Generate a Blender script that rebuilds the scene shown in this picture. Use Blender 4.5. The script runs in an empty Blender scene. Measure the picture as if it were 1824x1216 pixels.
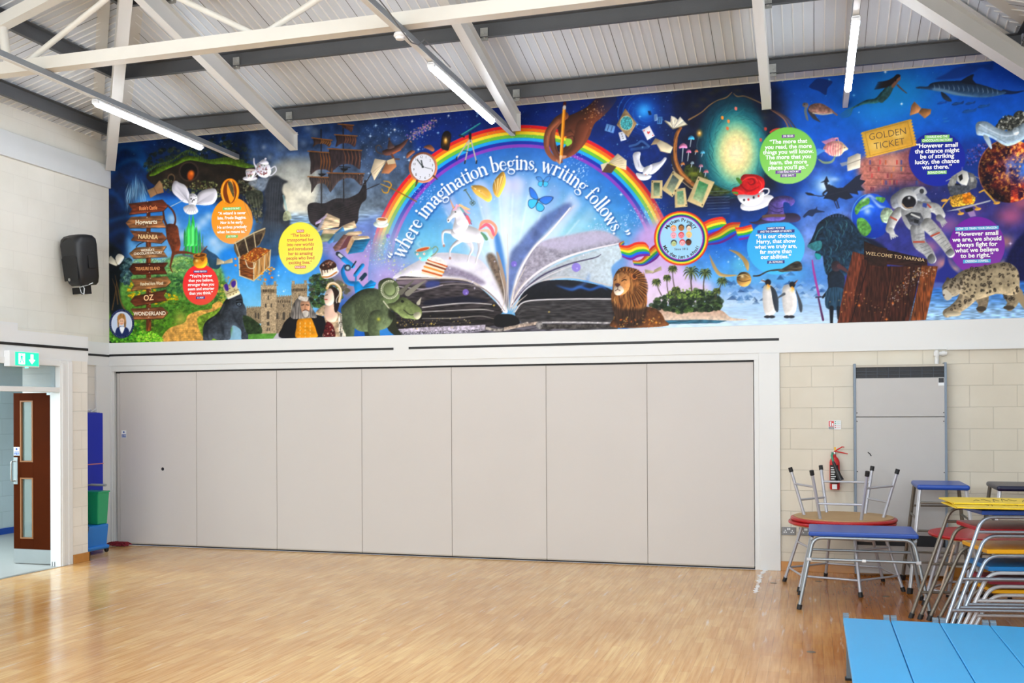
import bpy, bmesh, math, random
import numpy as np
from mathutils import Vector, Matrix

# ================================================================ camera, world, added area lights
SC = bpy.context.scene
COL = SC.collection
F_PX, PX_Y0, YAW, ROLL, PITCH, CAM_H = 1797.207, 719.0986, 0.288141616, -0.00529509764, 0.00463580546, 1.78493235
D = 11.4117          # far wall
XL, XR = -9.008, 2.42   # upper left wall, right wall
XD = -8.275          # door wall below the upper left wall
YB = -3.2            # wall behind the camera
EAVE, SF, SL = 5.37, .236, .279   # eave height, pitch of the far/back slope, pitch of the side slopes

def cam_axes():
    r = np.array([math.cos(YAW), math.sin(YAW), 0.]); f = np.array([-math.sin(YAW)*math.cos(PITCH), math.cos(YAW)*math.cos(PITCH), math.sin(PITCH)])
    return r, np.cross(r, f), f

cd = bpy.data.cameras.new('camera'); cam = bpy.data.objects.new('camera', cd); COL.objects.link(cam)
cd.sensor_width = 36; cd.lens = F_PX/1824*36; cd.shift_x = 0.; cd.shift_y = (PX_Y0-608)/1824; cd.clip_start = .05; cd.clip_end = 100
_r, _u, _f = cam_axes()
_m = Matrix(((_r[0], _u[0], -_f[0]), (_r[1], _u[1], -_f[1]), (_r[2], _u[2], -_f[2]))) @ Matrix.Rotation(ROLL, 3, 'Z')
cam.matrix_world = Matrix.Translation((0, 0, CAM_H)) @ _m.to_4x4()
SC.camera = cam
SC.view_settings.view_transform = 'Standard'; SC.view_settings.look = 'None'; SC.view_settings.gamma = 1
SC.view_settings.use_curve_mapping = False; SC.view_settings.exposure = 0.40
wd = bpy.data.worlds.new('world'); SC.world = wd; wd.use_nodes = True
wd.node_tree.nodes['Background'].inputs[0].default_value = (.75, .85, 1, 1); wd.node_tree.nodes['Background'].inputs[1].default_value = .6

def area_light(name, loc, rot, sx, sy, power, col):
    l = bpy.data.lights.new(name, 'AREA'); l.shape = 'RECTANGLE'; l.size = sx; l.size_y = sy; l.energy = power; l.color = col
    o = bpy.data.objects.new(name, l); COL.objects.link(o); o.location = loc; o.rotation_euler = rot; return o
# fill lights added behind the camera in the shape of high windows
for i, x in enumerate((-7.2, -4.6, -2.0, .6)):
    area_light('added_light', (x, YB+.12, 3.5), (math.radians(84), 0, math.radians(0)), 2.2, 2.4, 150, (.84, .93, 1))
area_light('added_light', (XR-.12, 2.6, 3.6), (0, math.radians(84), 0), 2.2, 5.5, 95, (.78, .90, 1))  # cool fill light added at the right wall
area_light('added_light', (-10.0, 8.2, 2.72), (0, 0, 0), 1.6, 2.6, 125, (.80, .92, 1))  # area light in place of the corridor's ceiling tube

def proj(P):
    P = np.asarray(P, float)-np.array([0, 0, CAM_H]); x, y, z = P@_r, P@_u, P@_f
    u, v = F_PX*x/z, -F_PX*y/z; cr, sr = math.cos(ROLL), math.sin(ROLL)
    return np.stack([912+u*cr-v*sr, PX_Y0+u*sr+v*cr], -1)
def ray(px, py, ax, val):
    """the point of the plane (ax = 0, 1, 2 for x, y, z) seen at a photo pixel: how measurements were read off"""
    cr, sr = math.cos(ROLL), math.sin(ROLL); a, b = px-912, py-PX_Y0; u, v = a*cr+b*sr, -a*sr+b*cr
    d = _r*u/F_PX-_u*v/F_PX+_f; o = np.array([0, 0, CAM_H]); return o+d*((val-o[ax])/d[ax])

# ================================================================ materials
def lin(c):
    if isinstance(c, str):
        c = c.lstrip('#'); c = tuple(int(c[i:i+2], 16)/255. for i in (0, 2, 4))
    return tuple((v/12.92 if v <= .04045 else ((v+.055)/1.055)**2.4) for v in c)+(1.,)
_M = {}
def nodes(name):
    m = bpy.data.materials.new(name); m.use_nodes = True; nt = m.node_tree; return m, nt, nt.nodes['Principled BSDF']
def mat(name, col, rough=.5, metal=0., var=.06, vs=6., bump=0., bs=60., coat=0., emit=None, es=0., spec=None, alpha=None, trans=0.):
    if name in _M: return _M[name]
    m, nt, b = nodes(name); N = nt.nodes; L = nt.links
    c = lin(col)
    tc = N.new('ShaderNodeTexCoord'); nz = N.new('ShaderNodeTexNoise'); nz.inputs['Scale'].default_value = vs; nz.inputs['Detail'].default_value = 4
    L.new(tc.outputs['Object'], nz.inputs['Vector'])
    mx = N.new('ShaderNodeMix'); mx.data_type = 'RGBA'; mx.inputs[6].default_value = tuple(v*(1-var) for v in c[:3])+(1,); mx.inputs[7].default_value = tuple(min(1, v*(1+var)) for v in c[:3])+(1,)
    L.new(nz.outputs['Fac'], mx.inputs[0]); L.new(mx.outputs[2], b.inputs['Base Color'])
    b.inputs['Roughness'].default_value = rough; b.inputs['Metallic'].default_value = metal
    if coat: b.inputs['Coat Weight'].default_value = coat; b.inputs['Coat Roughness'].default_value = .15
    if spec is not None: b.inputs['Specular IOR Level'].default_value = spec
    if trans: b.inputs['Transmission Weight'].default_value = trans
    if alpha is not None: b.inputs['Alpha'].default_value = alpha
    if emit: b.inputs['Emission Color'].default_value = lin(emit); b.inputs['Emission Strength'].default_value = es
    if bump:
        n2 = N.new('ShaderNodeTexNoise'); n2.inputs['Scale'].default_value = bs; n2.inputs['Detail'].default_value = 5; L.new(tc.outputs['Object'], n2.inputs['Vector'])
        bp = N.new('ShaderNodeBump'); bp.inputs['Strength'].default_value = bump; bp.inputs['Distance'].default_value = .01; L.new(n2.outputs['Fac'], bp.inputs['Height']); L.new(bp.outputs['Normal'], b.inputs['Normal'])
    _M[name] = m; return m

def blockwall(name, col, axis, u0, z0, rowh=.225, dirt=.05, joint=.82, bstr=.5):
    """painted concrete blocks: 450 x 225 courses in world space; axis 0 = along x, 1 = along y"""
    m, nt, b = nodes(name); N = nt.nodes; L = nt.links
    g = N.new('ShaderNodeNewGeometry'); s = N.new('ShaderNodeSeparateXYZ'); L.new(g.outputs['Position'], s.inputs[0])
    a = N.new('ShaderNodeMath'); a.operation = 'SUBTRACT'; a.inputs[1].default_value = u0; L.new(s.outputs[axis], a.inputs[0])
    z = N.new('ShaderNodeMath'); z.operation = 'SUBTRACT'; z.inputs[1].default_value = z0; L.new(s.outputs[2], z.inputs[0])
    cb = N.new('ShaderNodeCombineXYZ'); L.new(a.outputs[0], cb.inputs[0]); L.new(z.outputs[0], cb.inputs[1])
    br = N.new('ShaderNodeTexBrick'); L.new(cb.outputs[0], br.inputs['Vector'])
    br.inputs['Scale'].default_value = 1; br.inputs['Brick Width'].default_value = .45; br.inputs['Row Height'].default_value = rowh
    br.inputs['Mortar Size'].default_value = .0045; br.inputs['Mortar Smooth'].default_value = .6; br.offset = .5
    c = lin(col); br.inputs['Color1'].default_value = c; br.inputs['Color2'].default_value = tuple(v*.965 for v in c[:3])+(1,); br.inputs['Mortar'].default_value = tuple(v*joint for v in c[:3])+(1,)
    nz = N.new('ShaderNodeTexNoise'); nz.inputs['Scale'].default_value = 1.3; nz.inputs['Detail'].default_value = 7; L.new(g.outputs['Position'], nz.inputs['Vector'])
    mx = N.new('ShaderNodeMix'); mx.data_type = 'RGBA'; mx.blend_type = 'MULTIPLY'; mx.inputs[0].default_value = 1
    rp = N.new('ShaderNodeValToRGB'); rp.color_ramp.elements[0].color = (1-dirt*2.2, 1-dirt*2.4, 1-dirt*2.8, 1); rp.color_ramp.elements[1].color = (1, 1, 1, 1); rp.color_ramp.elements[0].position = .3; rp.color_ramp.elements[1].position = .62
    L.new(nz.outputs['Fac'], rp.inputs[0]); L.new(br.outputs['Color'], mx.inputs[6]); L.new(rp.outputs[0], mx.inputs[7]); L.new(mx.outputs[2], b.inputs['Base Color'])
    iv = N.new('ShaderNodeMath'); iv.operation = 'SUBTRACT'; iv.inputs[0].default_value = 1; L.new(br.outputs['Fac'], iv.inputs[1])
    n2 = N.new('ShaderNodeTexNoise'); n2.inputs['Scale'].default_value = 45; n2.inputs['Detail'].default_value = 6; L.new(g.outputs['Position'], n2.inputs['Vector'])
    ad = N.new('ShaderNodeMath'); ad.operation = 'MULTIPLY_ADD'; ad.inputs[1].default_value = .12; L.new(n2.outputs['Fac'], ad.inputs[0]); L.new(iv.outputs[0], ad.inputs[2])
    bp = N.new('ShaderNodeBump'); bp.inputs['Strength'].default_value = bstr; bp.inputs['Distance'].default_value = .006; L.new(ad.outputs[0], bp.inputs['Height']); L.new(bp.outputs['Normal'], b.inputs['Normal'])
    b.inputs['Roughness'].default_value = .55
    return m

def woodfloor():
    m, nt, b = nodes('maple_strip_floor'); N = nt.nodes; L = nt.links
    g = N.new('ShaderNodeNewGeometry'); s = N.new('ShaderNodeSeparateXYZ'); L.new(g.outputs['Position'], s.inputs[0])
    cb = N.new('ShaderNodeCombineXYZ'); L.new(s.outputs[1], cb.inputs[0]); L.new(s.outputs[0], cb.inputs[1])
    def noise(scale, detail=5, src=None):
        n = N.new('ShaderNodeTexNoise'); n.inputs['Scale'].default_value = 1; n.inputs['Detail'].default_value = detail
        mp = N.new('ShaderNodeMapping'); mp.inputs['Scale'].default_value = scale; L.new(g.outputs['Position'], mp.inputs['Vector']); L.new(mp.outputs[0], n.inputs['Vector']); return n.outputs['Fac']
    def ramp(src, p0, c0, p1, c1):
        r = N.new('ShaderNodeValToRGB'); e = r.color_ramp.elements; e[0].position = p0; e[0].color = c0; e[1].position = p1; e[1].color = c1; L.new(src, r.inputs[0]); return r.outputs[0]
    def mul(a, b_, fac=None, mode='MULTIPLY'):
        x = N.new('ShaderNodeMix'); x.data_type = 'RGBA'; x.blend_type = mode; x.inputs[0].default_value = 1
        if fac is not None: L.new(fac, x.inputs[0])
        L.new(a, x.inputs[6])
        if isinstance(b_, tuple): x.inputs[7].default_value = b_
        else: L.new(b_, x.inputs[7])
        return x.outputs[2]
    br = N.new('ShaderNodeTexBrick'); L.new(cb.outputs[0], br.inputs['Vector']); br.offset = .37; br.offset_frequency = 3
    br.inputs['Scale'].default_value = 1; br.inputs['Brick Width'].default_value = .44; br.inputs['Row Height'].default_value = .072; br.inputs['Mortar Size'].default_value = .0009; br.inputs['Mortar Smooth'].default_value = .3
    br.inputs['Color1'].default_value = lin('#f4ce8e'); br.inputs['Color2'].default_value = lin('#e6b878'); br.inputs['Mortar'].default_value = lin('#b48a58')
    c = mul(br.outputs['Color'], ramp(noise((42, 2.2, 1), 6), .3, lin('#e2d0b8'), .65, (1, 1, 1, 1)))
    c = mul(c, ramp(noise((.55, .55, .55)), .35, lin('#e6dace'), .65, (1, 1, 1, 1)))
    # darker and more amber towards the stored tables
    mr = N.new('ShaderNodeMapRange'); mr.inputs[1].default_value = -.9; mr.inputs[2].default_value = .5; L.new(s.outputs[0], mr.inputs[0])
    c = mul(c, lin('#d7a76c'), mr.outputs[0])
    # pale scuffs along the grain
    c = mul(c, lin('#e9dccb'), ramp(noise((16, 1.6, 1), 7), .63, (0, 0, 0, 1), .74, (.75, .75, .75, 1)), 'MIX')
    L.new(c, b.inputs['Base Color'])
    r4 = N.new('ShaderNodeMapRange'); r4.inputs[1].default_value = .3; r4.inputs[2].default_value = .7; r4.inputs[3].default_value = .12; r4.inputs[4].default_value = .24; L.new(noise((3, 3, 3), 6), r4.inputs[0]); L.new(r4.outputs[0], b.inputs['Roughness'])
    b.inputs['Specular IOR Level'].default_value = .5
    return m

# ================================================================ mesh helpers
def tag(o, label=None, cat=None, group=None, kind=None):
    if label: o['label'] = label
    if cat: o['category'] = cat
    if group: o['group'] = group
    if kind: o['kind'] = kind
    return o
def empty(name, loc=(0, 0, 0), rz=0., label=None, cat=None, group=None, kind=None):
    o = bpy.data.objects.new(name, None); COL.objects.link(o); o.location = loc; o.rotation_euler = (0, 0, rz); o.empty_display_size = .1
    return tag(o, label, cat, group, kind)
class MB:
    def __init__(s): s.v = []; s.f = []; s.mi = []
    def add(s, v, f, mi=0):
        n = len(s.v); s.v += [tuple(float(c) for c in p) for p in v]; s.f += [tuple(i+n for i in q) for q in f]; s.mi += [mi]*len(f); return s
    def box(s, x0, x1, y0, y1, z0, z1, mi=0):
        v = [(x, y, z) for z in (z0, z1) for y in (y0, y1) for x in (x0, x1)]
        return s.add(v, [(0, 2, 3, 1), (4, 5, 7, 6), (0, 1, 5, 4), (2, 6, 7, 3), (0, 4, 6, 2), (1, 3, 7, 5)], mi)
    def prism(s, poly, axis, a, b, mi=0):
        """poly in the two other axes (in order), extruded from a to b along axis"""
        def p(q, w): return {0: (w, q[0], q[1]), 1: (q[0], w, q[1]), 2: (q[0], q[1], w)}[axis]
        n = len(poly); v = [p(q, a) for q in poly]+[p(q, b) for q in poly]
        return s.add(v, [tuple(range(n))[::-1], tuple(range(n, 2*n))]+[(i, (i+1) % n, n+(i+1) % n, n+i) for i in range(n)], mi)
    def tube(s, P, r, seg=10, mi=0, closed=False, caps=True, flat=1.):
        P = [Vector(p) for p in P]; n = len(P); rs = [r]*n if np.isscalar(r) else list(r)
        rings = []; up = None
        for i in range(n):
            if closed: t = (P[(i+1) % n]-P[i-1]).normalized()
            else: t = ((P[min(i+1, n-1)]-P[max(i-1, 0)])).normalized()
            if up is None: up = Vector((0, 0, 1)) if abs(t.z) < .9 else Vector((0, 1, 0))
            a = t.cross(up); a = a.normalized() if a.length > 1e-6 else Vector((1, 0, 0)); bb = a.cross(t).normalized(); up = bb
            rings.append([P[i]+(a*math.cos(2*math.pi*k/seg)+bb*flat*math.sin(2*math.pi*k/seg))*rs[i] for k in range(seg)])
        v = [q for R in rings for q in R]; f = []
        m = n if closed else n-1
        for i in range(m):
            j = (i+1) % n
            for k in range(seg): f.append((i*seg+k, i*seg+(k+1) % seg, j*seg+(k+1) % seg, j*seg+k))
        if caps and not closed: f += [tuple(range(seg))[::-1], tuple((n-1)*seg+k for k in range(seg))]
        return s.add(v, f, mi)
    def bar(s, p, q, w, h, mi=0, up=(0, 0, 1)):
        p, q = Vector(p), Vector(q); t = (q-p).normalized(); u = Vector(up); a = t.cross(u); a = a.normalized() if a.length > 1e-6 else Vector((1, 0, 0)); b = a.cross(t).normalized()
        v = [e+a*sx*w/2+b*sz*h/2 for e in (p, q) for sz in (-1, 1) for sx in (-1, 1)]
        return s.add(v, [(0, 2, 3, 1), (4, 5, 7, 6), (0, 1, 5, 4), (2, 6, 7, 3), (0, 4, 6, 2), (1, 3, 7, 5)], mi)
    def lathe(s, prof, c=(0, 0, 0), seg=32, mi=0, axis=2):
        v = []; f = []
        for r, z in prof:
            for k in range(seg):
                t = 2*math.pi*k/seg; q = (r*math.cos(t), r*math.sin(t), z)
                if axis == 1: q = (q[0], q[2], q[1])
                if axis == 0: q = (q[2], q[0], q[1])
                v.append((c[0]+q[0], c[1]+q[1], c[2]+q[2]))
        n = len(prof)
        for i in range(n-1):
            for k in range(seg): f.append((i*seg+k, i*seg+(k+1) % seg, (i+1)*seg+(k+1) % seg, (i+1)*seg+k))
        f += [tuple(range(seg))[::-1], tuple((n-1)*seg+k for k in range(seg))]
        return s.add(v, f, mi)
    def build(s, name, mats, parent=None, smooth=False, bevel=0., loc=None, segs=2):
        me = bpy.data.meshes.new(name); me.from_pydata(s.v, [], s.f)
        for m in (mats if isinstance(mats, (list, tuple)) else [mats]): me.materials.append(m)
        me.polygons.foreach_set('material_index', s.mi)
        bm = bmesh.new(); bm.from_mesh(me); bmesh.ops.recalc_face_normals(bm, faces=bm.faces); bm.to_mesh(me); bm.free()
        me.update()
        o = bpy.data.objects.new(name, me); COL.objects.link(o)
        if parent is not None: o.parent = parent
        if loc is not None: o.location = loc
        if bevel:
            md = o.modifiers.new('bevel', 'BEVEL'); md.width = bevel; md.segments = segs; md.limit_method = 'ANGLE'; md.angle_limit = math.radians(40)
        if smooth:
            for p in me.polygons: p.use_smooth = True
            me.set_sharp_from_angle(angle=math.radians(42))
        return o
def B(*a): return MB().box(*a)
def copy_tree(o, parent=None):
    c = o.copy(); COL.objects.link(c)
    if parent is not None: c.parent = parent
    for ch in list(o.children): copy_tree(ch, c)
    return c
def bend(p0, p1, p2, r, n=6):
    """points of a rounded corner at p1"""
    p0, p1, p2 = Vector(p0), Vector(p1), Vector(p2); a = (p0-p1).normalized()*r; b = (p2-p1).normalized()*r; out = []
    for i in range(n+1):
        t = i/n; out.append(tuple((p1+a)*(1-t)**2+p1*2*t*(1-t)+(p1+b)*t*t))
    return out
FONT_M = {}
def lettering(name, txt, size, m, parent, loc, rot, align='CENTER', off=0., shear=0., ext=.0004, spacing=1., sx=1.):
    cu = bpy.data.curves.new(name, 'FONT'); cu.body = txt; cu.size = size; cu.align_x = align; cu.align_y = 'CENTER'; cu.offset = off; cu.shear = shear; cu.extrude = ext; cu.resolution_u = 3; cu.space_line = .95*spacing; cu.space_character = 1.
    t = bpy.data.objects.new(name, cu); me = bpy.data.meshes.new_from_object(t); bpy.data.objects.remove(t); bpy.data.curves.remove(cu)
    me.materials.clear(); me.materials.append(m)
    o = bpy.data.objects.new(name, me); COL.objects.link(o)
    if parent is not None: o.parent = parent
    o.location = loc; o.rotation_euler = rot; o.scale = (sx, 1, 1); return o

# ================================================================
# ---------------------------------------------------------------- printed artwork of the mural
# The print is worked out in numpy as coloured dots and becomes the vertex colours of the flat wall graphic.
CX0, CY0, CW, CH = 184, 64, 1720, 560
ART = np.zeros((CH, CW, 3), np.float32)
WHO = np.zeros((CH, CW), np.int16)
FIGS = ['backdrop']
CUR = [0]
rng = np.random.RandomState(7)

def hx(c):
    if isinstance(c, str):
        c = c.lstrip('#'); c = ''.join(q*2 for q in c) if len(c) == 3 else c
        return np.array([int(c[i:i+2], 16)/255. for i in (0, 2, 4)], np.float32)
    return np.array(c, np.float32)

def fig(name):
    FIGS.append(name); CUR[0] = len(FIGS)-1

def nofig():
    CUR[0] = 0

def Z(x0, y0, s):
    def f(*p):
        if len(p) == 1: p = p[0]
        a = np.array(p, float).reshape(-1, 2)
        return np.stack([x0+a[:, 0]/s, y0+a[:, 1]/s], -1)
    f.s = s; f.x0 = x0; f.y0 = y0
    return f

def spline(p, closed=True, n=6):
    p = np.asarray(p, float)
    if len(p) < 3: return p
    if closed:
        q = np.vstack([p[-1], p, p[0], p[1]])
    else:
        q = np.vstack([2*p[0]-p[1], p, 2*p[-1]-p[-2]])
    out = []
    t = np.linspace(0, 1, n, endpoint=False)[:, None]
    for i in range(1, len(q)-2):
        a, b, c, d = q[i-1], q[i], q[i+1], q[i+2]
        out.append(.5*((2*b)+(c-a)*t+(2*a-5*b+4*c-d)*t*t+(3*b-a-3*c+d)*t**3))
    r = np.vstack(out)
    if not closed: r = np.vstack([r, p[-1]])
    return r

def boxblur(a, r):
    r = int(max(1, round(r)))
    for _ in range(2):
        for ax in (0, 1):
            pad = [(0, 0)]*a.ndim; pad[ax] = (r+1, r)
            c = np.cumsum(np.pad(a, pad, mode='edge'), axis=ax, dtype=np.float64)
            n = a.shape[ax]
            hi = np.take(c, np.arange(2*r+1, 2*r+1+n), axis=ax); lo = np.take(c, np.arange(0, n), axis=ax)
            a = ((hi-lo)/(2*r+1)).astype(np.float32)
    return a

def vnoise(h, w, sc, seed=0):
    r = np.random.RandomState(seed)
    gh, gw = int(h/sc)+3, int(w/sc)+3
    g = r.rand(gh, gw).astype(np.float32)
    y = np.arange(h)/sc; x = np.arange(w)/sc
    yi = y.astype(int); xi = x.astype(int)
    fy = (y-yi)[:, None]; fx = (x-xi)[None, :]
    fy = fy*fy*(3-2*fy); fx = fx*fx*(3-2*fx)
    a = g[yi][:, xi]; b = g[yi][:, xi+1]; c = g[yi+1][:, xi]; d = g[yi+1][:, xi+1]
    return (a*(1-fx)+b*fx)*(1-fy)+(c*(1-fx)+d*fx)*fy

def fbm(h, w, sc, seed=0, o=4):
    s = np.zeros((h, w), np.float32); a = 1.; t = 0.
    for k in range(o):
        s += a*vnoise(h, w, max(sc/2**k, 1.01), seed+k*17); t += a; a *= .55
    return s/t

NOI = fbm(CH, CW, 14, 3)-.5
NOF = fbm(CH, CW, 4, 9, 3)-.5
NOG = vnoise(CH, CW, 1.3, 5)-.5
STRV = vnoise(CH*1, CW*6, 9, 21)[:, ::6]-.5      # streaks along y
_s = vnoise(CH*5, CW, 9, 22)[::5]-.5
STRH = _s                                          # streaks along x

def bbox(x0, y0, x1, y1, m=3):
    a = int(max(0, np.floor(x0-CX0)-m)); b = int(max(0, np.floor(y0-CY0)-m))
    c = int(min(CW, np.ceil(x1-CX0)+m)); d = int(min(CH, np.ceil(y1-CY0)+m))
    return a, b, max(c, a+1), max(d, b+1)

def cover(P, SS=3, m=3):
    P = np.asarray(P, float)
    a, b, c, d = bbox(P[:, 0].min(), P[:, 1].min(), P[:, 0].max(), P[:, 1].max(), m)
    w, h = c-a, d-b
    xs = CX0+a+(np.arange(w*SS)+.5)/SS; ys = CY0+b+(np.arange(h*SS)+.5)/SS
    cnt = np.zeros((h*SS, w*SS), bool)
    Q = np.roll(P, -1, 0)
    for (x1, y1), (x2, y2) in zip(P, Q):
        if y1 == y2: continue
        lo, hi = (y1, y2) if y1 < y2 else (y2, y1)
        i0 = np.searchsorted(ys, lo, 'left'); i1 = np.searchsorted(ys, hi, 'left')
        if i1 <= i0: continue
        xc = x1+(ys[i0:i1]-y1)*(x2-x1)/(y2-y1)
        cnt[i0:i1] ^= xs[None, :] < xc[:, None]
    m_ = cnt.reshape(h, SS, w, SS).mean((1, 3)).astype(np.float32)
    return m_, (a, b, c, d)

def put(m, bb, col, alpha=1., own=True):
    a, b, c, d = bb
    mm = m*alpha
    ART[b:d, a:c] = ART[b:d, a:c]*(1-mm[..., None])+col*mm[..., None]
    if own and alpha > .5:
        WHO[b:d, a:c][mm > .5] = CUR[0]

def shade(m, bb, col, relief=0, r=4, lt=(-.5, -.8), tex=0, kind='f', grad=None, edge=0, edgecol=None):
    a, b, c, d = bb
    h, w = m.shape
    col = hx(col); out = np.broadcast_to(col, (h, w, 3)).copy()
    if grad is not None:
        g2, ang = grad[0], grad[1]; g2 = hx(g2)
        Y, X = np.mgrid[0:h, 0:w]
        ca, sa = math.cos(math.radians(ang)), math.sin(math.radians(ang))
        t = X*ca+Y*sa
        mk = m > .2
        if mk.any():
            t0, t1 = t[mk].min(), t[mk].max(); t = np.clip((t-t0)/max(t1-t0, 1e-3), 0, 1)
            out = col*(1-t[..., None])+g2*t[..., None]
    if relief:
        bl = boxblur(m, r)
        gy, gx = np.gradient(bl)
        s = -(gx*lt[0]+gy*lt[1])*r*2.2
        s = -s if False else s
        s = (gx*(-lt[0])*-1+gy*(-lt[1])*-1)*-1*r*2.2
        out = out*(1+relief*np.clip(-s, -1, 1)[..., None])
    if tex:
        N = {'f': NOF, 'n': NOI, 'g': NOG, 'v': STRV, 'h': STRH}[kind][b:d, a:c]
        out = out*(1+tex*2*N[..., None])
    if edge:
        e = np.clip((boxblur(m, edge)-.5)*2, 0, 1)
        ec = hx(edgecol) if edgecol is not None else out*.35
        out = out*e[..., None]+ec*(1-e[..., None])
    return np.clip(out, 0, 1)

def S(P, col, smooth=True, alpha=1., blur=0, n=5, **k):
    P = np.asarray(P, float)
    if smooth and len(P) > 2: P = spline(P, True, n)
    m, bb = cover(P, m=3+int(3*blur))
    if blur: m = boxblur(m, blur)
    put(m, bb, shade(m, bb, col, **k), alpha)

def PL(P, col, **k):
    S(P, col, smooth=False, **k)

def E(cx, cy, rx, ry=None, ang=0, col='#fff', **k):
    ry = rx if ry is None else ry
    t = np.linspace(0, 2*math.pi, 40, endpoint=False)
    ca, sa = math.cos(math.radians(ang)), math.sin(math.radians(ang))
    x = rx*np.cos(t); y = ry*np.sin(t)
    PL(np.stack([cx+x*ca-y*sa, cy+x*sa+y*ca], -1), col, **k)

def W(P, w, col, smooth=True, alpha=1., blur=0, own=True, **k):
    """brush stroke along P, w = one width or one per point"""
    P = np.asarray(P, float); w = np.atleast_1d(np.asarray(w, float)); w = np.interp(np.linspace(0, 1, len(P)), np.linspace(0, 1, len(w)), w) if len(w) > 1 else np.repeat(w, len(P))
    if smooth and len(P) > 2:
        t = np.linspace(0, len(P)-1, (len(P)-1)*6+1); P = spline(P, False, 6); w = np.interp(t, np.arange(len(w)), w)
    a, b, c, d = bbox(P[:, 0].min()-w.max(), P[:, 1].min()-w.max(), P[:, 0].max()+w.max(), P[:, 1].max()+w.max(), 3+int(3*blur))
    m = np.zeros((d-b, c-a), np.float32)
    for (x1, y1), (x2, y2), w1, w2 in zip(P[:-1], P[1:], w[:-1], w[1:]):
        wm = max(w1, w2)/2+1.5
        e0 = int(max(a, min(x1, x2)-wm-CX0)); e1 = int(min(c, max(x1, x2)+wm-CX0+1))+1
        f0 = int(max(b, min(y1, y2)-wm-CY0)); f1 = int(min(d, max(y1, y2)+wm-CY0+1))+1
        e1 = min(e1, c); f1 = min(f1, d)
        if e1 <= e0 or f1 <= f0: continue
        X = CX0+np.arange(e0, e1)[None, :]+.5; Y = CY0+np.arange(f0, f1)[:, None]+.5
        dx, dy = x2-x1, y2-y1; L = dx*dx+dy*dy+1e-9
        t = np.clip(((X-x1)*dx+(Y-y1)*dy)/L, 0, 1)
        D = np.hypot(X-x1-t*dx, Y-y1-t*dy)
        ww = (w1+(w2-w1)*t)/2
        cov = np.clip(ww-D+.5, 0, 1)*np.clip(ww*2, 0, 1)
        sl = m[f0-b:f1-b, e0-a:e1-a]
        np.maximum(sl, cov, out=sl)
    if blur: m = boxblur(m, blur)
    bb = (a, b, c, d)
    put(m, bb, shade(m, bb, col, **k), alpha, own)

def G(cx, cy, r, col, a=.8, ry=None, p=1.):
    """soft round glow, added as light paint"""
    ry = r if ry is None else ry
    a0, b, c, d = bbox(cx-3*r, cy-3*ry, cx+3*r, cy+3*ry)
    X = CX0+np.arange(a0, c)[None, :]+.5; Y = CY0+np.arange(b, d)[:, None]+.5
    g = (a*np.exp(-(((X-cx)/r)**2+((Y-cy)/ry)**2)*p))[..., None]
    ART[b:d, a0:c] = ART[b:d, a0:c]*(1-g)+hx(col)*g

def spark(x, y, s, col='#fff', a=1.):
    G(x, y, s*.9, col, .55*a)
    for dx, dy in ((1, 0), (0, 1)):
        W([(x-dx*s*2.2, y-dy*s*2.2), (x, y), (x+dx*s*2.2, y+dy*s*2.2)], [0.1, max(.8, s*.5), 0.1], col, smooth=False, alpha=a, own=False)

def stars(n, x0, y0, x1, y1, col='#dff', smin=.4, smax=1.1, a=.8, seed=1, big=0):
    r = np.random.RandomState(seed)
    for i in range(n):
        x, y = r.uniform(x0, x1), r.uniform(y0, y1)
        s = smin+(smax-smin)*r.rand()**3
        G(x, y, s, col, a*r.uniform(.4, 1))
    for i in range(big):
        spark(r.uniform(x0, x1), r.uniform(y0, y1), r.uniform(1.2, 2.6), col, .9)

def dust(P, n, spread, cols, smin=.5, smax=1.2, seed=0, a=.9):
    r = np.random.RandomState(seed); P = spline(np.asarray(P, float), False, 8)
    for i in range(n):
        q = P[r.randint(len(P))]+r.randn(2)*spread
        G(q[0], q[1], r.uniform(smin, smax), cols[r.randint(len(cols))], a*r.uniform(.5, 1))

def area(P, fn, smooth=True, alpha=1., blur=0):
    """fill P with colours from fn(X, Y) -> (h, w, 3)"""
    P = np.asarray(P, float)
    if smooth: P = spline(P, True, 5)
    m, bb = cover(P, m=3+int(3*blur))
    if blur: m = boxblur(m, blur)
    a, b, c, d = bb
    X, Y = np.meshgrid(CX0+np.arange(a, c)+.5, CY0+np.arange(b, d)+.5)
    put(m, bb, np.clip(fn(X, Y, (slice(b, d), slice(a, c))), 0, 1), alpha)

def mix(a, b, t):
    t = np.clip(t, 0, 1)[..., None]
    return hx(a)*(1-t)+hx(b)*t

def blobs(P, n, r0, r1, cols, seed=0, flat=1., tex=.3):
    """leafy clumps scattered inside polygon P"""
    P = np.asarray(P, float); m, bb = cover(spline(P, True, 4)); r = np.random.RandomState(seed)
    ys, xs = np.nonzero(m > .5)
    if not len(xs): return
    o = np.argsort(ys[(idx := r.randint(len(xs), size=n))])
    for i in idx[o]:
        rr = r.uniform(r0, r1)
        E(CX0+bb[0]+xs[i], CY0+bb[1]+ys[i], rr, rr*flat, r.uniform(-40, 40), cols[r.randint(len(cols))], alpha=.75, tex=tex, kind='g')

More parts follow.
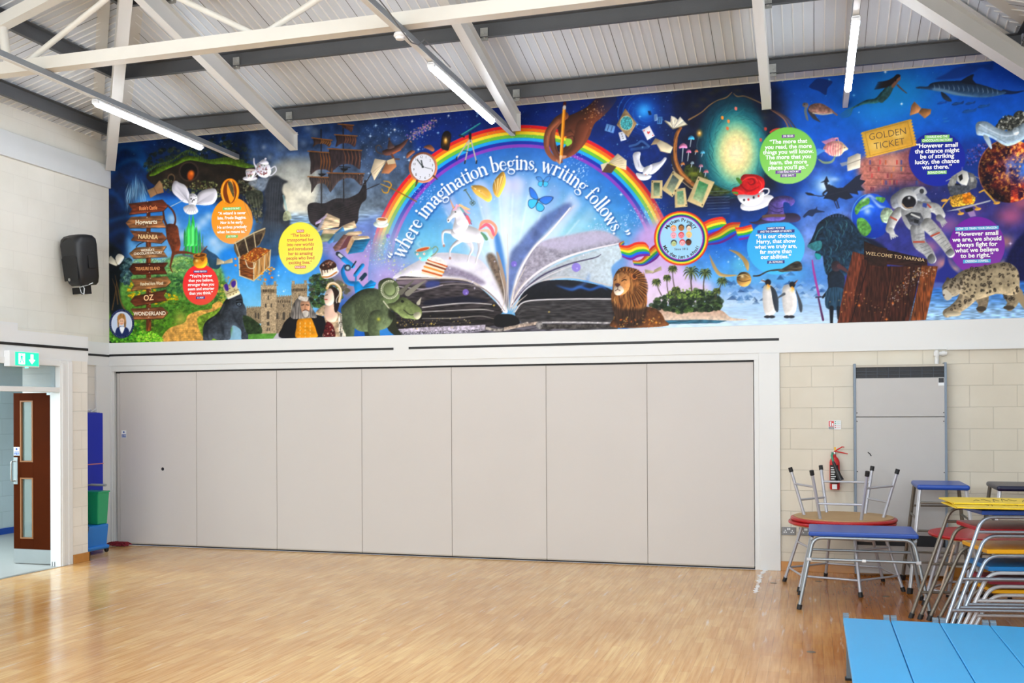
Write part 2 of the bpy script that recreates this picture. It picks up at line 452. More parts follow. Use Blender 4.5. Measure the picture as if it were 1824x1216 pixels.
# hand drawn serif letters (x-height 1, thick stems, thin joins) for the arched quotation
def _arc(cx, cy, rx, ry, a0, a1, n=9):
    t = np.radians(np.linspace(a0, a1, n)); return [(cx+rx*math.cos(u), cy+ry*math.sin(u)) for u in t]
TH, TN = .24, .09
GL = {
 'w': (1.25, [([(0.05, -1), (.33, 0)], [TH, TH]), ([(.33, 0), (.6, -.95)], [TN, TN]), ([(.58, -.95), (.86, 0)], [TH, TH]), ([(.86, 0), (1.15, -1)], [TN, TN]), ([(-.08, -1), (.22, -1)], [TN]*2), ([(1.0, -1), (1.28, -1)], [TN]*2)]),
 'h': (1.0, [([(.2, -1.75), (.2, 0)], [TH]*2), ([(.05, -1.72), (.2, -1.75)], [TN]*2), (_arc(.5, -.62, .3, .36, 180, 360)+[(.8, 0)], [TN]*5+[TH]*5), ([(.03, 0), (.37, 0)], [TN]*2), ([(.63, 0), (.97, 0)], [TN]*2)]),
 'e': (.85, [([(.12, -.55), (.72, -.55)], [TN]*2), (_arc(.42, -.5, .33, .5, 0-10, -175, 9), [TN, TN, TN, TN, .14, .2, TH, TH, TH]), (_arc(.42, -.5, .33, .5, 180, 40, 9), [TH, TH, TH, .2, .14, TN, TN, TN, TN])]),
 'r': (.75, [([(.2, -1), (.2, 0)], [TH]*2), ([(.05, -1), (.2, -1)], [TN]*2), (_arc(.5, -.62, .28, .36, 190, 300), [TN]*5+[.2]*4), ([(.03, 0), (.4, 0)], [TN]*2)]),
 'i': (.45, [([(.22, -1), (.22, 0)], [TH]*2), ([(.05, -1), (.22, -1)], [TN]*2), ([(.04, 0), (.42, 0)], [TN]*2), ([(.22, -1.42), (.22, -1.38)], [.28]*2)]),
 'm': (1.5, [([(.2, -1), (.2, 0)], [TH]*2), ([(.05, -1), (.2, -1)], [TN]*2), (_arc(.47, -.64, .26, .34, 180, 360)+[(.73, 0)], [TN]*5+[TH]*5), (_arc(1.0, -.64, .26, .34, 180, 360)+[(1.26, 0)], [TN]*5+[TH]*5), ([(.04, 0), (.36, 0)], [TN]*2), ([(.58, 0), (.88, 0)], [TN]*2), ([(1.1, 0), (1.42, 0)], [TN]*2)]),
 'a': (.9, [(_arc(.38, -.72, .26, .28, 200, 340)+[(.64, -.5), (.64, -.1), (.8, 0)], [.2]*3+[TN]*4+[TH]*5), (_arc(.36, -.28, .25, .27, -60, -340, 10), [TN, TN, .15, TH, TH, TH, .15, TN, TN, TN])]),
 'g': (.9, [(_arc(.4, -.68, .28, .3, 0, 360, 13), [.15, TN, TN, TN, .18, TH, TH, TH, .15, TN, TN, TN, .15]), ([(.62, -.9), (.84, -1.02)], [TN, .16]), ([(.2, -.42), (.15, -.22), (.3, -.1), (.55, -.05)], [TN, TN, .12, .16]), (_arc(.42, .25, .36, .28, -60, 300, 13), [.2, .2, .14, TN, TN, TN, TN, .12, .12, TN, .12, .2, .2])]),
 'n': (1.0, [([(.2, -1), (.2, 0)], [TH]*2), ([(.05, -1), (.2, -1)], [TN]*2), (_arc(.5, -.62, .3, .36, 180, 360)+[(.8, 0)], [TN]*5+[TH]*5), ([(.03, 0), (.37, 0)], [TN]*2), ([(.63, 0), (.97, 0)], [TN]*2)]),
 't': (.6, [([(.25, -1.35), (.25, -.2), (.38, 0), (.55, -.05)], [.14, TH, .16, TN]), ([(.02, -1), (.52, -1)], [TN]*2)]),
 'o': (.9, [(_arc(.42, -.5, .34, .5, 0, 360, 17), [TH, TH, .16, TN, TN, TN, .16, TH, TH, TH, .16, TN, TN, TN, .16, TH, TH])]),
 'b': (.95, [([(.2, -1.75), (.2, -.05)], [TH]*2), ([(.05, -1.72), (.2, -1.75)], [TN]*2), (_arc(.48, -.5, .32, .5, 200, 520, 15), [TN, TN, TN, TN, .16, TH, TH, TH, TH, .16, TN, TN, TN, TN, TN])]),
 's': (.72, [([(.6, -.72), (.48, -.95), (.28, -.98), (.14, -.8), (.25, -.58), (.48, -.44), (.6, -.24), (.42, -.02), (.2, -.03), (.08, -.28)], [.1, TN, TN, .16, TH, TH, .16, TN, TN, .14])]),
 'f': (.6, [([(.62, -1.5), (.45, -1.75), (.24, -1.5), (.24, 0)], [.22, TN, .16, TH]), ([(.02, -1), (.5, -1)], [TN]*2), ([(.06, 0), (.44, 0)], [TN]*2)]),
 'l': (.45, [([(.22, -1.75), (.22, 0)], [TH]*2), ([(.06, -1.72), (.22, -1.75)], [TN]*2), ([(.04, 0), (.42, 0)], [TN]*2)]),
 ',': (.35, [([(.16, -.08), (.18, .08), (.05, .3)], [.28, .2, .05])]),
 '.': (.35, [([(.16, -.1), (.16, -.08)], [.26]*2)]),
 '"': (.8, [([(.16, -1.3), (.12, -1.42), (.24, -1.7)], [.26, .2, .05]), ([(.5, -1.3), (.46, -1.42), (.58, -1.7)], [.26, .2, .05])]),
 '~': (.8, [([(.24, -1.7), (.26, -1.5), (.12, -1.3)], [.26, .2, .05]), ([(.58, -1.7), (.6, -1.5), (.46, -1.3)], [.26, .2, .05])]),
 ' ': (.45, []),
}
def arctext(txt, pts, size, col, grow=0., alpha=1., own=True):
    """set txt along the smooth line pts (baseline), x-height = size(t)"""
    B = spline(np.asarray(pts, float), False, 20)
    seg = np.hypot(*np.diff(B, axis=0).T); L = np.concatenate([[0], np.cumsum(seg)])
    tot = sum(GL[c][0] for c in txt)
    size0 = L[-1]/tot if size is None else size
    s = 0.
    for c in txt:
        wd, st = GL[c]
        sc = size0
        mid = s+wd*sc/2
        x = np.interp(mid, L, B[:, 0]); y = np.interp(mid, L, B[:, 1])
        x2 = np.interp(mid+3, L, B[:, 0]); y2 = np.interp(mid+3, L, B[:, 1])
        x1 = np.interp(mid-3, L, B[:, 0]); y1 = np.interp(mid-3, L, B[:, 1])
        an = math.atan2(y2-y1, x2-x1); ca, sa = math.cos(an), math.sin(an)
        for P, w in st:
            P = np.array(P, float); P[:, 0] -= wd/2; P = P*sc
            Q = np.stack([x+P[:, 0]*ca-P[:, 1]*sa, y+P[:, 0]*sa+P[:, 1]*ca], -1)
            ww = np.array(w[:len(P)] if len(w) >= len(P) else list(w)+[w[-1]]*(len(P)-len(w)))*sc+grow
            W(Q, ww, col, smooth=len(P) > 2, alpha=alpha, blur=(1 if alpha < .6 else 0), own=own)
        s += wd*sc
def paint():
    A = Z(190, 220, 6.08); B = Z(190, 410, 6.08); C = Z(350, 220, 6.08); D = Z(350, 410, 6.08)
    Ee = Z(520, 210, 5.79); F = Z(500, 400, 5.79); Gg = Z(700, 200, 6.08); H = Z(680, 380, 5.527)
    I = Z(930, 170, 5.53); J = Z(900, 370, 5.286); K = Z(1140, 150, 5.53); L = Z(1080, 350, 5.286)
    M = Z(1330, 110, 5.068); N = Z(1330, 330, 4.864); O = Z(1570, 100, 4.862); Q = Z(1570, 330, 4.862)
    def pt(f, x, y): return tuple(f([(x, y)])[0])
    YY, XX = np.mgrid[0:CH, 0:CW]; XX = XX+CX0; YY = YY+CY0
    # ---- night sky ground colour
    t = np.clip((YY-190)/400., 0, 1)
    ART[:] = mix('#04246a', '#1c5fae', t)*(1+.35*NOI[..., None])
    # ---- left: dark misty night, hill, daylight valley
    def reg(P, c1, c2, y0, y1, tex=.3, blur=6, alpha=1., kind=NOI, smooth=True):
        area(P, lambda X, Y, s: mix(c1, c2, (Y-y0)/(y1-y0))*(1+tex*2*kind[s][..., None]), alpha=alpha, blur=blur, smooth=smooth)
    reg([(180, 230), (300, 225), (290, 330), (300, 420), (262, 620), (180, 620)], '#0a2c5c', '#050d20', 250, 480, .5)
    reg([(300, 225), (480, 205), (560, 260), (560, 330), (480, 400), (300, 340)], '#0a2348', '#18233a', 230, 340, .5)
    stars(90, 230, 225, 480, 300, '#cfe4ff', .4, .9, .8, 4, 7)
    # daylight valley behind the signpost
    reg([(238, 372), (300, 352), (390, 362), (470, 400), (540, 470), (560, 560), (560, 620), (240, 620)], '#2c78c4', '#9cc6dd', 370, 500, .15, 5)
    for x, y, r in ((362, 395, 9), (372, 385, 7), (352, 405, 7), (310, 402, 10), (306, 388, 8), (325, 420, 9), (380, 430, 9), (392, 445, 12), (420, 462, 10)):
        G(x, y, r, '#dfeaf4', .6)
    reg([(390, 450), (440, 440), (560, 420), (580, 480), (600, 540), (480, 560), (400, 520)], '#1c80d8', '#7cc0e6', 440, 540, .1, 5)
    stars(60, 420, 460, 560, 540, '#eef6ff', .4, 1., .8, 8, 8)
    # blue drifting mist on the left
    for p, w, c in (([(196, 262), (222, 248), (244, 262), (262, 300)], 16, '#0d4a80'), ([(194, 312), (215, 292), (240, 284), (264, 300)], 5, '#1f6ca8'), ([(200, 275), (220, 262), (238, 268)], 7, '#14609c'),
                    ([(193, 395), (215, 388), (240, 384), (270, 380)], 4, '#1f7ac0'), ([(196, 340), (210, 350), (222, 372)], 6, '#0f4f88'), ([(193, 420), (220, 410), (245, 430)], 10, '#0b3a70'), ([(196, 450), (215, 440), (230, 470)], 12, '#0a2c58')):
        W(p, w, c, blur=3, alpha=.6)
    for i in range(90):
        u = rng.uniform(-1, 1); x = 243+u*14; y = 306+abs(u)*18+rng.uniform(0, 30)
        W([(x, y), (x+u*5+rng.uniform(-2, 2), y+14), (x+u*7+rng.uniform(-3, 3), y+rng.uniform(20, 38))], [.4, 1.5, .4], ['#6fa6c6', '#a9cbe0', '#3f7da6', '#d9e8f2'][i % 4], alpha=.33)
    G(243, 345, 13, '#9fc6de', .3, 28)
    # ---- grassy knoll with a dark round burrow
    fig('grassy_knoll')
    blobs([(262, 280), (300, 262), (330, 270), (350, 255), (400, 245), (440, 262), (440, 290), (270, 300)], 260, 1.5, 4.5, ['#1a2422', '#0f1718', '#283428', '#39402f', '#1e2b2c'], 3, .8)
    S(A((440, 600), (460, 520), (560, 470), (680, 440), (790, 380), (880, 350), (980, 360), (1090, 400), (1280, 370), (1450, 420), (1600, 470), (1640, 560), (1600, 700), (1500, 760), (1250, 760), (900, 700), (600, 700)), '#241d17', tex=.5, kind='n')
    S(A((460, 560), (560, 470), (680, 440), (790, 380), (880, 350), (980, 360), (1090, 395), (1280, 365), (1450, 410), (1610, 460), (1500, 480), (1300, 440), (1150, 440), (1000, 410), (880, 400), (760, 450), (640, 500), (520, 560)), '#465f18', tex=.45, kind='f', relief=.5, r=3)
    for i in range(170):
        x = 262+i*1.02; y = 290-22*math.exp(-((x-335)/24.)**2)-9*math.exp(-((x-405)/34.)**2)+12*math.exp(-((x-262)/16.)**2)
        W([(x, y), (x+rng.uniform(-2, 2), y+rng.uniform(3, 8))], [1.6, .5], ['#55701e', '#34461a', '#6f8a34', '#2a3816'][i % 4], alpha=.6)
    E(*pt(A, 890, 520), 18, 18, 0, '#3b2f28'); E(*pt(A, 890, 520), 15, 15, 0, '#120e0d'); E(*pt(A, 910, 560), 6, 9, 10, '#a34a14', blur=1); G(*pt(A, 920, 540), 4, '#f08a2a', .8)
    E(*pt(A, 700, 590), 7, 8, 0, '#5d4a36'); E(*pt(A, 700, 595), 5, 6, 0, '#191310')
    blobs(A((560, 640), (700, 600), (850, 680), (1000, 620), (1180, 640), (1250, 720), (1200, 800), (900, 820), (700, 780), (640, 720)), 260, .8, 2.4, ['#4f5a32', '#7c8450', '#2f3822', '#9a9a6a', '#59492f'], 5)
    blobs(C((450, 620), (560, 640), (700, 740), (720, 900), (700, 1100), (620, 1000), (560, 850), (480, 740)), 180, .9, 2.6, ['#3a3a2c', '#6d6c52', '#242821', '#8a8368', '#4c5238'], 6)
    nofig()
    # grey storm sky behind the ship
    area([(440, 225), (520, 215), (640, 205), (720, 230), (740, 300), (700, 400), (690, 440), (470, 440), (500, 330), (450, 290)],
         lambda X, Y, s: mix('#1a3360', '#6f7d8c', (Y-215)/150.)*(1+.9*NOI[s][..., None]), blur=8)
    area([(482, 300), (540, 280), (570, 300), (560, 380), (540, 410), (490, 400)], lambda X, Y, s: mix('#8c8f8c', '#e6dfca', (Y-285)/60.)*(1+.4*NOI[s][..., None]), blur=6, alpha=.85)
    for x, y, r, c in ((560, 235, 8, '#8fa0b4'), (548, 228, 6, '#a8b4c4'), (500, 262, 9, '#7b8794'), (520, 300, 12, '#b5b4aa'), (540, 255, 6, '#8391a4'), (470, 262, 4, '#c7cdd4'), (480, 280, 5, '#9aa2aa'), (505, 350, 18, '#efe6cc'), (640, 330, 14, '#7d93b0'), (585, 370, 20, '#aab4bc')):
        G(x, y, r, c, .45)
    area([(500, 385), (560, 380), (660, 375), (700, 385), (690, 440), (620, 450), (500, 430)], lambda X, Y, s: mix('#9fb4c6', '#3f6a98', (Y-380)/50.)*(1+.7*STRH[s][..., None]), blur=4)
    area([(575, 425), (700, 380), (720, 450), (700, 520), (640, 520), (600, 470)], lambda X, Y, s: mix('#6f86c0', '#b79ad0', (Y-410)/90.)*(1+.3*NOI[s][..., None]), blur=9)
    # ---- sailing ship
    fig('sailing_ship')
    S(Ee((165, 900), (235, 870), (330, 880), (450, 830), (560, 830), (640, 800), (700, 760), (730, 690), (760, 640), (770, 820), (720, 880), (690, 960), (670, 1080), (560, 1130), (300, 1140), (200, 1090), (170, 1020)), '#2b2628', tex=.5, kind='n')
    for k in range(8):
        W(Ee((180, 930+k*22), (400, 960+k*18), (690, 850+k*30)), .8, '#4b4140', alpha=.7)
    for p in (((300, 120), (302, 330), (305, 900)), ((528, 60), (530, 320), (535, 860))):
        W(Ee(*p), 2.0, '#1e1a1c', smooth=False)
    W(Ee((690, 780), (820, 570)), 1.6, '#231d1d', smooth=False); W(Ee((760, 740), (900, 680)), 1.2, '#231d1d', smooth=False)
    for x in range(9):
        W(Ee((300, 690), (235+x*18, 880)), .5, '#43403f', smooth=False, alpha=.8); W(Ee((533, 640), (440+x*26, 860)), .5, '#43403f', smooth=False, alpha=.8)
    for x0, x1 in ((240, 370), (445, 640)):
        for k in range(5): W(Ee((x0+k*8, 860-k*35), (x1-k*8, 860-k*35)), .4, '#55504c', smooth=False, alpha=.7)
    def sail(tl, tr, br, bl, sag, c1, c2, dx=0):
        P = [tl]+[((tl[0]+tr[0])/2, (tl[1]+tr[1])/2)]+[tr]+[((tr[0]+br[0])/2+9, (tr[1]+br[1])/2)]+[br]+[((br[0]*3+bl[0])/4, (br[1]*3+bl[1])/4-sag*.8), ((br[0]+bl[0])/2, (br[1]+bl[1])/2-sag), ((br[0]+bl[0]*3)/4, (br[1]+bl[1]*3)/4-sag*.8)]+[bl]+[((tl[0]+bl[0])/2+9, (tl[1]+bl[1])/2)]
        S(Ee(*P), c1, smooth=True, n=3, relief=.4, r=3, tex=.25, kind='v')
        n = 8
        for i in range(n):
            u = (i+.6)/n
            if u < .35: continue
            a = (tl[0]*(1-u)+tr[0]*u, tl[1]*(1-u)+tr[1]*u+4); b = (bl[0]*(1-u)+br[0]*u, bl[1]*(1-u)+br[1]*u-sag*4*u*(1-u)*.9-4)
            m = ((a[0]+b[0])/2+14, (a[1]+b[1])/2)
            W(Ee(a, m, b), [.8, 2.4, .8], c2, alpha=.6)
        W(Ee((tl[0]-16, tl[1]), (tr[0]+16, tr[1])), 1.8, '#8a5a2c', smooth=False)
    sail((220, 205), (400, 230), (385, 300), (215, 300), 35, '#3a2c28', '#c07a2c')
    sail((180, 342), (420, 362), (418, 570), (190, 580), 45, '#332726', '#b06a24')
    sail((180, 605), (395, 615), (400, 770), (200, 775), 100, '#3d3534', '#7a5334')
    sail((490, 62), (622, 76), (612, 150), (520, 100), 8, '#2f2426', '#7a4a34')
    sail((455, 172), (658, 186), (648, 300), (450, 300), 40, '#342627', '#8f5838')
    sail((385, 316), (705, 335), (700, 530), (420, 540), 60, '#33282a', '#8c5a3e')
    sail((378, 566), (730, 575), (715, 700), (400, 760), 110, '#413635', '#6f5044')
    W(Ee((490, 500), (600, 510)), 1.5, '#151214', smooth=False); S(Ee((500, 520), (580, 520), (540, 550)), '#151214'); S(Ee((270, 575), (350, 575), (310, 600)), '#151214')
    nofig()
    # ---- big rainbow sky inside
    cx, cy, R = 930., 497., 275.
    rr = np.hypot(XX-cx, YY-cy)
    sel = (rr < R+2) & (YY < 600)
    ins = mix('#155bb5', '#2f86cf', (YY-265)/160.)
    pale = np.clip(1.15*np.exp(-((XX-925)/135.)**2-((YY-440)/125.)**2), 0, 1)
    ins = ins*(1-pale[..., None])+hx('#d3ecf8')*pale[..., None]
    teal = np.exp(-((XX-745)/60.)**2-((YY-445)/50.)**2)+np.exp(-((XX-1040)/80.)**2-((YY-425)/45.)**2)
    ins = ins*(1-.6*np.clip(teal, 0, 1)[..., None])+hx('#8fd8dc')*.6*np.clip(teal, 0, 1)[..., None]
    pink = np.exp(-((XX-690)/60.)**2-((YY-500)/60.)**2)+np.exp(-((XX-1190)/90.)**2-((YY-500)/80.)**2)
    ins = ins*(1-.85*np.clip(pink, 0, 1)[..., None])+hx('#c6a6d6')*.85*np.clip(pink, 0, 1)[..., None]
    ins = ins*(1+.16*NOI[..., None])
    mk = np.clip((R+1-rr), 0, 1)*np.clip((XX-560)/20., 0, 1)
    ART[:] = ART*(1-mk[..., None])+ins*mk[..., None]
    out_p = np.clip(np.exp(-((XX-640)/55.)**2-((YY-490)/50.)**2)*.9+np.exp(-((XX-1185)/60.)**2-((YY-500)/55.)**2)*1.1, 0, 1)*(rr > R)
    ART[:] = ART*(1-out_p[..., None])+hx('#bfa3d8')*out_p[..., None]*(1+.1*NOI[..., None])
    # soft pages of light standing up out of the book
    for ang, wd, c, a in ((-33, 12, '#d8d2ee', .75), (-24, 9, '#b9cdee', .5), (-15, 9, '#e8e6fa', .7), (-4, 10, '#f2f6ff', .8), (3, 8, '#dfe6fb', .7), (11, 9, '#cfe6fa', .6), (20, 9, '#8fa9d8', .7), (29, 12, '#dfe0f6', .8), (40, 8, '#c8e2ee', .5)):
        u = math.radians(ang); u2 = math.radians(ang+wd*.6)
        PL([(903, 545), (903+235*math.sin(u), 545-235*math.cos(u)), (903+225*math.sin(u2), 545-225*math.cos(u2))], c, alpha=a*.7, blur=4)
        W([(903, 545), (903+200*math.sin(u), 545-200*math.cos(u))], [.5, 2], '#ffffff', alpha=.5, blur=1)
    G(912, 330, 26, '#e8d8f6', .55, 20); G(860, 345, 20, '#cfd6f2', .5, 16)
    stars(120, 700, 260, 1150, 420, '#e8f6ff', .4, 1.1, .7, 15, 9)
    # ---- rainbow
    fig('rainbow')
    cols = ['#d5222c', '#ee7a22', '#f2dc3c', '#74bb44', '#25a5e2', '#2338a4', '#8a48b8']
    fade = np.clip((478-YY)/70., 0, 1)*np.where(XX < 930, np.clip((XX-625)/25., 0, 1), 1)
    wR = 40.
    for i, c in enumerate(cols):
        r1 = R-i*wR/7; r0 = R-(i+1)*wR/7
        mb = np.clip(r1-rr+.5, 0, 1)*np.clip(rr-r0+.5, 0, 1)*fade*(YY < 480)
        w8 = np.clip((YY-340)/120., 0, .75)
        cc = hx(c)*(1-w8[..., None])+hx('#e3d2e8')*w8[..., None]*.9
        ART[:] = ART*(1-mb[..., None])+cc*mb[..., None]*(1+.08*NOI[..., None])
        WHO[mb > .5] = CUR[0]
    nofig()
    dust([(740, 352), (760, 345), (768, 330)], 110, 7, ['#ffffff', '#d8b8f4', '#9fd0ff'], .4, 1.0, 31)
    dust([(655, 445), (690, 455), (700, 440)], 130, 14, ['#ffffff', '#f6ec9a', '#8fe4ff', '#d4b4ff'], .4, 1.1, 32)
    dust([(1025, 285), (1030, 300), (1035, 315)], 70, 8, ['#ffffff', '#d8e8ff'], .4, 1.2, 33)
    dust([(1050, 410), (1090, 405), (1130, 390), (1150, 380)], 170, 9, ['#ffffff', '#cfe8ff', '#e8d8ff'], .4, 1.1, 34)
    dust([(1160, 372), (1175, 365)], 60, 9, ['#f6ec9a', '#ffe27a', '#ffffff'], .4, 1., 35)
    # ---- top sky stars
    stars(260, 640, 190, 1000, 250, '#bfe0ff', .35, .9, .8, 41, 7)
    stars(180, 640, 225, 760, 330, '#cfe6ff', .35, .9, .8, 42, 8)
    stars(160, 1000, 165, 1230, 260, '#a9dcff', .35, .9, .7, 43, 7)
    for x, y, s in ((703, 231, 2.2), (734, 216, 2), (799, 206, 2), (1248, 160, 2.4), (1215, 178, 1.6), (1100, 190, 1.4)): spark(x, y, s)
    # ---- quotation set along the arch
    fig('arched_quotation')
    base = [(711, 470), (724, 448), (742, 417), (757, 392), (768, 377), (790, 354), (826, 329), (871, 309), (908, 302), (945, 302), (978, 308), (1002, 319), (1030, 338), (1050, 358), (1068, 379), (1086, 405), (1099, 430)]
    txt = '"where imagination begins, writing follows.~'
    arctext(txt, [(x+1.2, y+1.6) for x, y in base], None, '#0e3f88', grow=2.2, alpha=.5)
    arctext(txt, base, None, '#f6fafd')
    nofig()
    # ---- valley floor
    fig('green_valley')
    area(B((300, 330), (420, 300), (560, 330), (700, 290), (820, 260), (1000, 300), (1180, 330), (1280, 520), (1300, 820), (1250, 1200), (60, 1210), (60, 560), (200, 480)), lambda X, Y, s: mix('#6fa06a', '#4f7f22', (Y-465)/100.)*(1+.8*NOF[s][..., None]), blur=2)
    blobs(B((300, 300), (480, 320), (640, 330), (640, 400), (300, 420)), 60, 3, 6, ['#88b08c', '#7aa7a8', '#93bca0'], 3, .5)
    blobs(B((640, 380), (800, 300), (960, 300), (1000, 360), (840, 440), (700, 470)), 70, 2, 6, ['#8fb06a', '#6c9a4e', '#a3bf72', '#4f8046'], 11, .4)
    blobs(B((560, 500), (800, 500), (830, 620), (760, 690), (560, 660)), 90, 2, 5, ['#2e5a38', '#3c6c3c', '#22452e', '#5a8a44'], 12, .7)
    blobs(B((230, 590), (330, 580), (600, 660), (760, 720), (740, 800), (420, 800), (230, 700)), 160, 1.5, 4, ['#e0b814', '#f0d030', '#c79410', '#7f8c1c'], 13, .5)
    blobs(B((480, 800), (800, 760), (1000, 800), (1180, 760), (1130, 850), (900, 880), (640, 900)), 90, 2, 5, ['#3f6a22', '#2e5218', '#577f28'], 14, .5)
    blobs(B((1060, 620), (1280, 560), (1290, 800), (1180, 760)), 80, 2, 5, ['#4a7430', '#8a9c44', '#2f5828', '#c5b648'], 15, .6)
    S(B((1230, 770), (1150, 800), (1130, 850), (1000, 870), (880, 920), (840, 1000), (680, 1060), (600, 1160), (640, 1210), (1060, 1210), (1040, 1080), (990, 1000), (1010, 930), (1180, 870), (1280, 850)), '#d0a257', tex=.35, kind='f')
    for k in range(9): W(B((700-k*4, 1000+k*22), (980+k*4, 985+k*24)), .8, '#a87a3a', alpha=.45)
    G(*pt(B, 800, 960), 10, '#f2d27a', .5, 12)
    S(B((980, 960), (1120, 900), (1280, 840), (1300, 1200), (1080, 1200)), '#7c9c34', tex=.5, kind='f')
    blobs(B((280, 900), (600, 880), (640, 1000), (560, 1100), (300, 1100)), 120, 2, 5, ['#42661e', '#5f8a26', '#2f4c18', '#89a53a'], 16, .7)
    nofig()
    # dark wood at the lower left edge
    S(B((20, 150), (100, 180), (160, 240), (200, 330), (200, 420), (170, 520), (140, 640), (160, 800), (200, 880), (30, 900), (20, 500)), '#0d1820', tex=.6, kind='n', blur=2)
    for p in (((90, 480), (120, 620), (150, 760), (200, 870)), ((110, 560), (90, 700), (60, 860)), ((60, 520), (100, 640), (120, 800))): W(B(*p), [.8, 1.8, 2.2, 2.6][:len(p)], '#7a5a34', alpha=.8)
    blobs(B((160, 330), (260, 330), (260, 560), (170, 560)), 90, 1.5, 4, ['#2f4a52', '#4d6e7a', '#1c343c', '#6f8f8c'], 17)
    # leafy bushes along the lower edge
    fig('leafy_bush')
    blobs(B((40, 1130), (200, 1130), (330, 1000), (350, 1200), (40, 1210)), 160, 1.2, 3, ['#2f7a1e', '#58a82c', '#1f5a18', '#8ccf3c'], 18, .6)
    blobs(B((320, 1180), (360, 1110), (440, 1080), (520, 1100), (590, 1160), (600, 1210), (320, 1210)), 230, 1.2, 2.8, ['#6fc02c', '#a3e04a', '#3f8f22', '#c8e85a'], 19, .6)
    nofig()
    # ---- green spired castle on a rock
    fig('green_castle')
    S(B((820, 240), (850, 170), (900, 130), (1000, 110), (1060, 180), (1120, 260), (1100, 330), (980, 330), (900, 290), (830, 280)), '#6e7f86', tex=.5, kind='n')
    S(B((1000, 330), (1060, 200), (1120, 230), (1200, 280), (1240, 360), (1200, 420), (1120, 400), (1090, 340)), '#26435e', tex=.4, kind='n', alpha=.9)
    for x, y, w, c in ((860, 1160, 26, '#2f9a4c'), (895, 1010, 22, '#3fc060'), (935, 1000, 34, '#35b44c'), (975, 1120, 24, '#2fa24a'), (1010, 1190, 22, '#3f9a5a')):
        P = A((x-w/2, 1420), (x-w/2, y+70), (x, y-20), (x+w/2, y+70), (x+w/2, 1420)); PL(P, c, relief=.5, r=2)
        W(A((x, y-40), (x, y+60)), .8, '#5fdc7c', smooth=False)
    for x, y, w, c in ((845, 40, 20, '#2f8a54'), (880, -10, 30, '#55d86a'), (925, -30, 40, '#6ae87c'), (965, 20, 26, '#3fb85c'), (1000, 60, 16, '#3a8a6a'), (1040, 90, 12, '#4c8a7c')):
        PL(B((x-w/2, 175), (x-w/2, y), (x, y-60), (x+w/2, y), (x+w/2, 165)), c, relief=.5, r=2)
    for x in (855, 900, 940, 980): W(B((x, 60), (x, 150)), .6, '#b8ffc0', smooth=False, alpha=.6)
    nofig()
    # ---- snowy owl
    fig('snowy_owl')
    for P in (A((735, 620), (790, 640), (850, 670), (890, 740), (900, 800), (890, 860), (830, 850), (770, 800), (720, 750), (705, 690)), A((975, 790), (1010, 740), (1080, 710), (1170, 705), (1198, 760), (1190, 820), (1150, 870), (1080, 885), (1000, 880), (960, 870))):
        S(P, '#d9d6de', relief=.5, r=3)
    for k in range(9):
        W(A((890, 850), (720+k*16, 640+k*10+(60 if k < 1 else 0))), [1, .5], '#9a98a6', alpha=.6); W(A((965, 870), (1195-k*8, 730+k*18)), [1, .5], '#a5a3b0', alpha=.6)
    S(A((895, 770), (940, 755), (980, 790), (975, 860), (950, 900), (900, 900), (885, 850)), '#eceaf0', relief=.5, r=3)
    S(A((880, 880), (950, 880), (990, 940), (970, 975), (900, 985), (850, 960), (830, 910)), '#e2e0e6', relief=.4, r=3)
    for k in range(5): W(A((905+k*6, 890), (860+k*28, 970)), .8, '#8d8a92', alpha=.7)
    for x, y in ((915, 815), (945, 825)): E(*pt(A, x, y), 1.6, 1.2, 0, '#2a2630')
    W(A((930, 830), (925, 850)), 1.2, '#222', smooth=False)
    for x, y in ((910, 780), (935, 772), (955, 785), (960, 810)): W(A((x, y), (x+12, y+3)), .8, '#55525c', smooth=False)
    nofig()
    W(A((690, 900), (830, 830)), 1.4, '#b9c4cc', smooth=False)
    # ---- small flying paper / open books
    def paper(f, P, c='#b08a62', c2='#8d6a48', fold=None):
        S(f(*P), c, smooth=False, relief=.3, r=3, grad=(c2, 60))
        if fold: W(f(*fold), 1, '#6b4a30', smooth=False)
    fig('torn_page')
    paper(A, [(570, 615), (600, 650), (620, 745), (545, 765), (475, 805), (440, 720), (510, 690)], '#b5926c', '#7d5c40', [(510, 690), (545, 760)])
    nofig()
    def openbook(f, spine, pagesL, pagesR, c='#e2dcc8', cover=None):
        if cover: S(f(*cover), '#6d4a36', smooth=False)
        for n, P in enumerate((pagesL, pagesR)):
            S(f(*P), c, smooth=False, relief=.35, r=3, grad=('#a89c84', 70 if n else 110))
        s = np.array(spine, float)
        for P in (pagesL, pagesR):
            a = np.array(P, float)
            for k in range(4):
                W(f(tuple(s), tuple(a[1]*(1-k/4.)+a[2]*(k/4.))), .7, '#8f846e', smooth=False, alpha=.7)
    fig('open_book')
    openbook(B, (100, 380), [(110, 385), (20, 345), (45, 275), (100, 330)], [(110, 385), (95, 300), (130, 255), (190, 290)])
    S(B((40, 280), (100, 350), (110, 385), (60, 370), (20, 345)), '#d8d4c4', relief=.3); S(B((95, 300), (130, 255), (190, 290), (130, 375)), '#eee9da', relief=.3, r=3)
    fig('open_book')
    openbook(D, (300, 365), [(300, 362), (215, 375), (222, 300), (300, 335)], [(300, 362), (395, 350), (388, 300), (300, 335)], '#d8c8a4')
    nofig()
    # ---- gold ring
    def quote(x, y, rx, ry, c, c2=None):
        fig('quotation_disc'); E(x, y, rx, ry, 0, c, grad=((c2 or c), 60)); nofig()
    quote(413.5, 393, 37, 41.5, '#f59a1e', '#f0a660')
    fig('gold_ring')
    E(*pt(C, 362, 738), 15.3, 23.5, 6, '#7a3a08')
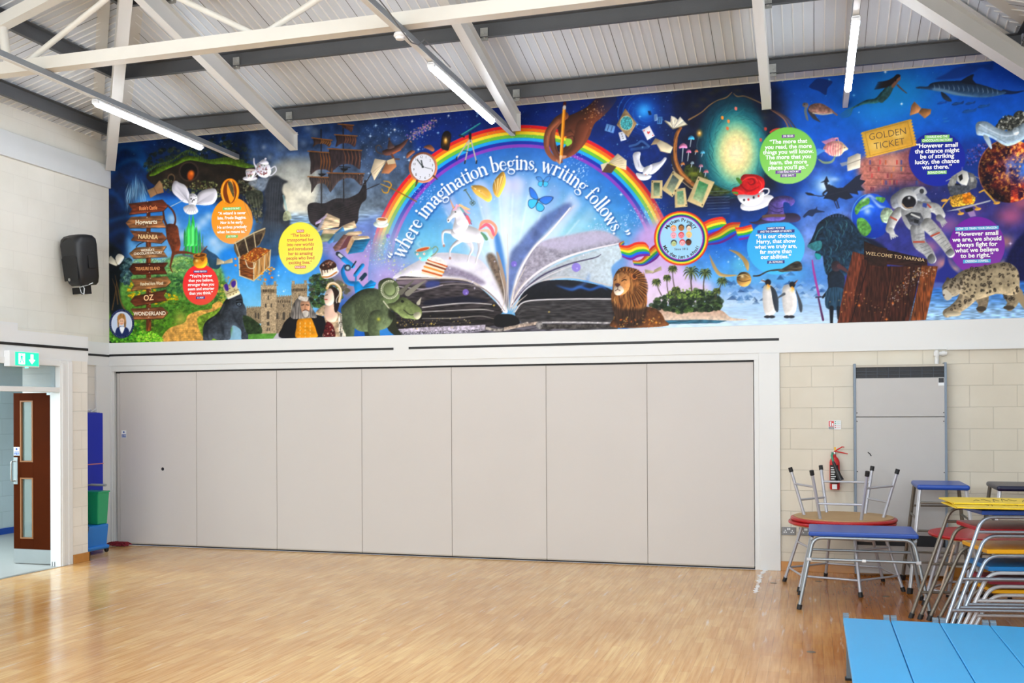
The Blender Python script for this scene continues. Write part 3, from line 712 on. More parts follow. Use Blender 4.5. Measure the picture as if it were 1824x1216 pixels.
    W([(362+350-350-362+pt(C, 362, 738)[0]+14.3*math.cos(t)*1.0, pt(C, 362, 738)[1]+22.3*math.sin(t)) for t in np.linspace(.4, 6.6, 26)], [2.5+2*abs(math.cos(t)) for t in np.linspace(.4, 6.6, 26)], '#e8951c')
    area(C((338, 640), (380, 610), (405, 700), (410, 800), (370, 860), (345, 800), (330, 720)), lambda X, Y, s: mix('#f5a83a', '#f4a028', (Y-330)/30.))
    S(C((340, 650), (370, 628), (400, 690), (402, 800)), '#4a4a3a', alpha=.9, tex=.5)
    W(C((300, 640), (275, 740), (305, 850)), 1, '#ffe27a', alpha=.8); W(C((430, 660), (445, 740), (420, 830)), 1, '#ffd75a', alpha=.8)
    nofig()
    # ---- teapot and cup
    fig('teapot')
    S(C((650, 440), (700, 410), (760, 420), (800, 470), (805, 540), (760, 585), (700, 580), (650, 540), (636, 490)), '#e4e2ec', relief=.5, r=5)
    S(C((680, 425), (730, 385), (785, 430), (740, 445)), '#d8d6e2', relief=.5, r=3); E(*pt(C, 748, 382), 2, 1.8, 0, '#d8d6e2')
    W(C((645, 470), (625, 430), (622, 380)), [3.4, 2.4, 2], '#dddbe6'); W(C((800, 490), (850, 465), (862, 510), (820, 555), (780, 565)), 2, '#dcdae4')
    blobs(C((660, 460), (720, 450), (770, 490), (760, 550), (700, 555), (660, 520)), 60, .6, 1.4, ['#7a3a3e', '#4c6a4a', '#a04a4a', '#6b3a48', '#d8cfd8'], 20)
    fig('teacup')
    E(*pt(C, 580, 595), 13, 4.4, 0, '#e6e4ee', relief=.4, r=2)
    S(C((536, 500), (640, 500), (625, 570), (590, 600), (550, 590)), '#e2e0ea', relief=.5, r=3); E(*pt(C, 585, 503), 8.4, 1.8, -2, '#c8b8ae'); W(C((632, 520), (658, 530), (640, 565), (622, 570)), 1.3, '#d8d6e2')
    blobs(C((555, 530), (610, 530), (600, 580), (560, 580)), 26, .5, 1.1, ['#7a3a3e', '#4c6a4a', '#a04a4a'], 21)
    nofig()
    # misty cliff and dark pine shapes right of the teapot
    S(C((560, 640), (700, 590), (800, 610), (720, 730), (640, 700)), '#8f9aa6', alpha=.8, blur=1, tex=.3)
    fig('dark_cliff')
    S(C((780, 610), (860, 560), (930, 600), (990, 630), (940, 660), (930, 740), (960, 800), (940, 900), (1000, 1000), (1010, 1100), (960, 1250), (900, 1420), (700, 1400), (690, 1200), (730, 1040), (760, 880), (740, 760)), '#2e3138', tex=.45, kind='n', blur=1)
    for k in range(5): W(C((800+k*30, 640), (790+k*26, 900), (770+k*30, 1200)), 1.4, '#4a4f58', alpha=.5)
    S(C((540, 740), (700, 730), (720, 860), (640, 900), (560, 850)), '#34382c', tex=.6, kind='f')
    for k in range(6): W(C((500+k*34, 790), (540+k*30, 930), (600+k*20, 1060)), [1, 2.2, .8], '#8c8672', alpha=.4)
    W(C((940, 780), (960, 870), (980, 960)), [3, 4, 2], '#8ab4b8', alpha=.6)
    S(C((950, 960), (1000, 950), (1030, 1030), (940, 1050)), '#b4b890', alpha=.7, tex=.3)
    nofig()
    area([(452, 400), (505, 400), (500, 440), (480, 520), (470, 470)], lambda X, Y, s: mix('#3a4350', '#2a70b4', (Y-400)/90.)*(1+.4*NOI[s][..., None]), blur=3, alpha=.8)
    for k in range(6): W([(484+k*3, 395), (480+k*3, 450)], .8, '#5d6874', smooth=False, alpha=.6)
    # ---- signpost
    fig('wooden_signpost')
    PL(A((432, 960), (474, 960), (480, 1400), (424, 1400)), '#5d2f1a', tex=.3, kind='v')
    PL(B((428, 100), (478, 100), (482, 1085), (428, 1095)), '#6b3a20', tex=.4, kind='v', relief=.4, r=2)
    brd = [(A, [(232, 868), (605, 822), (668, 888), (612, 944), (240, 985), (275, 925)], '#6a3420'), (A, [(205, 1075), (265, 1010), (628, 994), (602, 1055), (645, 1125), (250, 1130)], '#8a6040'),
           (B, [(250, 2), (600, 25), (652, 85), (590, 140), (262, 108), (296, 60)], '#7a4e34'), (B, [(242, 250), (320, 185), (650, 168), (612, 222), (658, 285), (290, 305)], '#8f6a48'),
           (B, [(240, 420), (280, 358), (665, 348), (620, 400), (655, 470), (290, 478)], '#4f2618'), (B, [(262, 530), (655, 498), (698, 560), (640, 612), (256, 655), (300, 590)], '#8c6440'),
           (B, [(255, 770), (300, 712), (652, 640), (612, 700), (655, 755), (310, 822)], '#5f3420'), (B, [(256, 848), (606, 830), (668, 890), (606, 955), (268, 965), (300, 905)], '#7d5236')]
    for f, P, c in brd:
        PL(f(*[(x+4, y+8) for x, y in P]), '#2c170e', alpha=.7); PL(f(*P), c, tex=.3, kind='h', relief=.45, r=2)
        p = np.array(P, float); mx, my = p.mean(0)
        for k in (-40, 40): W(f((p[:, 0].min()+50, my+k*.8+6), (p[:, 0].max()-50, my+k*.8-8)), .6, '#3a2012', smooth=False, alpha=.6)
        E(*pt(f, mx+5, p[:, 1].min()+22), .9, .9, 0, '#d8cbb8'); E(*pt(f, mx+5, p[:, 1].max()-22), .9, .9, 0, '#d8cbb8')
    nofig()
    # ---- hanging monkey
    fig('monkey')
    W(A((660, 885), (720, 950), (745, 1040), (725, 1120)), [3, 3.4, 3, 4], '#5a2e1e'); W(A((612, 950), (625, 1040), (655, 1120), (660, 1170)), [3, 3.4, 4, 5], '#4c2818')
    E(*pt(A, 715, 1175), 9, 10, 0, '#7c4228', tex=.3, relief=.5, r=3)
    S(B((650, -60), (760, -50), (785, 60), (800, 160), (770, 250), (720, 260), (690, 180), (650, 80)), '#6e3a24', tex=.3, relief=.55, r=5)
    W(B((760, 240), (860, 240), (965, 262)), [6, 4.4, 2.4], '#6b3822'); W(B((725, 240), (705, 320), (690, 400), (712, 450)), [6, 4, 2.6, 1.6], '#6a3824')
    W(B((320, 180), (350, 150), (400, 128)), 1.5, '#20262e')
    nofig()
    # ---- honey pot
    quote(357.5, 507, 32, 36.5, '#e8323a', '#e05a48')
    fig('honey_pot')
    S(B((950, 290), (1065, 270), (1092, 340), (1060, 400), (990, 410), (942, 370)), '#d2912a', relief=.7, r=4); E(*pt(B, 1010, 272), 12.2, 4.4, -6, '#c07a22'); E(*pt(B, 1010, 272), 9.6, 3, -6, '#5c3410')
    W(B((1000, 270), (1085, 175)), 1.6, '#7c3a22', smooth=False); E(*pt(B, 998, 264), 3, 2, -30, '#b07a3a'); G(*pt(B, 975, 330), 2.5, '#ffe6a0', .8); S(B((1010, 300), (1060, 300), (1040, 340)), '#8a4c10', alpha=.7)
    nofig()
    # ---- pupil badge
    fig('portrait_badge')
    c = pt(B, 163, 1012); E(c[0], c[1], 22.3, 26.2, 0, '#16224e'); E(c[0], c[1], 18.6, 21.8, 0, '#f0f2f6'); E(c[0], c[1], 17.6, 20.6, 0, '#c9d3e6')
    S(B((95, 1120), (110, 1060), (150, 1040), (200, 1045), (235, 1070), (240, 1110), (200, 1140), (140, 1145)), '#1b2c5c')
    S(B((140, 1050), (165, 1120), (195, 1050)), '#f2f4f8')
    S(B((120, 1040), (115, 950), (135, 910), (165, 900), (195, 915), (210, 980), (205, 1050), (190, 1040), (180, 960), (140, 960), (130, 1050)), '#9a7040', tex=.3, kind='v')
    E(*pt(B, 160, 985), 5.2, 7.2, 0, '#e6bfa4'); S(B((135, 970), (140, 935), (170, 925), (190, 960), (160, 950)), '#a87c48')
    for x in (152, 172): E(*pt(B, x, 982), .8, .6, 0, '#4a3a3a')
    W(B((152, 1008), (162, 1014), (172, 1006)), .8, '#b04a4a')
    for k in range(46):
        t = k/46*2*math.pi
        if k % 9 in (0,): continue
        x, y = c[0]+20.4*math.cos(t), c[1]+24*math.sin(t); W([(x-.5*math.cos(t), y-.6*math.sin(t)), (x+.7*math.cos(t), y+.8*math.sin(t))], .8, '#dfe4f0', smooth=False, alpha=.7)
    nofig()
    # ---- treasure chest
    fig('treasure_chest')
    S(D((405, 190), (420, 130), (500, 90), (600, 30), (680, -10), (740, -20), (740, 40), (700, 120), (660, 175), (470, 290), (430, 260)), '#6b5a42', tex=.35, kind='f', relief=.4)
    S(D((500, 130), (700, 30), (700, 100), (650, 175), (480, 280), (450, 230)), '#3c3026', tex=.4)
    for a, b in (((420, 130), (470, 290)), ((520, 75), (560, 235)), ((620, 25), (640, 180))): W(D(a, b), 1.8, '#c9b894', smooth=False)
    W(D((415, 140), (600, 40), (740, -20)), 2.2, '#cbbb98')
    PL(D((458, 290), (620, 350), (620, 545), (470, 490)), '#7d4a22', tex=.35, kind='h'); PL(D((620, 350), (800, 215), (790, 390), (620, 545)), '#a87e4c', tex=.3, kind='v')
    for p in (((458, 290), (470, 490)), ((620, 350), (620, 545)), ((800, 215), (790, 390)), ((458, 290), (620, 350)), ((620, 350), (800, 215)), ((470, 490), (620, 545)), ((620, 545), (790, 390)), ((680, 305), (676, 490)), ((740, 262), (734, 440))): W(D(*p), 2., '#d2c09a', smooth=False)
    for k in (1, 2): W(D((462, 290+k*66), (620, 350+k*64)), .9, '#3c2010', smooth=False)
    W(D((530, 330), (560, 400), (620, 410), (640, 360)), 1.5, '#e6dcc0')
    S(D((475, 295), (560, 240), (650, 185), (770, 205), (790, 225), (690, 300), (620, 345), (540, 320)), '#8a4a1c')
    blobs(D((480, 290), (560, 240), (650, 190), (760, 200), (780, 230), (690, 300), (620, 345), (540, 320)), 130, .7, 1.8, ['#e08a2a', '#f2c04a', '#a8551a', '#ffd878', '#7c3a18', '#c86a24'], 22, .6)
    blobs(D((640, 520), (700, 460), (790, 400), (860, 430), (820, 460), (720, 540), (650, 540)), 46, 1.2, 2.4, ['#e08a2a', '#f0b44a', '#c06a22', '#ead2a0'], 23, .6)
    for x, y in ((420, 310), (425, 380), (745, 535), (818, 512)): E(*pt(D, x, y), 2.6, 1.8, 10, '#e0862c')
    nofig()
    # ---- gorilla with crown
    fig('gorilla')
    S(D((70, 1160), (75, 1040), (120, 970), (200, 920), (250, 870), (290, 790), (330, 740), (400, 730), (480, 760), (530, 830), (545, 920), (560, 1010), (570, 1100), (560, 1180), (490, 1180), (480, 1080), (400, 1030), (370, 1080), (360, 1180), (240, 1190), (180, 1170), (160, 1190), (80, 1190)), '#3b4149', tex=.35, kind='f', relief=.7, r=7)
    S(D((350, 720), (400, 680), (470, 680), (500, 740), (500, 810), (460, 830), (420, 850), (370, 820)), '#353b44', tex=.3, relief=.6, r=5)
    S(D((430, 750), (490, 745), (498, 800), (470, 825), (435, 810)), '#15181e', relief=.3); W(D((430, 770), (490, 765)), 1.2, '#58616c'); E(*pt(D, 463, 800), 3.6, 2.2, 0, '#8fa2b4'); E(*pt(D, 463, 800), 2.2, 1.2, 0, '#2a2e36')
    for p in (((250, 930), (280, 1060), (300, 1160)), ((380, 860), (430, 980), (500, 1060)), ((120, 1000), (110, 1090), (130, 1180))): W(D(*p), [1, 4, 2], '#1c2027', alpha=.6, blur=1)
    for p in (((200, 940), (130, 1000)), ((300, 800), (260, 900)), ((520, 860), (540, 980))): W(D(*p), 2.5, '#6f7a86', alpha=.5, blur=1)
    fig('jewelled_crown')
    S(D((285, 610), (320, 570), (350, 590), (370, 550), (400, 525), (435, 545), (440, 600), (450, 640), (465, 680), (350, 740), (310, 680)), '#c9bd96', relief=.5, r=3)
    S(D((300, 600), (330, 580), (350, 640), (320, 655)), '#4a2a8a'); S(D((380, 560), (420, 545), (425, 590), (400, 620), (378, 600)), '#4a2a8a')
    W(D((325, 690), (390, 665), (455, 640)), 1.6, '#8a7a54'); W(D((345, 738), (400, 715), (465, 685)), 3, '#ece8dc'); W(D((340, 560), (345, 500)), 1.8, '#a8996c', smooth=False); W(D((322, 520), (362, 510)), 1.4, '#a8996c', smooth=False)
    for x, y in ((340, 660), (365, 700), (400, 690), (430, 670), (360, 630), (410, 640)): E(*pt(D, x, y), 1, 1, 0, '#5b4a2c')
    nofig()
    # ---- stone castle
    fig('stone_castle')
    def wall(f, P, c='#a8967c', step=14):
        PL(f(*P), c, tex=.22, kind='g'); p = np.array(P, float)
    for P, c in ((((540, 840), (700, 830), (700, 1010), (545, 1010)), '#8f8068'), (((860, 720), (1030, 710), (1030, 1120), (860, 1120)), '#93836c'), (((698, 600), (868, 592), (862, 1120), (700, 1120)), '#b3a084'), (((1028, 590), (1200, 580), (1195, 900), (1030, 900)), '#a08e74'), (((700, 640), (868, 632), (868, 680), (700, 684)), '#8a7a62'), (((1028, 630), (1200, 622), (1200, 660), (1028, 668)), '#7f705a')): wall(D, P, c)
    for x0, x1, y in ((545, 695, 835), (870, 1025, 714), (700, 868, 600), (1030, 1198, 588)):
        for k in range(int((x1-x0)/24)+1):
            x = x0+k*24; PL(D((x, y-12), (x+13, y-12), (x+13, y+2), (x, y+2)), '#9a8a70')
    for x, y in ((735, 575), (850, 570), (1048, 565), (1180, 560)): PL(D((x-16, y-18), (x+16, y-18), (x+14, y+40), (x-14, y+40)), '#a39277', tex=.2, kind='g')
    for k in range(7): PL(D((722+k*18, 640), (731+k*18, 640), (731+k*18, 668), (722+k*18, 668)), '#3c352c')
    for k in range(8): PL(D((1046+k*17, 632), (1054+k*17, 632), (1054+k*17, 656), (1046+k*17, 656)), '#3c352c')
    for k in range(6): PL(D((880+k*24, 760), (891+k*24, 760), (891+k*24, 784), (880+k*24, 784)), '#4a4034')
    for x, y, w, h in ((778, 705, 14, 46), (750, 790, 16, 44), (810, 790, 14, 44), (776, 870, 26, 90), (776, 990, 28, 42), (766, 1055, 12, 34), (788, 1055, 12, 34), (875, 890, 20, 70), (946, 880, 26, 90), (1012, 890, 14, 70), (1112, 700, 14, 50), (640, 890, 16, 60), (672, 890, 16, 70), (945, 800, 12, 36)):
        PL(D((x-w/2, y+h*.15), (x, y), (x+w/2, y+h*.15), (x+w/2, y+h), (x-w/2, y+h)), '#4c463e')
    for yy in range(620, 1110, 22): W(D((702, yy), (862, yy-2)), .4, '#7c6c54', smooth=False, alpha=.4)
    S(D((500, 940), (560, 930), (640, 980), (700, 1040), (700, 1120), (560, 1130)), '#2c3c24', tex=.5, kind='f')
    PL(D((560, 1125), (870, 1115), (850, 1180), (560, 1185)), '#5f9440', tex=.2); PL(D((870, 1115), (960, 1115), (960, 1180), (820, 1185)), '#c3bfc4')
    blobs(F((300, 580), (400, 500), (500, 560), (620, 600), (700, 680), (620, 760), (560, 800), (420, 860), (320, 860), (290, 700)), 240, 2, 5, ['#25351f', '#34502a', '#182415', '#56703a', '#4a4a44'], 24, .8)
    nofig()
    S(F((480, 540), (600, 520), (720, 600), (760, 640), (700, 760), (640, 700), (560, 600)), '#8a7a6c', alpha=.55, blur=3)
    # ---- bearded man
    fig('bearded_man')
    S(F((10, 1170), (15, 1060), (60, 980), (130, 940), (200, 960), (320, 950), (390, 930), (460, 970), (478, 1050), (470, 1170)), '#14141a', relief=.5, r=4)
    S(F((165, 1170), (160, 1060), (175, 980), (240, 955), (310, 960), (345, 1030), (368, 1100), (368, 1165)), '#d8941c', tex=.12, relief=.3, r=3)
    for k in range(3):
        for j in range(5): W(F((200+k*52, 1010+j*36), (200+k*52, 1026+j*34)), 1, '#f2e2b4', smooth=False)
    S(F((110, 960), (120, 850), (160, 770), (220, 740), (290, 770), (320, 850), (350, 900), (370, 960), (310, 960), (200, 970)), '#75706c', tex=.4, kind='v', relief=.4)
    S(F((205, 800), (250, 780), (295, 800), (302, 860), (280, 920), (240, 930), (212, 880)), '#c79a7c', relief=.35, r=3)
    S(F((210, 780), (180, 760), (195, 735), (240, 745), (285, 750), (270, 790)), '#c9c3bb', tex=.2)
    W(F((215, 830), (240, 824)), 1.6, '#2e2420'); W(F((262, 824), (288, 830)), 1.6, '#2e2420'); W(F((252, 830), (250, 870)), 1, '#8a5c44')
    S(F((225, 890), (255, 880), (290, 892), (290, 930), (262, 955), (235, 940)), '#d8d2ca', tex=.2, kind='v'); W(F((230, 888), (257, 878), (288, 890)), 1.6, '#5c3a30')
    # ---- lady with a headdress
    fig('lady_in_headdress')
    S(F((360, 920), (390, 870), (450, 830), (480, 870), (450, 940)), '#b9a488', tex=.4, kind='f', relief=.3)
    S(F((440, 860), (520, 840), (600, 900), (640, 930), (680, 1000), (685, 1150), (440, 1160), (470, 1050), (445, 940)), '#bda78c', tex=.45, kind='f', relief=.3)
    S(F((450, 900), (480, 800), (540, 800), (560, 890), (590, 930), (560, 1000), (480, 990)), '#e6c6b4', relief=.35, r=4)
    S(F((480, 660), (540, 640), (600, 690), (610, 790), (580, 900), (552, 880), (545, 760), (520, 690)), '#2b1d18')
    S(F((455, 720), (480, 670), (520, 660), (545, 710), (550, 790), (520, 830), (475, 830), (452, 790)), '#ecd2c2', relief=.35, r=4)
    W(F((478, 655), (500, 615), (550, 605), (600, 640), (620, 700), (605, 790)), 5, '#d8b884'); W(F((485, 640), (505, 610), (550, 600), (605, 640), (622, 700), (600, 800)), 1.4, '#f6f2e8')
    for k in range(12): E(*pt(F, 590+18*math.sin(k/2.), 660+k*13), 1, 1, 0, '#f4f0e6')
    W(F((462, 728), (482, 722)), 1.2, '#3c2a24'); W(F((455, 772), (478, 772)), 1.6, '#a03a34'); W(F((452, 745), (446, 760)), 1, '#c79c88')
    S(F((445, 1160), (455, 1060), (480, 1000), (540, 1040), (560, 1160)), '#5a1c1e', tex=.6, kind='f'); blobs(F((450, 1150), (470, 1040), (540, 1050), (550, 1150)), 24, .8, 1.6, ['#e8dcc8', '#2a1012', '#8a3030'], 25)
    S(F((600, 930), (660, 960), (690, 1050), (684, 1150), (610, 1155)), '#c6beb0', tex=.6, kind='v'); blobs(F((600, 940), (660, 960), (684, 1140), (610, 1150)), 26, .7, 1.3, ['#3c3834', '#f0ece2'], 26)
    nofig()
    # ---- chocolate cake
    fig('chocolate_cake')
    E(*pt(F, 520, 510), 15.5, 6, -24, '#d9d6e2'); S(F((400, 430), (450, 375), (500, 365), (560, 390), (585, 470), (560, 510), (480, 545), (430, 545), (410, 490)), '#e8dcc8', relief=.4, r=4)
    S(F((400, 430), (450, 375), (505, 362), (560, 390), (575, 430), (540, 450), (440, 470)), '#3c221a', tex=.4)
    for k in range(6): W(F((420+k*27, 450-k*8), (430+k*27, 520-k*14-(k % 2)*14)), [2.2, 1], '#3c221a', smooth=False)
    W(F((430, 540), (500, 535), (575, 490)), 2.6, '#b8783c'); blobs(F((440, 420), (500, 380), (550, 400), (500, 440)), 14, 1, 2, ['#8a5a44', '#d8c0b0', '#251410'], 27)
    # ---- microscope
    fig('microscope')
    W(F((660, 430), (640, 480), (660, 550), (700, 600), (765, 610)), [6, 7, 8, 8, 9], '#1878b8', relief=.5, r=2)
    W(F((590, 300), (655, 355)), 8, '#2b3440', smooth=False); W(F((605, 312), (665, 358)), 5, '#c8ced4', smooth=False)
    W(F((650, 355), (740, 425)), 9, '#2a90d0', smooth=False, relief=.5, r=2); W(F((735, 440), (775, 380)), 2.4, '#20303c', smooth=False); E(*pt(F, 690, 445), 6, 6, 0, '#3a4654', relief=.5); E(*pt(F, 690, 445), 3, 3, 0, '#b4c0c8')
    W(F((770, 520), (845, 420)), 7, '#2488c8', smooth=False, relief=.4, r=2); W(F((760, 505), (820, 425)), 1.6, '#1b3246', smooth=False)
    W(F((830, 560), (870, 515)), 7, '#1d3c50', smooth=False); W(F((775, 530), (775, 600)), 3, '#2a7cb0', smooth=False); W(F((775, 595), (820, 570)), 2, '#c8ced4', smooth=False)
    S(F((755, 640), (760, 590), (800, 580), (850, 640), (930, 570), (985, 600), (960, 650), (850, 700), (770, 710)), '#1592d6', smooth=False, relief=.4, r=3); W(F((850, 650), (975, 620)), 1.2, '#0c5c8c', smooth=False)
    # ---- heap of closed books
    fig('heap_of_books')
    def bk(P, cov, page='#d6bfa0'):
        PL(F(*P[0]), page, tex=.25, kind='h', relief=.25); PL(F(*P[1]), cov, relief=.3, r=3, tex=.15, kind='h')
        p = P[0]
        for k in range(1, 5):
            u = k/5.; W(F((p[0][0]*(1-u)+p[-1][0]*u, p[0][1]*(1-u)+p[-1][1]*u), (p[1][0]*(1-u)+p[2][0]*u, p[1][1]*(1-u)+p[2][1]*u)), .5, '#8f7860', smooth=False, alpha=.6)
    bk([[(420, -55), (475, -120), (610, -60), (610, -20), (430, -30)], [(355, -20), (480, -110), (475, -90), (430, -30), (360, 0)]], '#b8a8c4')
    bk([[(400, -10), (450, -60), (610, -20), (600, 20), (395, 60)], [(358, 72), (430, -60), (450, -50), (400, 70), (375, 78)]], '#9a96a0')
    bk([[(425, 95), (440, 45), (610, 50), (615, 90), (430, 110)], [(380, 165), (425, 95), (600, 95), (560, 160), (395, 185)]], '#7f8a6c')
    bk([[(570, 60), (640, 10), (760, -40), (785, 30), (560, 90)], [(480, 180), (560, 90), (640, 15), (660, 60), (530, 180), (500, 200)]], '#4f86b4')
    PL(F((560, 90), (780, 35), (700, 120), (540, 190)), '#5f7c94')
    bk([[(640, 125), (700, 75), (830, 65), (840, 92), (670, 150)], [(538, 235), (650, 100), (690, 110), (600, 265), (560, 275)]], '#7a5a54'); PL(F((690, 115), (800, 110), (720, 220), (600, 265)), '#6d4448')
    bk([[(720, 170), (740, 115), (900, 115), (922, 140), (760, 165)], [(735, 190), (760, 160), (925, 145), (850, 280), (690, 305)]], '#2a6f96'); PL(F((668, 265), (730, 120), (760, 165), (690, 305)), '#b99a78', tex=.2)
    nofig()
    # ---- open book at the foot of the picture
    fig('giant_open_book')
    PL([(705, 580), (900, 574), (1100, 566), (1100, 612), (705, 618)], '#55525a', tex=.5, kind='h')
    S(H((130, 640), (140, 600), (250, 525), (350, 470), (480, 400), (640, 385), (800, 400), (930, 430), (1050, 540), (1160, 720), (1240, 960), (1180, 960), (1100, 830), (950, 720), (760, 650), (420, 640)), '#e9e6f2', tex=.08, kind='n', relief=.2, r=8)
    S(H((640, 520), (760, 545), (900, 600), (1020, 680), (950, 700), (800, 640), (640, 620), (580, 600)), '#8a8098', alpha=.85, blur=2, tex=.2)
    S(H((1030, 440), (1100, 400), (1180, 560), (1230, 760), (1240, 940), (1160, 740)), '#7c6c60', tex=.3, blur=2)
    S(H((1110, 210), (1150, 200), (1200, 400), (1230, 620), (1225, 700), (1160, 500), (1120, 350)), '#3a78c4', blur=2, alpha=.8)
    S(H((1130, 400), (1160, 420), (1230, 700), (1245, 900), (1200, 700)), '#b49a84', alpha=.9)
    # right hand standing leaves
    S(J((10, 900), (40, 460), (130, 330), (300, 130), (560, -40), (620, 0), (420, 200), (250, 400), (120, 620), (60, 820)), '#4a5a94', blur=3, alpha=.75, tex=.3, kind='n')
    S(J((40, 940), (110, 620), (250, 380), (400, 230), (620, 0), (640, 0), (420, 230), (270, 400), (140, 620), (70, 900)), '#d6d0dc', blur=1)
    S(J((40, 950), (130, 640), (300, 350), (600, 260), (900, 215), (1080, 300), (1060, 350), (800, 400), (520, 500), (300, 640), (160, 790)), '#a39cab', tex=.25, kind='f', alpha=.92, blur=1)
    S(J((300, 340), (600, 255), (900, 212), (1080, 300), (900, 340), (560, 400)), '#c9c2dc', alpha=.7, blur=3)
    S(J((150, 800), (330, 620), (560, 500), (800, 410), (1060, 350), (1100, 460), (1000, 560), (1000, 740), (700, 660), (420, 670), (240, 740)), '#a8a6ae', tex=.12, alpha=.95, blur=1, grad=('#d4e2ea', 0))
    for P, w, c in ((((60, 900), (160, 740), (330, 590), (560, 470), (820, 390), (1070, 335)), [2, 3, 4, 4, 3, 2], '#efeaf0'), (((70, 905), (180, 770), (360, 630), (600, 530), (840, 470), (900, 440)), [2, 2.4, 3, 2.6, 2, 1], '#54506a'),
                    (((60, 930), (200, 760), (360, 660), (560, 570), (640, 545)), [1.5, 2, 2, 1.4, 1], '#ddd8dd'), (((70, 950), (200, 790), (360, 690), (520, 655), (700, 665), (1000, 735)), [2, 3, 3.4, 3, 2.4, 2], '#cfcacb'),
                    (((50, 930), (120, 640), (260, 390), (420, 230), (610, 0)), [2, 3, 3, 3, 2], '#f4f0f4')):
        W(J(*P), w, c)
    area(J((110, 920), (170, 800), (300, 710), (450, 680), (700, 690), (1000, 770), (1000, 865), (300, 875), (160, 900)), lambda X, Y, s: mix('#20222c', '#15161d', (Y-500)/30.)*(1+.3*NOF[s][..., None]))
    W(J((480, 730), (620, 770), (700, 745), (800, 770), (900, 740), (960, 770)), [1, 4, 5, 4, 5, 1], '#2c66b8', alpha=.85, blur=1); W(J((500, 735), (640, 760), (760, 700), (790, 620)), [1, 4, 6, 2], '#5a86d0', alpha=.5, blur=2)
    S(J((90, 990), (150, 900), (300, 872), (600, 862), (1000, 858), (1050, 1080), (350, 1075), (150, 1075)), '#3c3a3c', tex=.4, kind='h', relief=.3, r=3)
    for k in range(9): W(J((110+k*4, 980+k*10), (200, 895+k*20), (500, 880+k*21), (1030, 872+k*22)), .7, ['#6a6666', '#242428', '#565252'][k % 3], alpha=.7)
    W(J((90, 980), (160, 895), (300, 868), (640, 858), (1000, 858)), 2.4, '#d9d6da')
    W(J((330, 1080), (600, 1078), (1060, 1085)), 3, '#b9b6b8', tex=.4); PL(J((330, 1095), (1060, 1100), (1060, 1135), (330, 1140)), '#4a4644', tex=.6)
    # left hand dark leaves
    area(H((150, 640), (400, 628), (650, 640), (800, 655), (950, 720), (1080, 830), (1190, 960), (1140, 1010), (1110, 1100), (900, 1110), (400, 1150), (140, 1160), (120, 900)),
         lambda X, Y, s: mix('#4a4448', '#2a2628', (Y-500)/70.)*(1+.9*STRH[s][..., None]))
    for P, w, c in ((((150, 645), (420, 640), (660, 640), (860, 665), (1000, 740), (1160, 880)), [2.4, 2.4, 2.6, 3, 3, 2], '#cdc2bc'), (((300, 780), (520, 720), (700, 695), (860, 700), (1000, 740), (1120, 840), (1210, 960)), [1.4, 2, 2, 2, 2, 1.6, 1], '#8a8284'),
                    (((400, 925), (600, 900), (860, 880), (1080, 895)), [2, 2.4, 2.6, 1.6], '#c9c5c4'), (((400, 968), (700, 955), (980, 945), (1100, 960)), [1.6, 2, 2, 1], '#b4b0ae'), (((400, 1035), (700, 1030), (960, 1010), (1100, 1035)), [1.6, 2, 1.6, 1], '#8f8a86'),
                    (((170, 690), (420, 690), (700, 670), (900, 690)), 1.2, '#5d5a78'), (((170, 720), (420, 745), (600, 705)), 1.5, '#c0b6c0')):
        W(H(*P), w, c)
    for P, c in ((((160, 660), (420, 650), (420, 690), (170, 700)), '#8c7c88'), (((430, 860), (600, 830), (860, 820), (1050, 870), (700, 880), (430, 905)), '#17192c'), (((400, 985), (800, 968), (1060, 990), (700, 1015), (400, 1025)), '#1c1a1c'), (((450, 670), (560, 665), (560, 710), (440, 730)), '#3c4a8c')):
        S(H(*P), c, alpha=.8, blur=1)
    PL(H((140, 1140), (400, 1120), (1020, 1095), (1020, 1150), (800, 1180), (140, 1205)), '#c4bccc', tex=.5, kind='f'); PL(H((140, 1165), (800, 1150), (1020, 1135), (800, 1185), (140, 1205)), '#8f8a96', tex=.7, kind='g')
    S(H((1110, 1100), (1120, 1010), (1180, 990), (1300, 1000), (1360, 1070), (1300, 1110), (1180, 1120)), '#17161a')
    for P in (((1180, 960), (1210, 800), (1160, 560)), ((1220, 960), (1235, 700), (1225, 500)), ((1245, 950), (1243, 600), (1240, 200)), ((1260, 960), (1300, 760), (1420, 520)), ((1290, 980), (1340, 880), (1430, 800)), ((1280, 960), (1320, 800), (1430, 640))): W(H(*P), [1, 2.2, 1], '#d8cdc4', alpha=.9)
    W(H((1030, 1130), (1140, 1150), (1260, 1130), (1430, 1080)), 5, '#a8a09a', tex=.6); W(J((0, 1135), (150, 1110), (300, 1085)), 5, '#b0a094', tex=.6); E(*pt(J, 320, 1105), 6, 7, 0, '#8f8c8c', tex=.6)
    nofig()
    dust([(710, 575), (760, 577), (830, 572)], 60, 5, ['#f6e27a', '#ffd050', '#fff2b0'], .4, 1.1, 51)
    for x, y, s in ((pt(H, 488, 1085)+(2,)), (pt(H, 1105, 905)+(1.8,)), (pt(H, 155, 1075)+(1.6,)), (pt(J, 412, 980)+(1.4,))): spark(x, y, s, '#ffe27a')
    for f, x, y, r in ((H, 826, 775, 5.5), (H, 1302, 497, 5.3), (J, 668, 560, 8), (H, 62, 222, 4)): E(*pt(f, x, y), r, r, 0, '#8a74d8', alpha=.75); G(*pt(f, x+8, y+10), 1.2, '#e8e0ff', .8)
    for x, y in (pt(H, 672, 540), pt(H, 895, 672), pt(H, 1112, 472), pt(J, 738, 446), pt(H, 915, 735)): spark(x, y, 1.5, '#f0ecff')
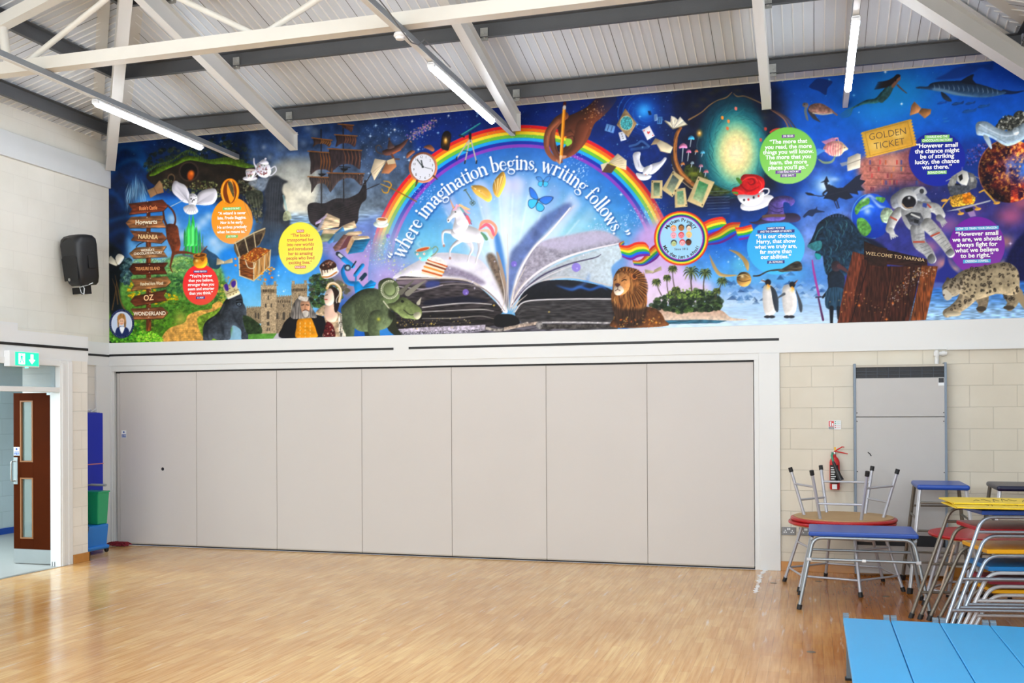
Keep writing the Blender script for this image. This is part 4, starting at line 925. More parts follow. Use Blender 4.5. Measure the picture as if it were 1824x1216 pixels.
    # ---- unicorn
    fig('unicorn')
    for P, w in ((((700, 180), (610, 180), (598, 260), (610, 310)), [9, 5, 3.4, 4]), (((790, 250), (700, 320), (670, 380), (672, 440)), [10, 5, 3, 3.4]), (((860, 280), (890, 350), (860, 420), (845, 480)), [10, 5, 3, 3]), (((970, 270), (965, 350), (940, 430), (925, 495)), [13, 6, 3.4, 3])):
        W(H(*P), w, '#dcdae2', relief=.45, r=2)
    S(H((700, 150), (780, 100), (860, 120), (940, 150), (990, 190), (1000, 250), (960, 290), (900, 280), (840, 290), (770, 270), (700, 230), (680, 190)), '#eceaf0', relief=.5, r=6)
    S(H((700, 170), (720, 60), (740, -20), (820, -20), (840, 60), (850, 130), (780, 200)), '#e8e6ee', relief=.4, r=5)
    S(Gg((590, 1190), (585, 1150), (620, 1110), (640, 1050), (690, 1010), (740, 1040), (780, 1110), (830, 1216), (700, 1216), (680, 1140), (640, 1150), (610, 1190)), '#eae8ee', relief=.45, r=4)
    W(Gg((655, 1030), (635, 985), (618, 945)), [3, 2, .8], '#e0a47c')
    for P, c in ((((700, 1010), (760, 1030), (800, 1080), (830, 1090)), '#f2a8b8'), (((720, 1000), (790, 1040), (830, 1050)), '#f4c890'), (((730, 1030), (790, 1110), (850, 1180)), '#7ab0b8'), (((770, 1090), (810, 1150), (850, 1210)), '#8a6a9c'), (((690, 1000), (680, 1040), (650, 1060)), '#e8b4cc')): W(Gg(*P), [3, 4.5, 2], c)
    W(H((840, 30), (860, 70), (865, 105)), [5, 5, 2], '#e0707c'); E(*pt(Gg, 676, 1078), 1.4, 1, 0, '#2a2420'); E(*pt(Gg, 600, 1170), 1.2, 1.8, 20, '#5a4c4c')
    for P, c in ((((960, 160), (990, 90), (1060, 80), (1120, 130), (1120, 200), (1080, 240)), '#f2a890'), (((970, 150), (1030, 110), (1080, 150), (1100, 210)), '#e8788c'), (((975, 170), (1040, 170), (1070, 210), (1090, 240)), '#f6c8b0'), (((980, 190), (1010, 220), (1030, 250)), '#6a9a7c')): W(H(*P), [3, 6, 6, 5, 4, 2][:len(P)], c)
    for x, y in ((612, 318), (672, 440)): E(*pt(H, x, y), 2, 2.6, 0, '#b08c88')
    # ---- cup and cake slice
    fig('spotted_teacup')
    S(H((330, 370), (480, 330), (500, 400), (470, 450), (400, 470), (350, 430)), '#7fc4cc', relief=.4, r=4); E(*pt(H, 405, 352), 13.5, 3.6, -14, '#d8ccb8'); E(*pt(H, 405, 354), 11.6, 2.6, -14, '#c05a2a')
    W(H((495, 350), (530, 325), (552, 355), (520, 400), (485, 420)), 1.8, '#8a9a7c')
    for x, y in ((418, 398), (378, 440), (470, 440), (350, 400)): E(*pt(H, x, y), 2.2, 2.2, 0, '#f4dce4'); E(*pt(H, x, y), .9, .9, 0, '#e0a03c')
    W(H((380, 330), (350, 300), (380, 270)), 2, '#dff4f8', alpha=.5, blur=1)
    fig('layer_cake_slice')
    P0 = np.array([(455, 455), (640, 520), (575, 640), (385, 590)], float)
    PL(H(*P0), '#f2e2cc')
    for u, c in ((0, '#c4531c'), (.24, '#7c3a22'), (.5, '#e8963c'), (.78, '#c8642a')):
        a = P0[0]*(1-u)+P0[3]*u; b = P0[1]*(1-u)+P0[2]*u; W(H(tuple(a), tuple(b)), 3., c, smooth=False)
    S(H((460, 455), (500, 430), (560, 430), (620, 470), (640, 515), (600, 500)), '#f6f2ee', tex=.15)
    nofig()
    # ---- blue ornament key, golden wings
    fig('antique_key')
    W(Gg((780, 835), (850, 945)), 1.6, '#55604e', smooth=False); W(Gg((768, 848), (795, 832)), 1.6, '#55604e', smooth=False)
    for dx, dy in ((-14, 0), (14, 0), (0, -14), (0, 14)):
        t = np.linspace(0, 6.3, 14); W([(pt(Gg, 862+dx, 980+dy)[0]+2.4*math.cos(q), pt(Gg, 862+dx, 980+dy)[1]+2.4*math.sin(q)) for q in t], .9, '#4f5c52')
    fig('golden_wings')
    S(Gg((850, 795), (940, 790), (1010, 820), (1060, 880), (1070, 940), (1030, 970), (960, 930), (900, 890), (860, 840)), '#e2b45a', relief=.5, r=4); S(Gg((1190, 640), (1220, 700), (1215, 780), (1180, 860), (1140, 920), (1095, 880), (1080, 800), (1110, 720)), '#e0b052', relief=.5, r=4)
    for k in range(9): W(Gg((1040, 930), (850+k*14, 800+k*9-(k > 5)*8)), [1, 1.6], ['#fbeec4', '#b07820', '#f6dc94'][k % 3], alpha=.7); W(Gg((1130, 900), (1100+k*14, 740-k*8)), [1, 1.6], ['#fbeec4', '#b07820', '#f6dc94'][k % 3], alpha=.7)
    nofig()
    def butterfly(f, pts1, pts2, c1, c2, body):
        fig('blue_butterfly')
        for P in pts1: S(f(*P), '#2a4a7c'); q = np.array(P, float); q = q.mean(0)+(q-q.mean(0))*.86; S(f(*[tuple(v) for v in q]), c1, grad=(c2, 80))
        for P in pts2: S(f(*P), '#2a5a8c'); q = np.array(P, float); q = q.mean(0)+(q-q.mean(0))*.86; S(f(*[tuple(v) for v in q]), '#4fc0ec')
        W(f(*body), 1.6, '#4a4c50', smooth=False); nofig()
    butterfly(I, [[(70, 905), (110, 920), (145, 970), (160, 1025), (120, 1020), (80, 990)], [(165, 1025), (210, 995), (270, 990), (310, 1005), (280, 1050), (230, 1075), (180, 1050)]], [[(155, 1030), (110, 1020), (65, 1030), (58, 1080), (90, 1115), (130, 1090)], [(150, 1050), (200, 1070), (222, 1110), (190, 1145), (145, 1130), (135, 1090)]], '#3f74d0', '#3a8ce0', [(170, 1015), (140, 1070)])
    butterfly(I, [[(135, 805), (180, 800), (205, 840), (170, 850)], [(212, 840), (240, 800), (285, 795), (260, 845), (225, 855)]], [[(205, 848), (165, 850), (155, 880), (190, 900)], [(210, 850), (255, 855), (250, 890), (215, 900)]], '#4a86cc', '#6aa6dc', [(208, 835), (206, 880)])
    # ---- hand with a pencil
    fig('hand')
    S(I((350, 300), (420, 220), (540, 165), (640, 110), (740, 20), (800, -20), (900, 0), (930, 40), (870, 130), (780, 220), (720, 270), (690, 330), (660, 410), (600, 500), (500, 590), (420, 600), (380, 560), (460, 450), (430, 400), (380, 420)), '#5c3424', relief=.45, r=9, tex=.12, kind='n')
    area(I((700, 70), (800, -30), (930, 0), (960, 60), (880, 140), (790, 190)), lambda X, Y, s: mix('#3a2434', '#0c2a66', (X-1050)/50.), alpha=.75, blur=6)
    for P, w, c in ((((420, 200), (340, 260), (290, 360), (300, 480), (350, 600), (385, 650)), [14, 15, 14, 12, 10, 6], '#6e4230'), (((350, 250), (270, 330), (240, 430), (250, 540), (310, 620), (370, 640)), [8, 10, 10, 9, 8, 6], '#8a543c'),
                    (((480, 380), (520, 480), (470, 560), (400, 600), (385, 620)), [18, 18, 14, 10, 6], '#7a4832')):
        W(I(*P), w, c, relief=.45, r=4)
    W(I((600, 300), (560, 420), (520, 520), (440, 590)), [24, 20, 14, 8], '#6a3c2a', relief=.4, r=5)
    for P in (((320, 420), (330, 520), (370, 600)), ((430, 420), (500, 400), (520, 460)), ((440, 360), (480, 350), (510, 380)), ((380, 290), (370, 380))): W(I(*P), [1, 2, 1], '#2e1812', alpha=.6)
    S(I((345, 500), (380, 490), (375, 560), (350, 540)), '#20182c'); S(I((430, 430), (480, 430), (490, 470), (440, 500)), '#9acb4c')
    E(*pt(I, 410, 605), 5.5, 2.6, -15, '#c79478'); W(I((250, 400), (246, 500)), 1.6, '#b07a5c', alpha=.6); W(I((340, 640), (370, 670)), 3, '#b88468')
    fig('pencil')
    W(I((415, 120), (385, 590)), 5.6, '#e8981e', smooth=False); W(I((408, 130), (378, 580)), 1.4, '#f8c45a', smooth=False); W(I((425, 130), (396, 580)), 1.2, '#b86c10', smooth=False)
    W(I((420, 75), (417, 108)), 5.6, '#4c2018', smooth=False); W(I((417, 112), (416, 124)), 5.6, '#cfc8c0', smooth=False); W(I((380, 600), (372, 680)), [5, .8], '#e6c49a', smooth=False)
    nofig()
    dust([(1045, 200), (1062, 205), (1070, 190)], 60, 8, ['#f2a04a', '#ffd890', '#e8c0a0'], .4, 1.1, 55)
    # ---- magic lamp, stardust
    dust([(728, 246), (745, 236), (760, 226), (775, 216)], 170, 4, ['#e0a070', '#c07ac0', '#ffe0b0', '#8a6ad0', '#f4c8a0'], .5, 1.5, 56)
    fig('oil_lamp')
    W(Ee((940, 375), (880, 350), (866, 300), (900, 280), (925, 310)), 1.8, '#4a3c34'); S(Ee((930, 345), (980, 320), (1060, 290), (1120, 265), (1190, 215), (1200, 225), (1150, 300), (1090, 350), (1040, 380), (960, 385)), '#5a3c34', relief=.7, r=4)
    S(Ee((990, 320), (995, 250), (1010, 230), (1030, 260), (1060, 300)), '#4c3c3c', relief=.6, r=2); E(*pt(Ee, 1003, 215), 2, 2.6, 0, '#4c3c3c'); W(Ee((1030, 380), (1045, 410)), 4, '#6a4434', smooth=False); W(Ee((1020, 425), (1105, 425)), 3, '#5c463c'); W(Ee((1040, 365), (1120, 330)), 1.6, '#c8682c')
    fig('open_book')
    PL(Ee((855, 418), (975, 440), (850, 645), (812, 550)), '#d8c8ae', relief=.3); PL(Ee((975, 450), (1060, 420), (1080, 500), (1000, 575), (920, 570)), '#a87452', relief=.3); PL(Ee((975, 440), (1050, 415), (1070, 470), (990, 480)), '#cdbb9c')
    for k in range(5): W(Ee((970, 445), (830+k*20, 560+k*18)), .7, '#8f7c62', smooth=False, alpha=.8)
    # ---- trident
    fig('golden_trident')
    W(Ee((1010, 715), (1285, 862)), 2, '#8a6420', smooth=False); W(Ee((915, 680), (1010, 720)), [1, 2], '#d0a030', smooth=False); W(Ee((945, 650), (1000, 660), (1025, 690), (1012, 720)), [1, 2, 2.2, 2], '#c8962c'); W(Ee((925, 730), (945, 765), (985, 770), (1005, 725)), [1, 2, 2.2, 2], '#c8962c')
    # ---- cup on the rainbow
    fig('teacup')
    E(*pt(Ee, 918, 1095), 13.5, 6.5, 0, '#ccd6d0', relief=.4, r=2); S(Ee((872, 1040), (985, 1050), (965, 1090), (920, 1105), (885, 1090)), '#e4e0d4', relief=.4, r=3); E(*pt(Ee, 928, 1045), 9.6, 3.6, 3, '#e8e4da'); E(*pt(Ee, 928, 1045), 8, 2.6, 3, '#b0703c')
    # ---- alarm clock
    fig('alarm_clock')
    for P in (((150, 500), (150, 450), (200, 410), (240, 425), (200, 460)), ((330, 375), (400, 350), (450, 400), (430, 425), (380, 400))): S(Gg(*P), '#8a5a44', relief=.7, r=3)
    c = pt(Gg, 326, 597); E(c[0], c[1], 25.6, 27.6, 0, '#c07a5a', relief=.6, r=3); E(c[0], c[1], 22.4, 24.6, 0, '#7a4c3a'); E(c[0], c[1], 21.6, 23.8, 0, '#e2e3ec')
    W(Gg((262, 740), (245, 800)), [4, 1.6], '#5c4030', smooth=False); W(Gg((440, 690), (480, 725)), [4, 1.6], '#5c4030', smooth=False)
    W(Gg((322, 590), (262, 512)), 1.6, '#2b3438', smooth=False); W(Gg((322, 590), (306, 522)), 2., '#2b3438', smooth=False); W(Gg((322, 590), (420, 615)), .8, '#2b3438', smooth=False); E(*pt(Gg, 322, 590), 2, 2, 0, '#1d2428')
    # ---- lantern
    fig('storm_lantern')
    S(Gg((525, 390), (520, 330), (540, 230), (590, 200), (630, 240), (620, 330), (600, 410), (550, 405)), '#1c1614', relief=.4, r=3); G(*pt(Gg, 570, 310), 3.6, '#f6b03c', .95, 6); G(*pt(Gg, 572, 300), 1.6, '#fff0b0', .9, 3)
    W(Gg((545, 260), (540, 370)), .8, '#6b4c28', smooth=False); W(Gg((608, 260), (600, 370)), .8, '#6b4c28', smooth=False)
    # ---- telescope
    fig('telescope')
    W(Gg((740, 250), (945, 120)), [4, 2.6], '#1c6a74', smooth=False); W(Gg((745, 240), (940, 118)), 1, '#5ac0c0', smooth=False); W(Gg((720, 250), (770, 265)), 3, '#1a2c34', smooth=False); W(Gg((835, 230), (835, 310)), 4.4, '#16222c', smooth=False)
    for a, b in (((825, 300), (690, 500)), ((828, 310), (780, 540)), ((845, 300), (905, 540))): W(Gg(a, b), 2.4, '#b9b4b0', smooth=False); W(Gg((b[0]+2, b[1]-15), (b[0]-3, b[1]+12)), 2.4, '#26282c', smooth=False)
    W(Gg((760, 415), (830, 425)), 1, '#26282c', smooth=False)
    # ---- dinosaur
    fig('triceratops')
    W(F((1130, 960), (1150, 1060), (1220, 1140)), [22, 16, 10], '#2f3326'); W(F((900, 1020), (910, 1140)), [20, 14], '#33382a')
    S(F((640, 860), (700, 770), (800, 690), (900, 655), (1000, 665), (1060, 720), (1120, 850), (1160, 960), (1100, 1060), (960, 1100), (820, 1100), (740, 1060), (690, 1140), (640, 1060)), '#59644a', tex=.22, kind='f', relief=.6, r=8)
    W(F((690, 880), (710, 1010), (715, 1145)), [24, 20, 14], '#55604a', relief=.5, r=4, tex=.2); W(F((990, 960), (960, 1060), (970, 1145)), [28, 22, 18], '#5c684c', relief=.5, r=4, tex=.2)
    for k in range(7): W(F((790+k*12, 770+k*4), (770+k*16, 880), (800+k*18, 980-k*4)), 1, '#2e3424', alpha=.6)
    S(F((1010, 690), (1010, 600), (1060, 560), (1130, 550), (1200, 600), (1235, 700), (1200, 780), (1110, 820), (1040, 780)), '#5d6a4a', relief=.5, r=5, tex=.2)
    E(*pt(F, 1125, 665), 9.5, 11, -10, '#7f8c66', relief=.3)
    for k in range(30):
        t = -.3+k/30*5.6; E(*pt(F, 1125+88*math.cos(t), 670+92*math.sin(t)), 1.2, 1.2, 0, '#e6e4d0'); E(*pt(F, 1125+72*math.cos(t), 670+78*math.sin(t)), .8, .8, 0, '#d8d8c0')
    S(F((1180, 800), (1240, 750), (1300, 760), (1370, 810), (1440, 860), (1455, 920), (1420, 975), (1340, 970), (1260, 960), (1200, 910), (1140, 880), (1100, 820)), '#7a875a', relief=.6, r=5, tex=.2)
    W(F((1240, 700), (1300, 640), (1375, 570)), [9, 6, 1], '#6f6c62'); W(F((1310, 710), (1400, 640), (1495, 575)), [10, 7, 1], '#8a877c'); W(F((1420, 810), (1448, 752)), [7, 1], '#bdb8a8', smooth=False)
    E(*pt(F, 1255, 790), 3, 2.4, 20, '#20241a'); W(F((1270, 880), (1340, 930), (1420, 905)), 1.6, '#33382a'); S(F((1370, 920), (1420, 900), (1450, 930), (1420, 975), (1380, 960)), '#c0bda8', relief=.4)
    for k in range(10): E(*pt(F, 1060+k*8, 790+k*10), 1.2, 1.2, 0, '#d8d6c0')
    S(F((1120, 860), (1180, 900), (1150, 980), (1110, 940)), '#1b1e16', alpha=.8, blur=1); G(*pt(F, 1010, 975), 3, '#e8e04a', .7)
    nofig()
    spark(*pt(F, 650, 620), 1.5, '#f6dc8a'); spark(*pt(F, 1270, 415), 1.2, '#f4f07a')
    dust([(690, 450), (705, 470), (720, 475)], 60, 9, ['#e8f07a', '#ffffff', '#c8f0a0'], .4, 1.2, 57)
    # ================= right half, skies first =================
    r_ = np.random.RandomState(5)
    # ================= ocean =================
    area([(1376, 180), (1400, 120), (1640, 60), (1900, 60), (1900, 330), (1760, 330), (1660, 300), (1500, 290), (1440, 270), (1390, 250)], lambda X, Y, s: mix('#0a4ca4', '#0b62c4', (Y-130)/120.)*(1+.25*NOI[s][..., None]), blur=8)
    G(1600, 165, 70, '#18a0cc', .6, 45); G(1560, 200, 45, '#1e9ae0', .5, 30); G(1800, 120, 60, '#0a3488', .6, 40); G(1420, 150, 22, '#0c4ca8', .5); G(1480, 255, 60, '#0c62cc', .6, 22)
    area([(1430, 262), (1560, 258), (1560, 330), (1440, 330)], lambda X, Y, s: mix('#2c58b0', '#3a5cb4', (Y-260)/50.)*(1+.6*NOI[s][..., None]), blur=8, alpha=.8)
    stars(150, 1390, 120, 1870, 290, '#9fe4ff', .35, .9, .6, 81, 10)
    for x, y, s in ((1394, 143, 2.2), (1577, 128, 2.4), (1606, 185, 2.2), (1530, 200, 1)): spark(x, y, s)
    S(M((565, 230), (600, 180), (640, 150), (700, 155), (775, 180), (730, 240), (715, 300), (650, 265)), '#0c2c66', alpha=.85)
    # ---- lower right: snow, sea, island
    area([(1150, 470), (1240, 455), (1330, 430), (1500, 440), (1530, 600), (1150, 600)], lambda X, Y, s: mix('#5a90d4', '#cfe4f6', (Y-500)/45.)*(1+.12*NOF[s][..., None]), blur=6)
    area([(1150, 400), (1250, 420), (1270, 500), (1240, 545), (1150, 560), (1120, 480)], lambda X, Y, s: mix('#c4a6dc', '#e8d8ee', (Y-440)/90.)*(1+.15*NOI[s][..., None]), blur=8)
    area([(1225, 440), (1330, 400), (1420, 460), (1420, 500), (1250, 500)], lambda X, Y, s: mix('#1c66c8', '#6ab4e6', (Y-430)/70.)*(1+.25*NOI[s][..., None]), blur=8, alpha=.9)
    G(*pt(L, 1260, 640), 16, '#7ad8e0', .5); stars(50, 1240, 440, 1340, 510, '#e0f4ff', .4, 1.1, .8, 71, 6)
    for k in range(60):
        x = r_.uniform(1290, 1410); y = 505+12*math.sin((x-1290)/30.)+r_.uniform(-14, 22); S([(x-r_.uniform(4, 11), y+4), (x, y-r_.uniform(1, 5)), (x+r_.uniform(4, 11), y+4)], ['#3f6aa0', '#8fb8e0', '#c8e0f4', '#5a88c0', '#22406c'][k % 5], smooth=False, alpha=.6)
    for k in range(50):
        x = r_.uniform(1400, 1470); y = 510+r_.uniform(-8, 24); S([(x-r_.uniform(4, 9), y+3), (x, y-r_.uniform(1, 4)), (x+r_.uniform(4, 9), y+3)], ['#2c5490', '#8fb8e0', '#c8e0f4'][k % 3], smooth=False, alpha=.5)
    area([(1150, 545), (1280, 548), (1500, 530), (1500, 610), (1150, 610)], lambda X, Y, s: mix('#a9ccf0', '#d8ebfa', (Y-540)/40.)*(1+.12*STRH[s][..., None]), blur=2)
    area([(1440, 320), (1560, 290), (1600, 340), (1580, 420), (1520, 430), (1440, 470), (1420, 420)], lambda X, Y, s: mix('#2a62c0', '#7f9ad8', (Y-330)/100.)*(1+.5*NOI[s][..., None]), blur=10)
    G(*pt(M, 700, 1110), 20, '#9cc8ec', .8); G(*pt(M, 700, 1120), 9, '#e6f2fc', .8); G(*pt(M, 790, 1060), 10, '#cfe4f6', .6, 4); G(*pt(N, 500, 120), 14, '#7f9ad0', .6)
    area([(1640, 240), (1760, 245), (1900, 220), (1900, 330), (1760, 350), (1700, 345), (1640, 330)], lambda X, Y, s: mix('#123c90', '#1c2c6c', (Y-250)/80.)*(1+.5*NOI[s][..., None]), blur=8, alpha=.8)
    # bookshop shelves behind the ticket
    area([(1530, 285), (1600, 268), (1640, 260), (1660, 330), (1700, 340), (1660, 370), (1560, 360), (1540, 350)], lambda X, Y, s: mix('#b8786c', '#6a3c50', (X-1560)/100.)*(1+.5*NOF[s][..., None]), blur=5)
    G(1590, 290, 16, '#e8b89c', .7)
    for k in range(60): x = r_.uniform(1548, 1680); y = 285+12*int(r_.uniform(0, 7)); PL([(x, y), (x+3, y), (x+3, y+8), (x, y+8)], ['#7a3040', '#b8603c', '#3c4a8c', '#d89060', '#c84c4c', '#5a7a8c'][k % 6], alpha=.7)
    for k in range(7): W([(1545, 294+k*12), (1690, 300+k*12)], .8, '#4a2c34', smooth=False, alpha=.7)
    # dusk sky low right
    area([(1560, 340), (1700, 330), (1900, 350), (1900, 600), (1650, 600), (1500, 560), (1500, 420)], lambda X, Y, s: mix('#27306c', '#3a3f8c', (Y-340)/100.)*(1+.5*NOI[s][..., None]), blur=9)
    for x, y, r, c, a in ((1690, 400, 22, '#c07ab0', .6), (1655, 440, 18, '#e090a0', .6), (1680, 470, 16, '#f0a890', .7), (1800, 385, 26, '#d8708c', .7), (1820, 360, 20, '#e87a7c', .6), (1790, 430, 16, '#f2a880', .6), (1700, 480, 10, '#f8d0a0', .6), (1790, 470, 9, '#f8dc9c', .7), (1735, 375, 20, '#8a5aa8', .5), (1600, 380, 20, '#b07aa8', .5), (1510, 430, 26, '#6f8fd4', .5), (1500, 390, 16, '#9aa8e0', .5)): G(x, y, r, c, a, r*.7)
    stars(60, 1660, 340, 1870, 480, '#f4e4ff', .35, .8, .7, 92, 3)
    S(Q((560, 600), (600, 700), (700, 820), (500, 900), (480, 760), (540, 690)), '#2a3488', blur=1); S(Q((1060, 700), (1140, 520), (1200, 440), (1300, 380), (1500, 380), (1500, 900), (1100, 900)), '#161a4a', blur=2, tex=.2); S(Q((440, 850), (500, 840), (560, 860), (520, 900), (420, 910)), '#5a6cb4', blur=1)
    area([(1650, 517), (1900, 508), (1900, 600), (1640, 600)], lambda X, Y, s: mix('#3c78c0', '#a8ccf0', (Y-518)/40.)*(1+.5*STRH[s][..., None]), blur=2)
    # ================= right half =================
    # dark wonder wood round a glowing hollow
    area(K((-160, 60), (300, 0), (640, -20), (1180, -60), (1330, -40), (1440, 200), (1400, 700), (1330, 1100), (900, 1216), (300, 1216), (120, 1000), (-60, 800), (-200, 500)), lambda X, Y, s: mix('#0e2c6e', '#141a33', (X-1160)/70.)*(1+.7*NOI[s][..., None]), blur=14)
    G(*pt(K, 50, 270), 26, '#1a6ad8', .8); G(*pt(K, 40, 260), 12, '#4ab8f8', .85)
    for k in range(5):
        t = np.linspace(.2, 3.4, 16); W([(pt(K, 70, 290)[0]+(16+k*9)*math.cos(q+.5+k*.3), pt(K, 70, 290)[1]+(14+k*8)*math.sin(q+.5+k*.3)) for q in t], [.3, 1.6, .3], '#2a78d0', alpha=.6)
    stars(80, 1100, 165, 1200, 300, '#9fd8ff', .4, 1., .8, 61, 5)
    for k in range(14):
        a = pt(K, 200+k*80, 60-k*8); G(a[0], a[1], 10, ['#26251c', '#0c0d12', '#34331f'][k % 3], .7, 5)
    for x, y in ((700, 90), (560, 210), (1080, 150), (1230, 270), (1040, 190), (620, 150), (760, 60), (840, 40), (960, 60), (1220, 330)):
        G(*pt(K, x, y), 8, '#3f3c26', .45, 4)
    def hollow(X, Y, s):
        d = np.hypot((X-1311)/44., (Y-272)/62.)
        o = np.zeros(X.shape+(3,), np.float32)+hx('#f6ecc0')
        for r, c in ((.35, '#f4e2a8'), (.62, '#bcd2a0'), (.85, '#5aa89c'), (1.1, '#1f6a78'), (1.4, '#103a4c'), (1.8, '#0f1f30')):
            w = np.clip((d-r+.22)/.3, 0, 1)[..., None]; o = o*(1-w)+hx(c)*w
        return o*(1+.2*NOF[s][..., None])
    area(K((560, 620), (600, 380), (700, 200), (850, 110), (1000, 110), (1130, 200), (1230, 400), (1260, 640), (1240, 860), (1140, 1040), (920, 1100), (700, 1040), (600, 860)), hollow, blur=4)
    for k in range(120):
        th = r_.uniform(0, 2*math.pi); r0 = r_.uniform(.82, 1.25); n = 5
        P = [(1311+44*(r0+.10*j*r_.uniform(.2, 1))*math.cos(th+.16*j), 272+62*(r0+.08*j*r_.uniform(.2, 1))*math.sin(th+.16*j)) for j in range(n)]
        W(P, [.3, .9, .3], ['#0c2430', '#2f6a70', '#5a9a92', '#14343c'][k % 4], alpha=.55)
    S(K((450, 800), (560, 820), (700, 960), (800, 1020), (900, 1060), (760, 1100), (560, 1060), (440, 960)), '#3a4416', tex=.7, kind='f', blur=1, alpha=.9); G(*pt(K, 530, 880), 8, '#a8a83a', .5, 4)
    for k in range(9): W(K((640+k*4, 1060+k*28), (880, 1050+k*28)), 1.1, ['#8fa0b8', '#4c5a78'][k % 2], smooth=False, alpha=.55)
    fig('twisted_trunk')
    W(K((905, 80), (850, 130), (760, 160), (680, 210), (600, 280), (480, 350)), [1.2, 2, 1.4, 2, 2, 3], '#8a6e4c'); W(K((920, 90), (960, 120), (1040, 120), (1200, 190), (1260, 230)), [1, 2, 1.6, 2, 2], '#80684a')
    W(K((400, 430), (360, 500), (345, 620), (350, 740), (400, 860), (470, 940), (540, 1000)), [5, 7, 7, 7, 8, 8, 6], '#8a5a34', tex=.3, kind='f', relief=.4, r=2); W(K((380, 460), (340, 600), (345, 720), (390, 850), (500, 960)), [1, 2, 2, 3, 2], '#c98a4c', alpha=.8)
    W(K((310, 700), (330, 800), (400, 920), (500, 1010), (560, 1040)), [2, 4, 4, 4, 2], '#3c2c28'); W(K((320, 820), (380, 920), (480, 1010), (540, 1040)), 1.2, '#b9a890')
    for k in range(3): W(M((215+k*30, 430+k*8), (330+k*22, 510), (375+k*30, 590), (400+k*40, 640)), [1, 2.6, 2], ['#a8744a', '#7a4e34', '#4c3a3a'][k], alpha=.9)
    fig('mushroom')
    for x, y, w, c, h in ((425, 620, 12, '#d88ab0', 140), (505, 535, 9, '#4aa8d4', 80), (480, 665, 7, '#d07aa4', 90), (618, 672, 6, '#5aa8c4', 40), (600, 805, 6, '#a87a8c', 60), (650, 862, 7, '#b0707c', 50), (555, 660, 5, '#c07a5c', 30), (515, 775, 5, '#8fa4b0', 40), (420, 785, 6, '#b87c4c', 20)):
        cx_, cy_ = pt(K, x, y); W([(cx_, cy_), (cx_-2, cy_+h/5.53)], [1.8, 1.2], '#b8c4cc', smooth=False); S([(cx_-w*.6, cy_+2), (cx_-w*.5, cy_-w*.3), (cx_, cy_-w*.62), (cx_+w*.5, cy_-w*.3), (cx_+w*.6, cy_+2), (cx_, cy_+1)], c, relief=.6, r=2)
    nofig()
    G(*pt(K, 585, 485), 4.5, '#ffb84a', .9, 6); G(*pt(K, 585, 480), 1.8, '#fff2c0', .9); W(K((580, 520), (560, 600), (565, 640)), .9, '#4a6470')
    for x, y, c in ((812, 330, '#e8963c'), (872, 365, '#e89a5c'), (862, 435, '#d8784c'), (945, 240, '#e88a7c'), (1237, 440, '#b84a3c'), (1190, 548, '#c0605a')): S([(pt(K, x, y)[0]-2, pt(K, x, y)[1]-3), (pt(K, x, y)[0]+2, pt(K, x, y)[1]-2), (pt(K, x, y)[0]+1.6, pt(K, x, y)[1]+3), (pt(K, x, y)[0]-2, pt(K, x, y)[1]+2)], c)
    W(M((215, 635), (250, 612), (295, 605)), 3, '#c04434')
    # scattered playing cards
    def card(f, P, c='#e9e6ec', pip='#2c2c34', n=3, back=False):
        fig('playing_card'); PL(f(*P), c, relief=.15, r=2); p = np.array(P, float); m = p.mean(0); u = (p[1]-p[0]); v = (p[3]-p[0])
        for i in range(n):
            for j in range(2 if n > 3 else 1):
                q = p[0]+u*(.5 if n <= 3 else .3+.4*j)+v*((i+1.)/(n+1)); E(*pt(f, q[0], q[1]), .9, .9, 0, pip)
        nofig()
    card(I, [(832, 278), (918, 303), (900, 372), (812, 345)], '#6f9ad0', '#1c3a6c', 4); card(I, [(948, 365), (1004, 350), (1028, 435), (972, 452)], '#d8dce8', '#2c2c34', 3)
    card(K, [(22, 450), (92, 408), (145, 508), (72, 552)], '#eceaf0', '#d02a2a', 0); S(K((80, 490), (70, 470), (78, 464), (84, 474), (92, 462), (98, 472)), '#d02a2a'); E(*pt(K, 40, 458), 1, 1, 0, '#d02a2a'); E(*pt(K, 126, 504), 1, 1, 0, '#d02a2a')
    card(K, [(75, 262), (105, 262), (118, 300), (88, 306)], '#2b4a7c', '#0c1c3c', 4); card(K, [(140, 300), (168, 295), (175, 355), (142, 362)], '#a8c4e4', '#3a5a8c', 4); card(K, [(175, 322), (220, 320), (216, 390), (168, 390)], '#5a8fc8', '#0e2448', 4)
    fig('playing_card'); PL(I((930, 290), (1015, 128), (1130, 275), (1045, 415)), '#9a8260', tex=.25, relief=.3); E(*pt(I, 1028, 272), 12, 13.2, 0, '#d8c8a0'); E(*pt(I, 1028, 272), 11, 12.2, 0, '#4c9aa0', tex=.4, kind='g'); nofig()
    for P, c2 in (([(112, 945), (222, 945), (218, 1125), (105, 1125)], '#2c4a3c'), ([(325, 852), (435, 925), (320, 1112), (212, 1035)], '#34424a'), ([(338, 1035), (445, 1018), (468, 1205), (345, 1216)], '#5a8a6a'), ([(572, 905), (735, 962), (618, 1216), (462, 1150)], '#2f7a4c')):
        fig('playing_card'); PL(K(*P), '#cbb98c', relief=.15, tex=.06); p = np.array(P, float); m = p.mean(0); q = m+(p-m)*[.55, .72]; PL(K(*[tuple(v) for v in q]), c2, grad=('#b8c09a', 90), tex=.2)
        for i in (0, 2): w = m+(p[i]-m)*.82; E(*pt(K, w[0], w[1]), 1.1, 1.3, 0, '#2c2420')
        nofig()
    # flying books round the wood
    def fan(f, base, tips, c='#e6e0cc'):
        fig('open_book'); b = np.array(base, float)
        for i in range(len(tips)-1):
            S(f(tuple(b), tips[i], tips[i+1]), [c, '#cfc6ae', '#f2ecdc'][i % 3], smooth=False, relief=.2)
        nofig()
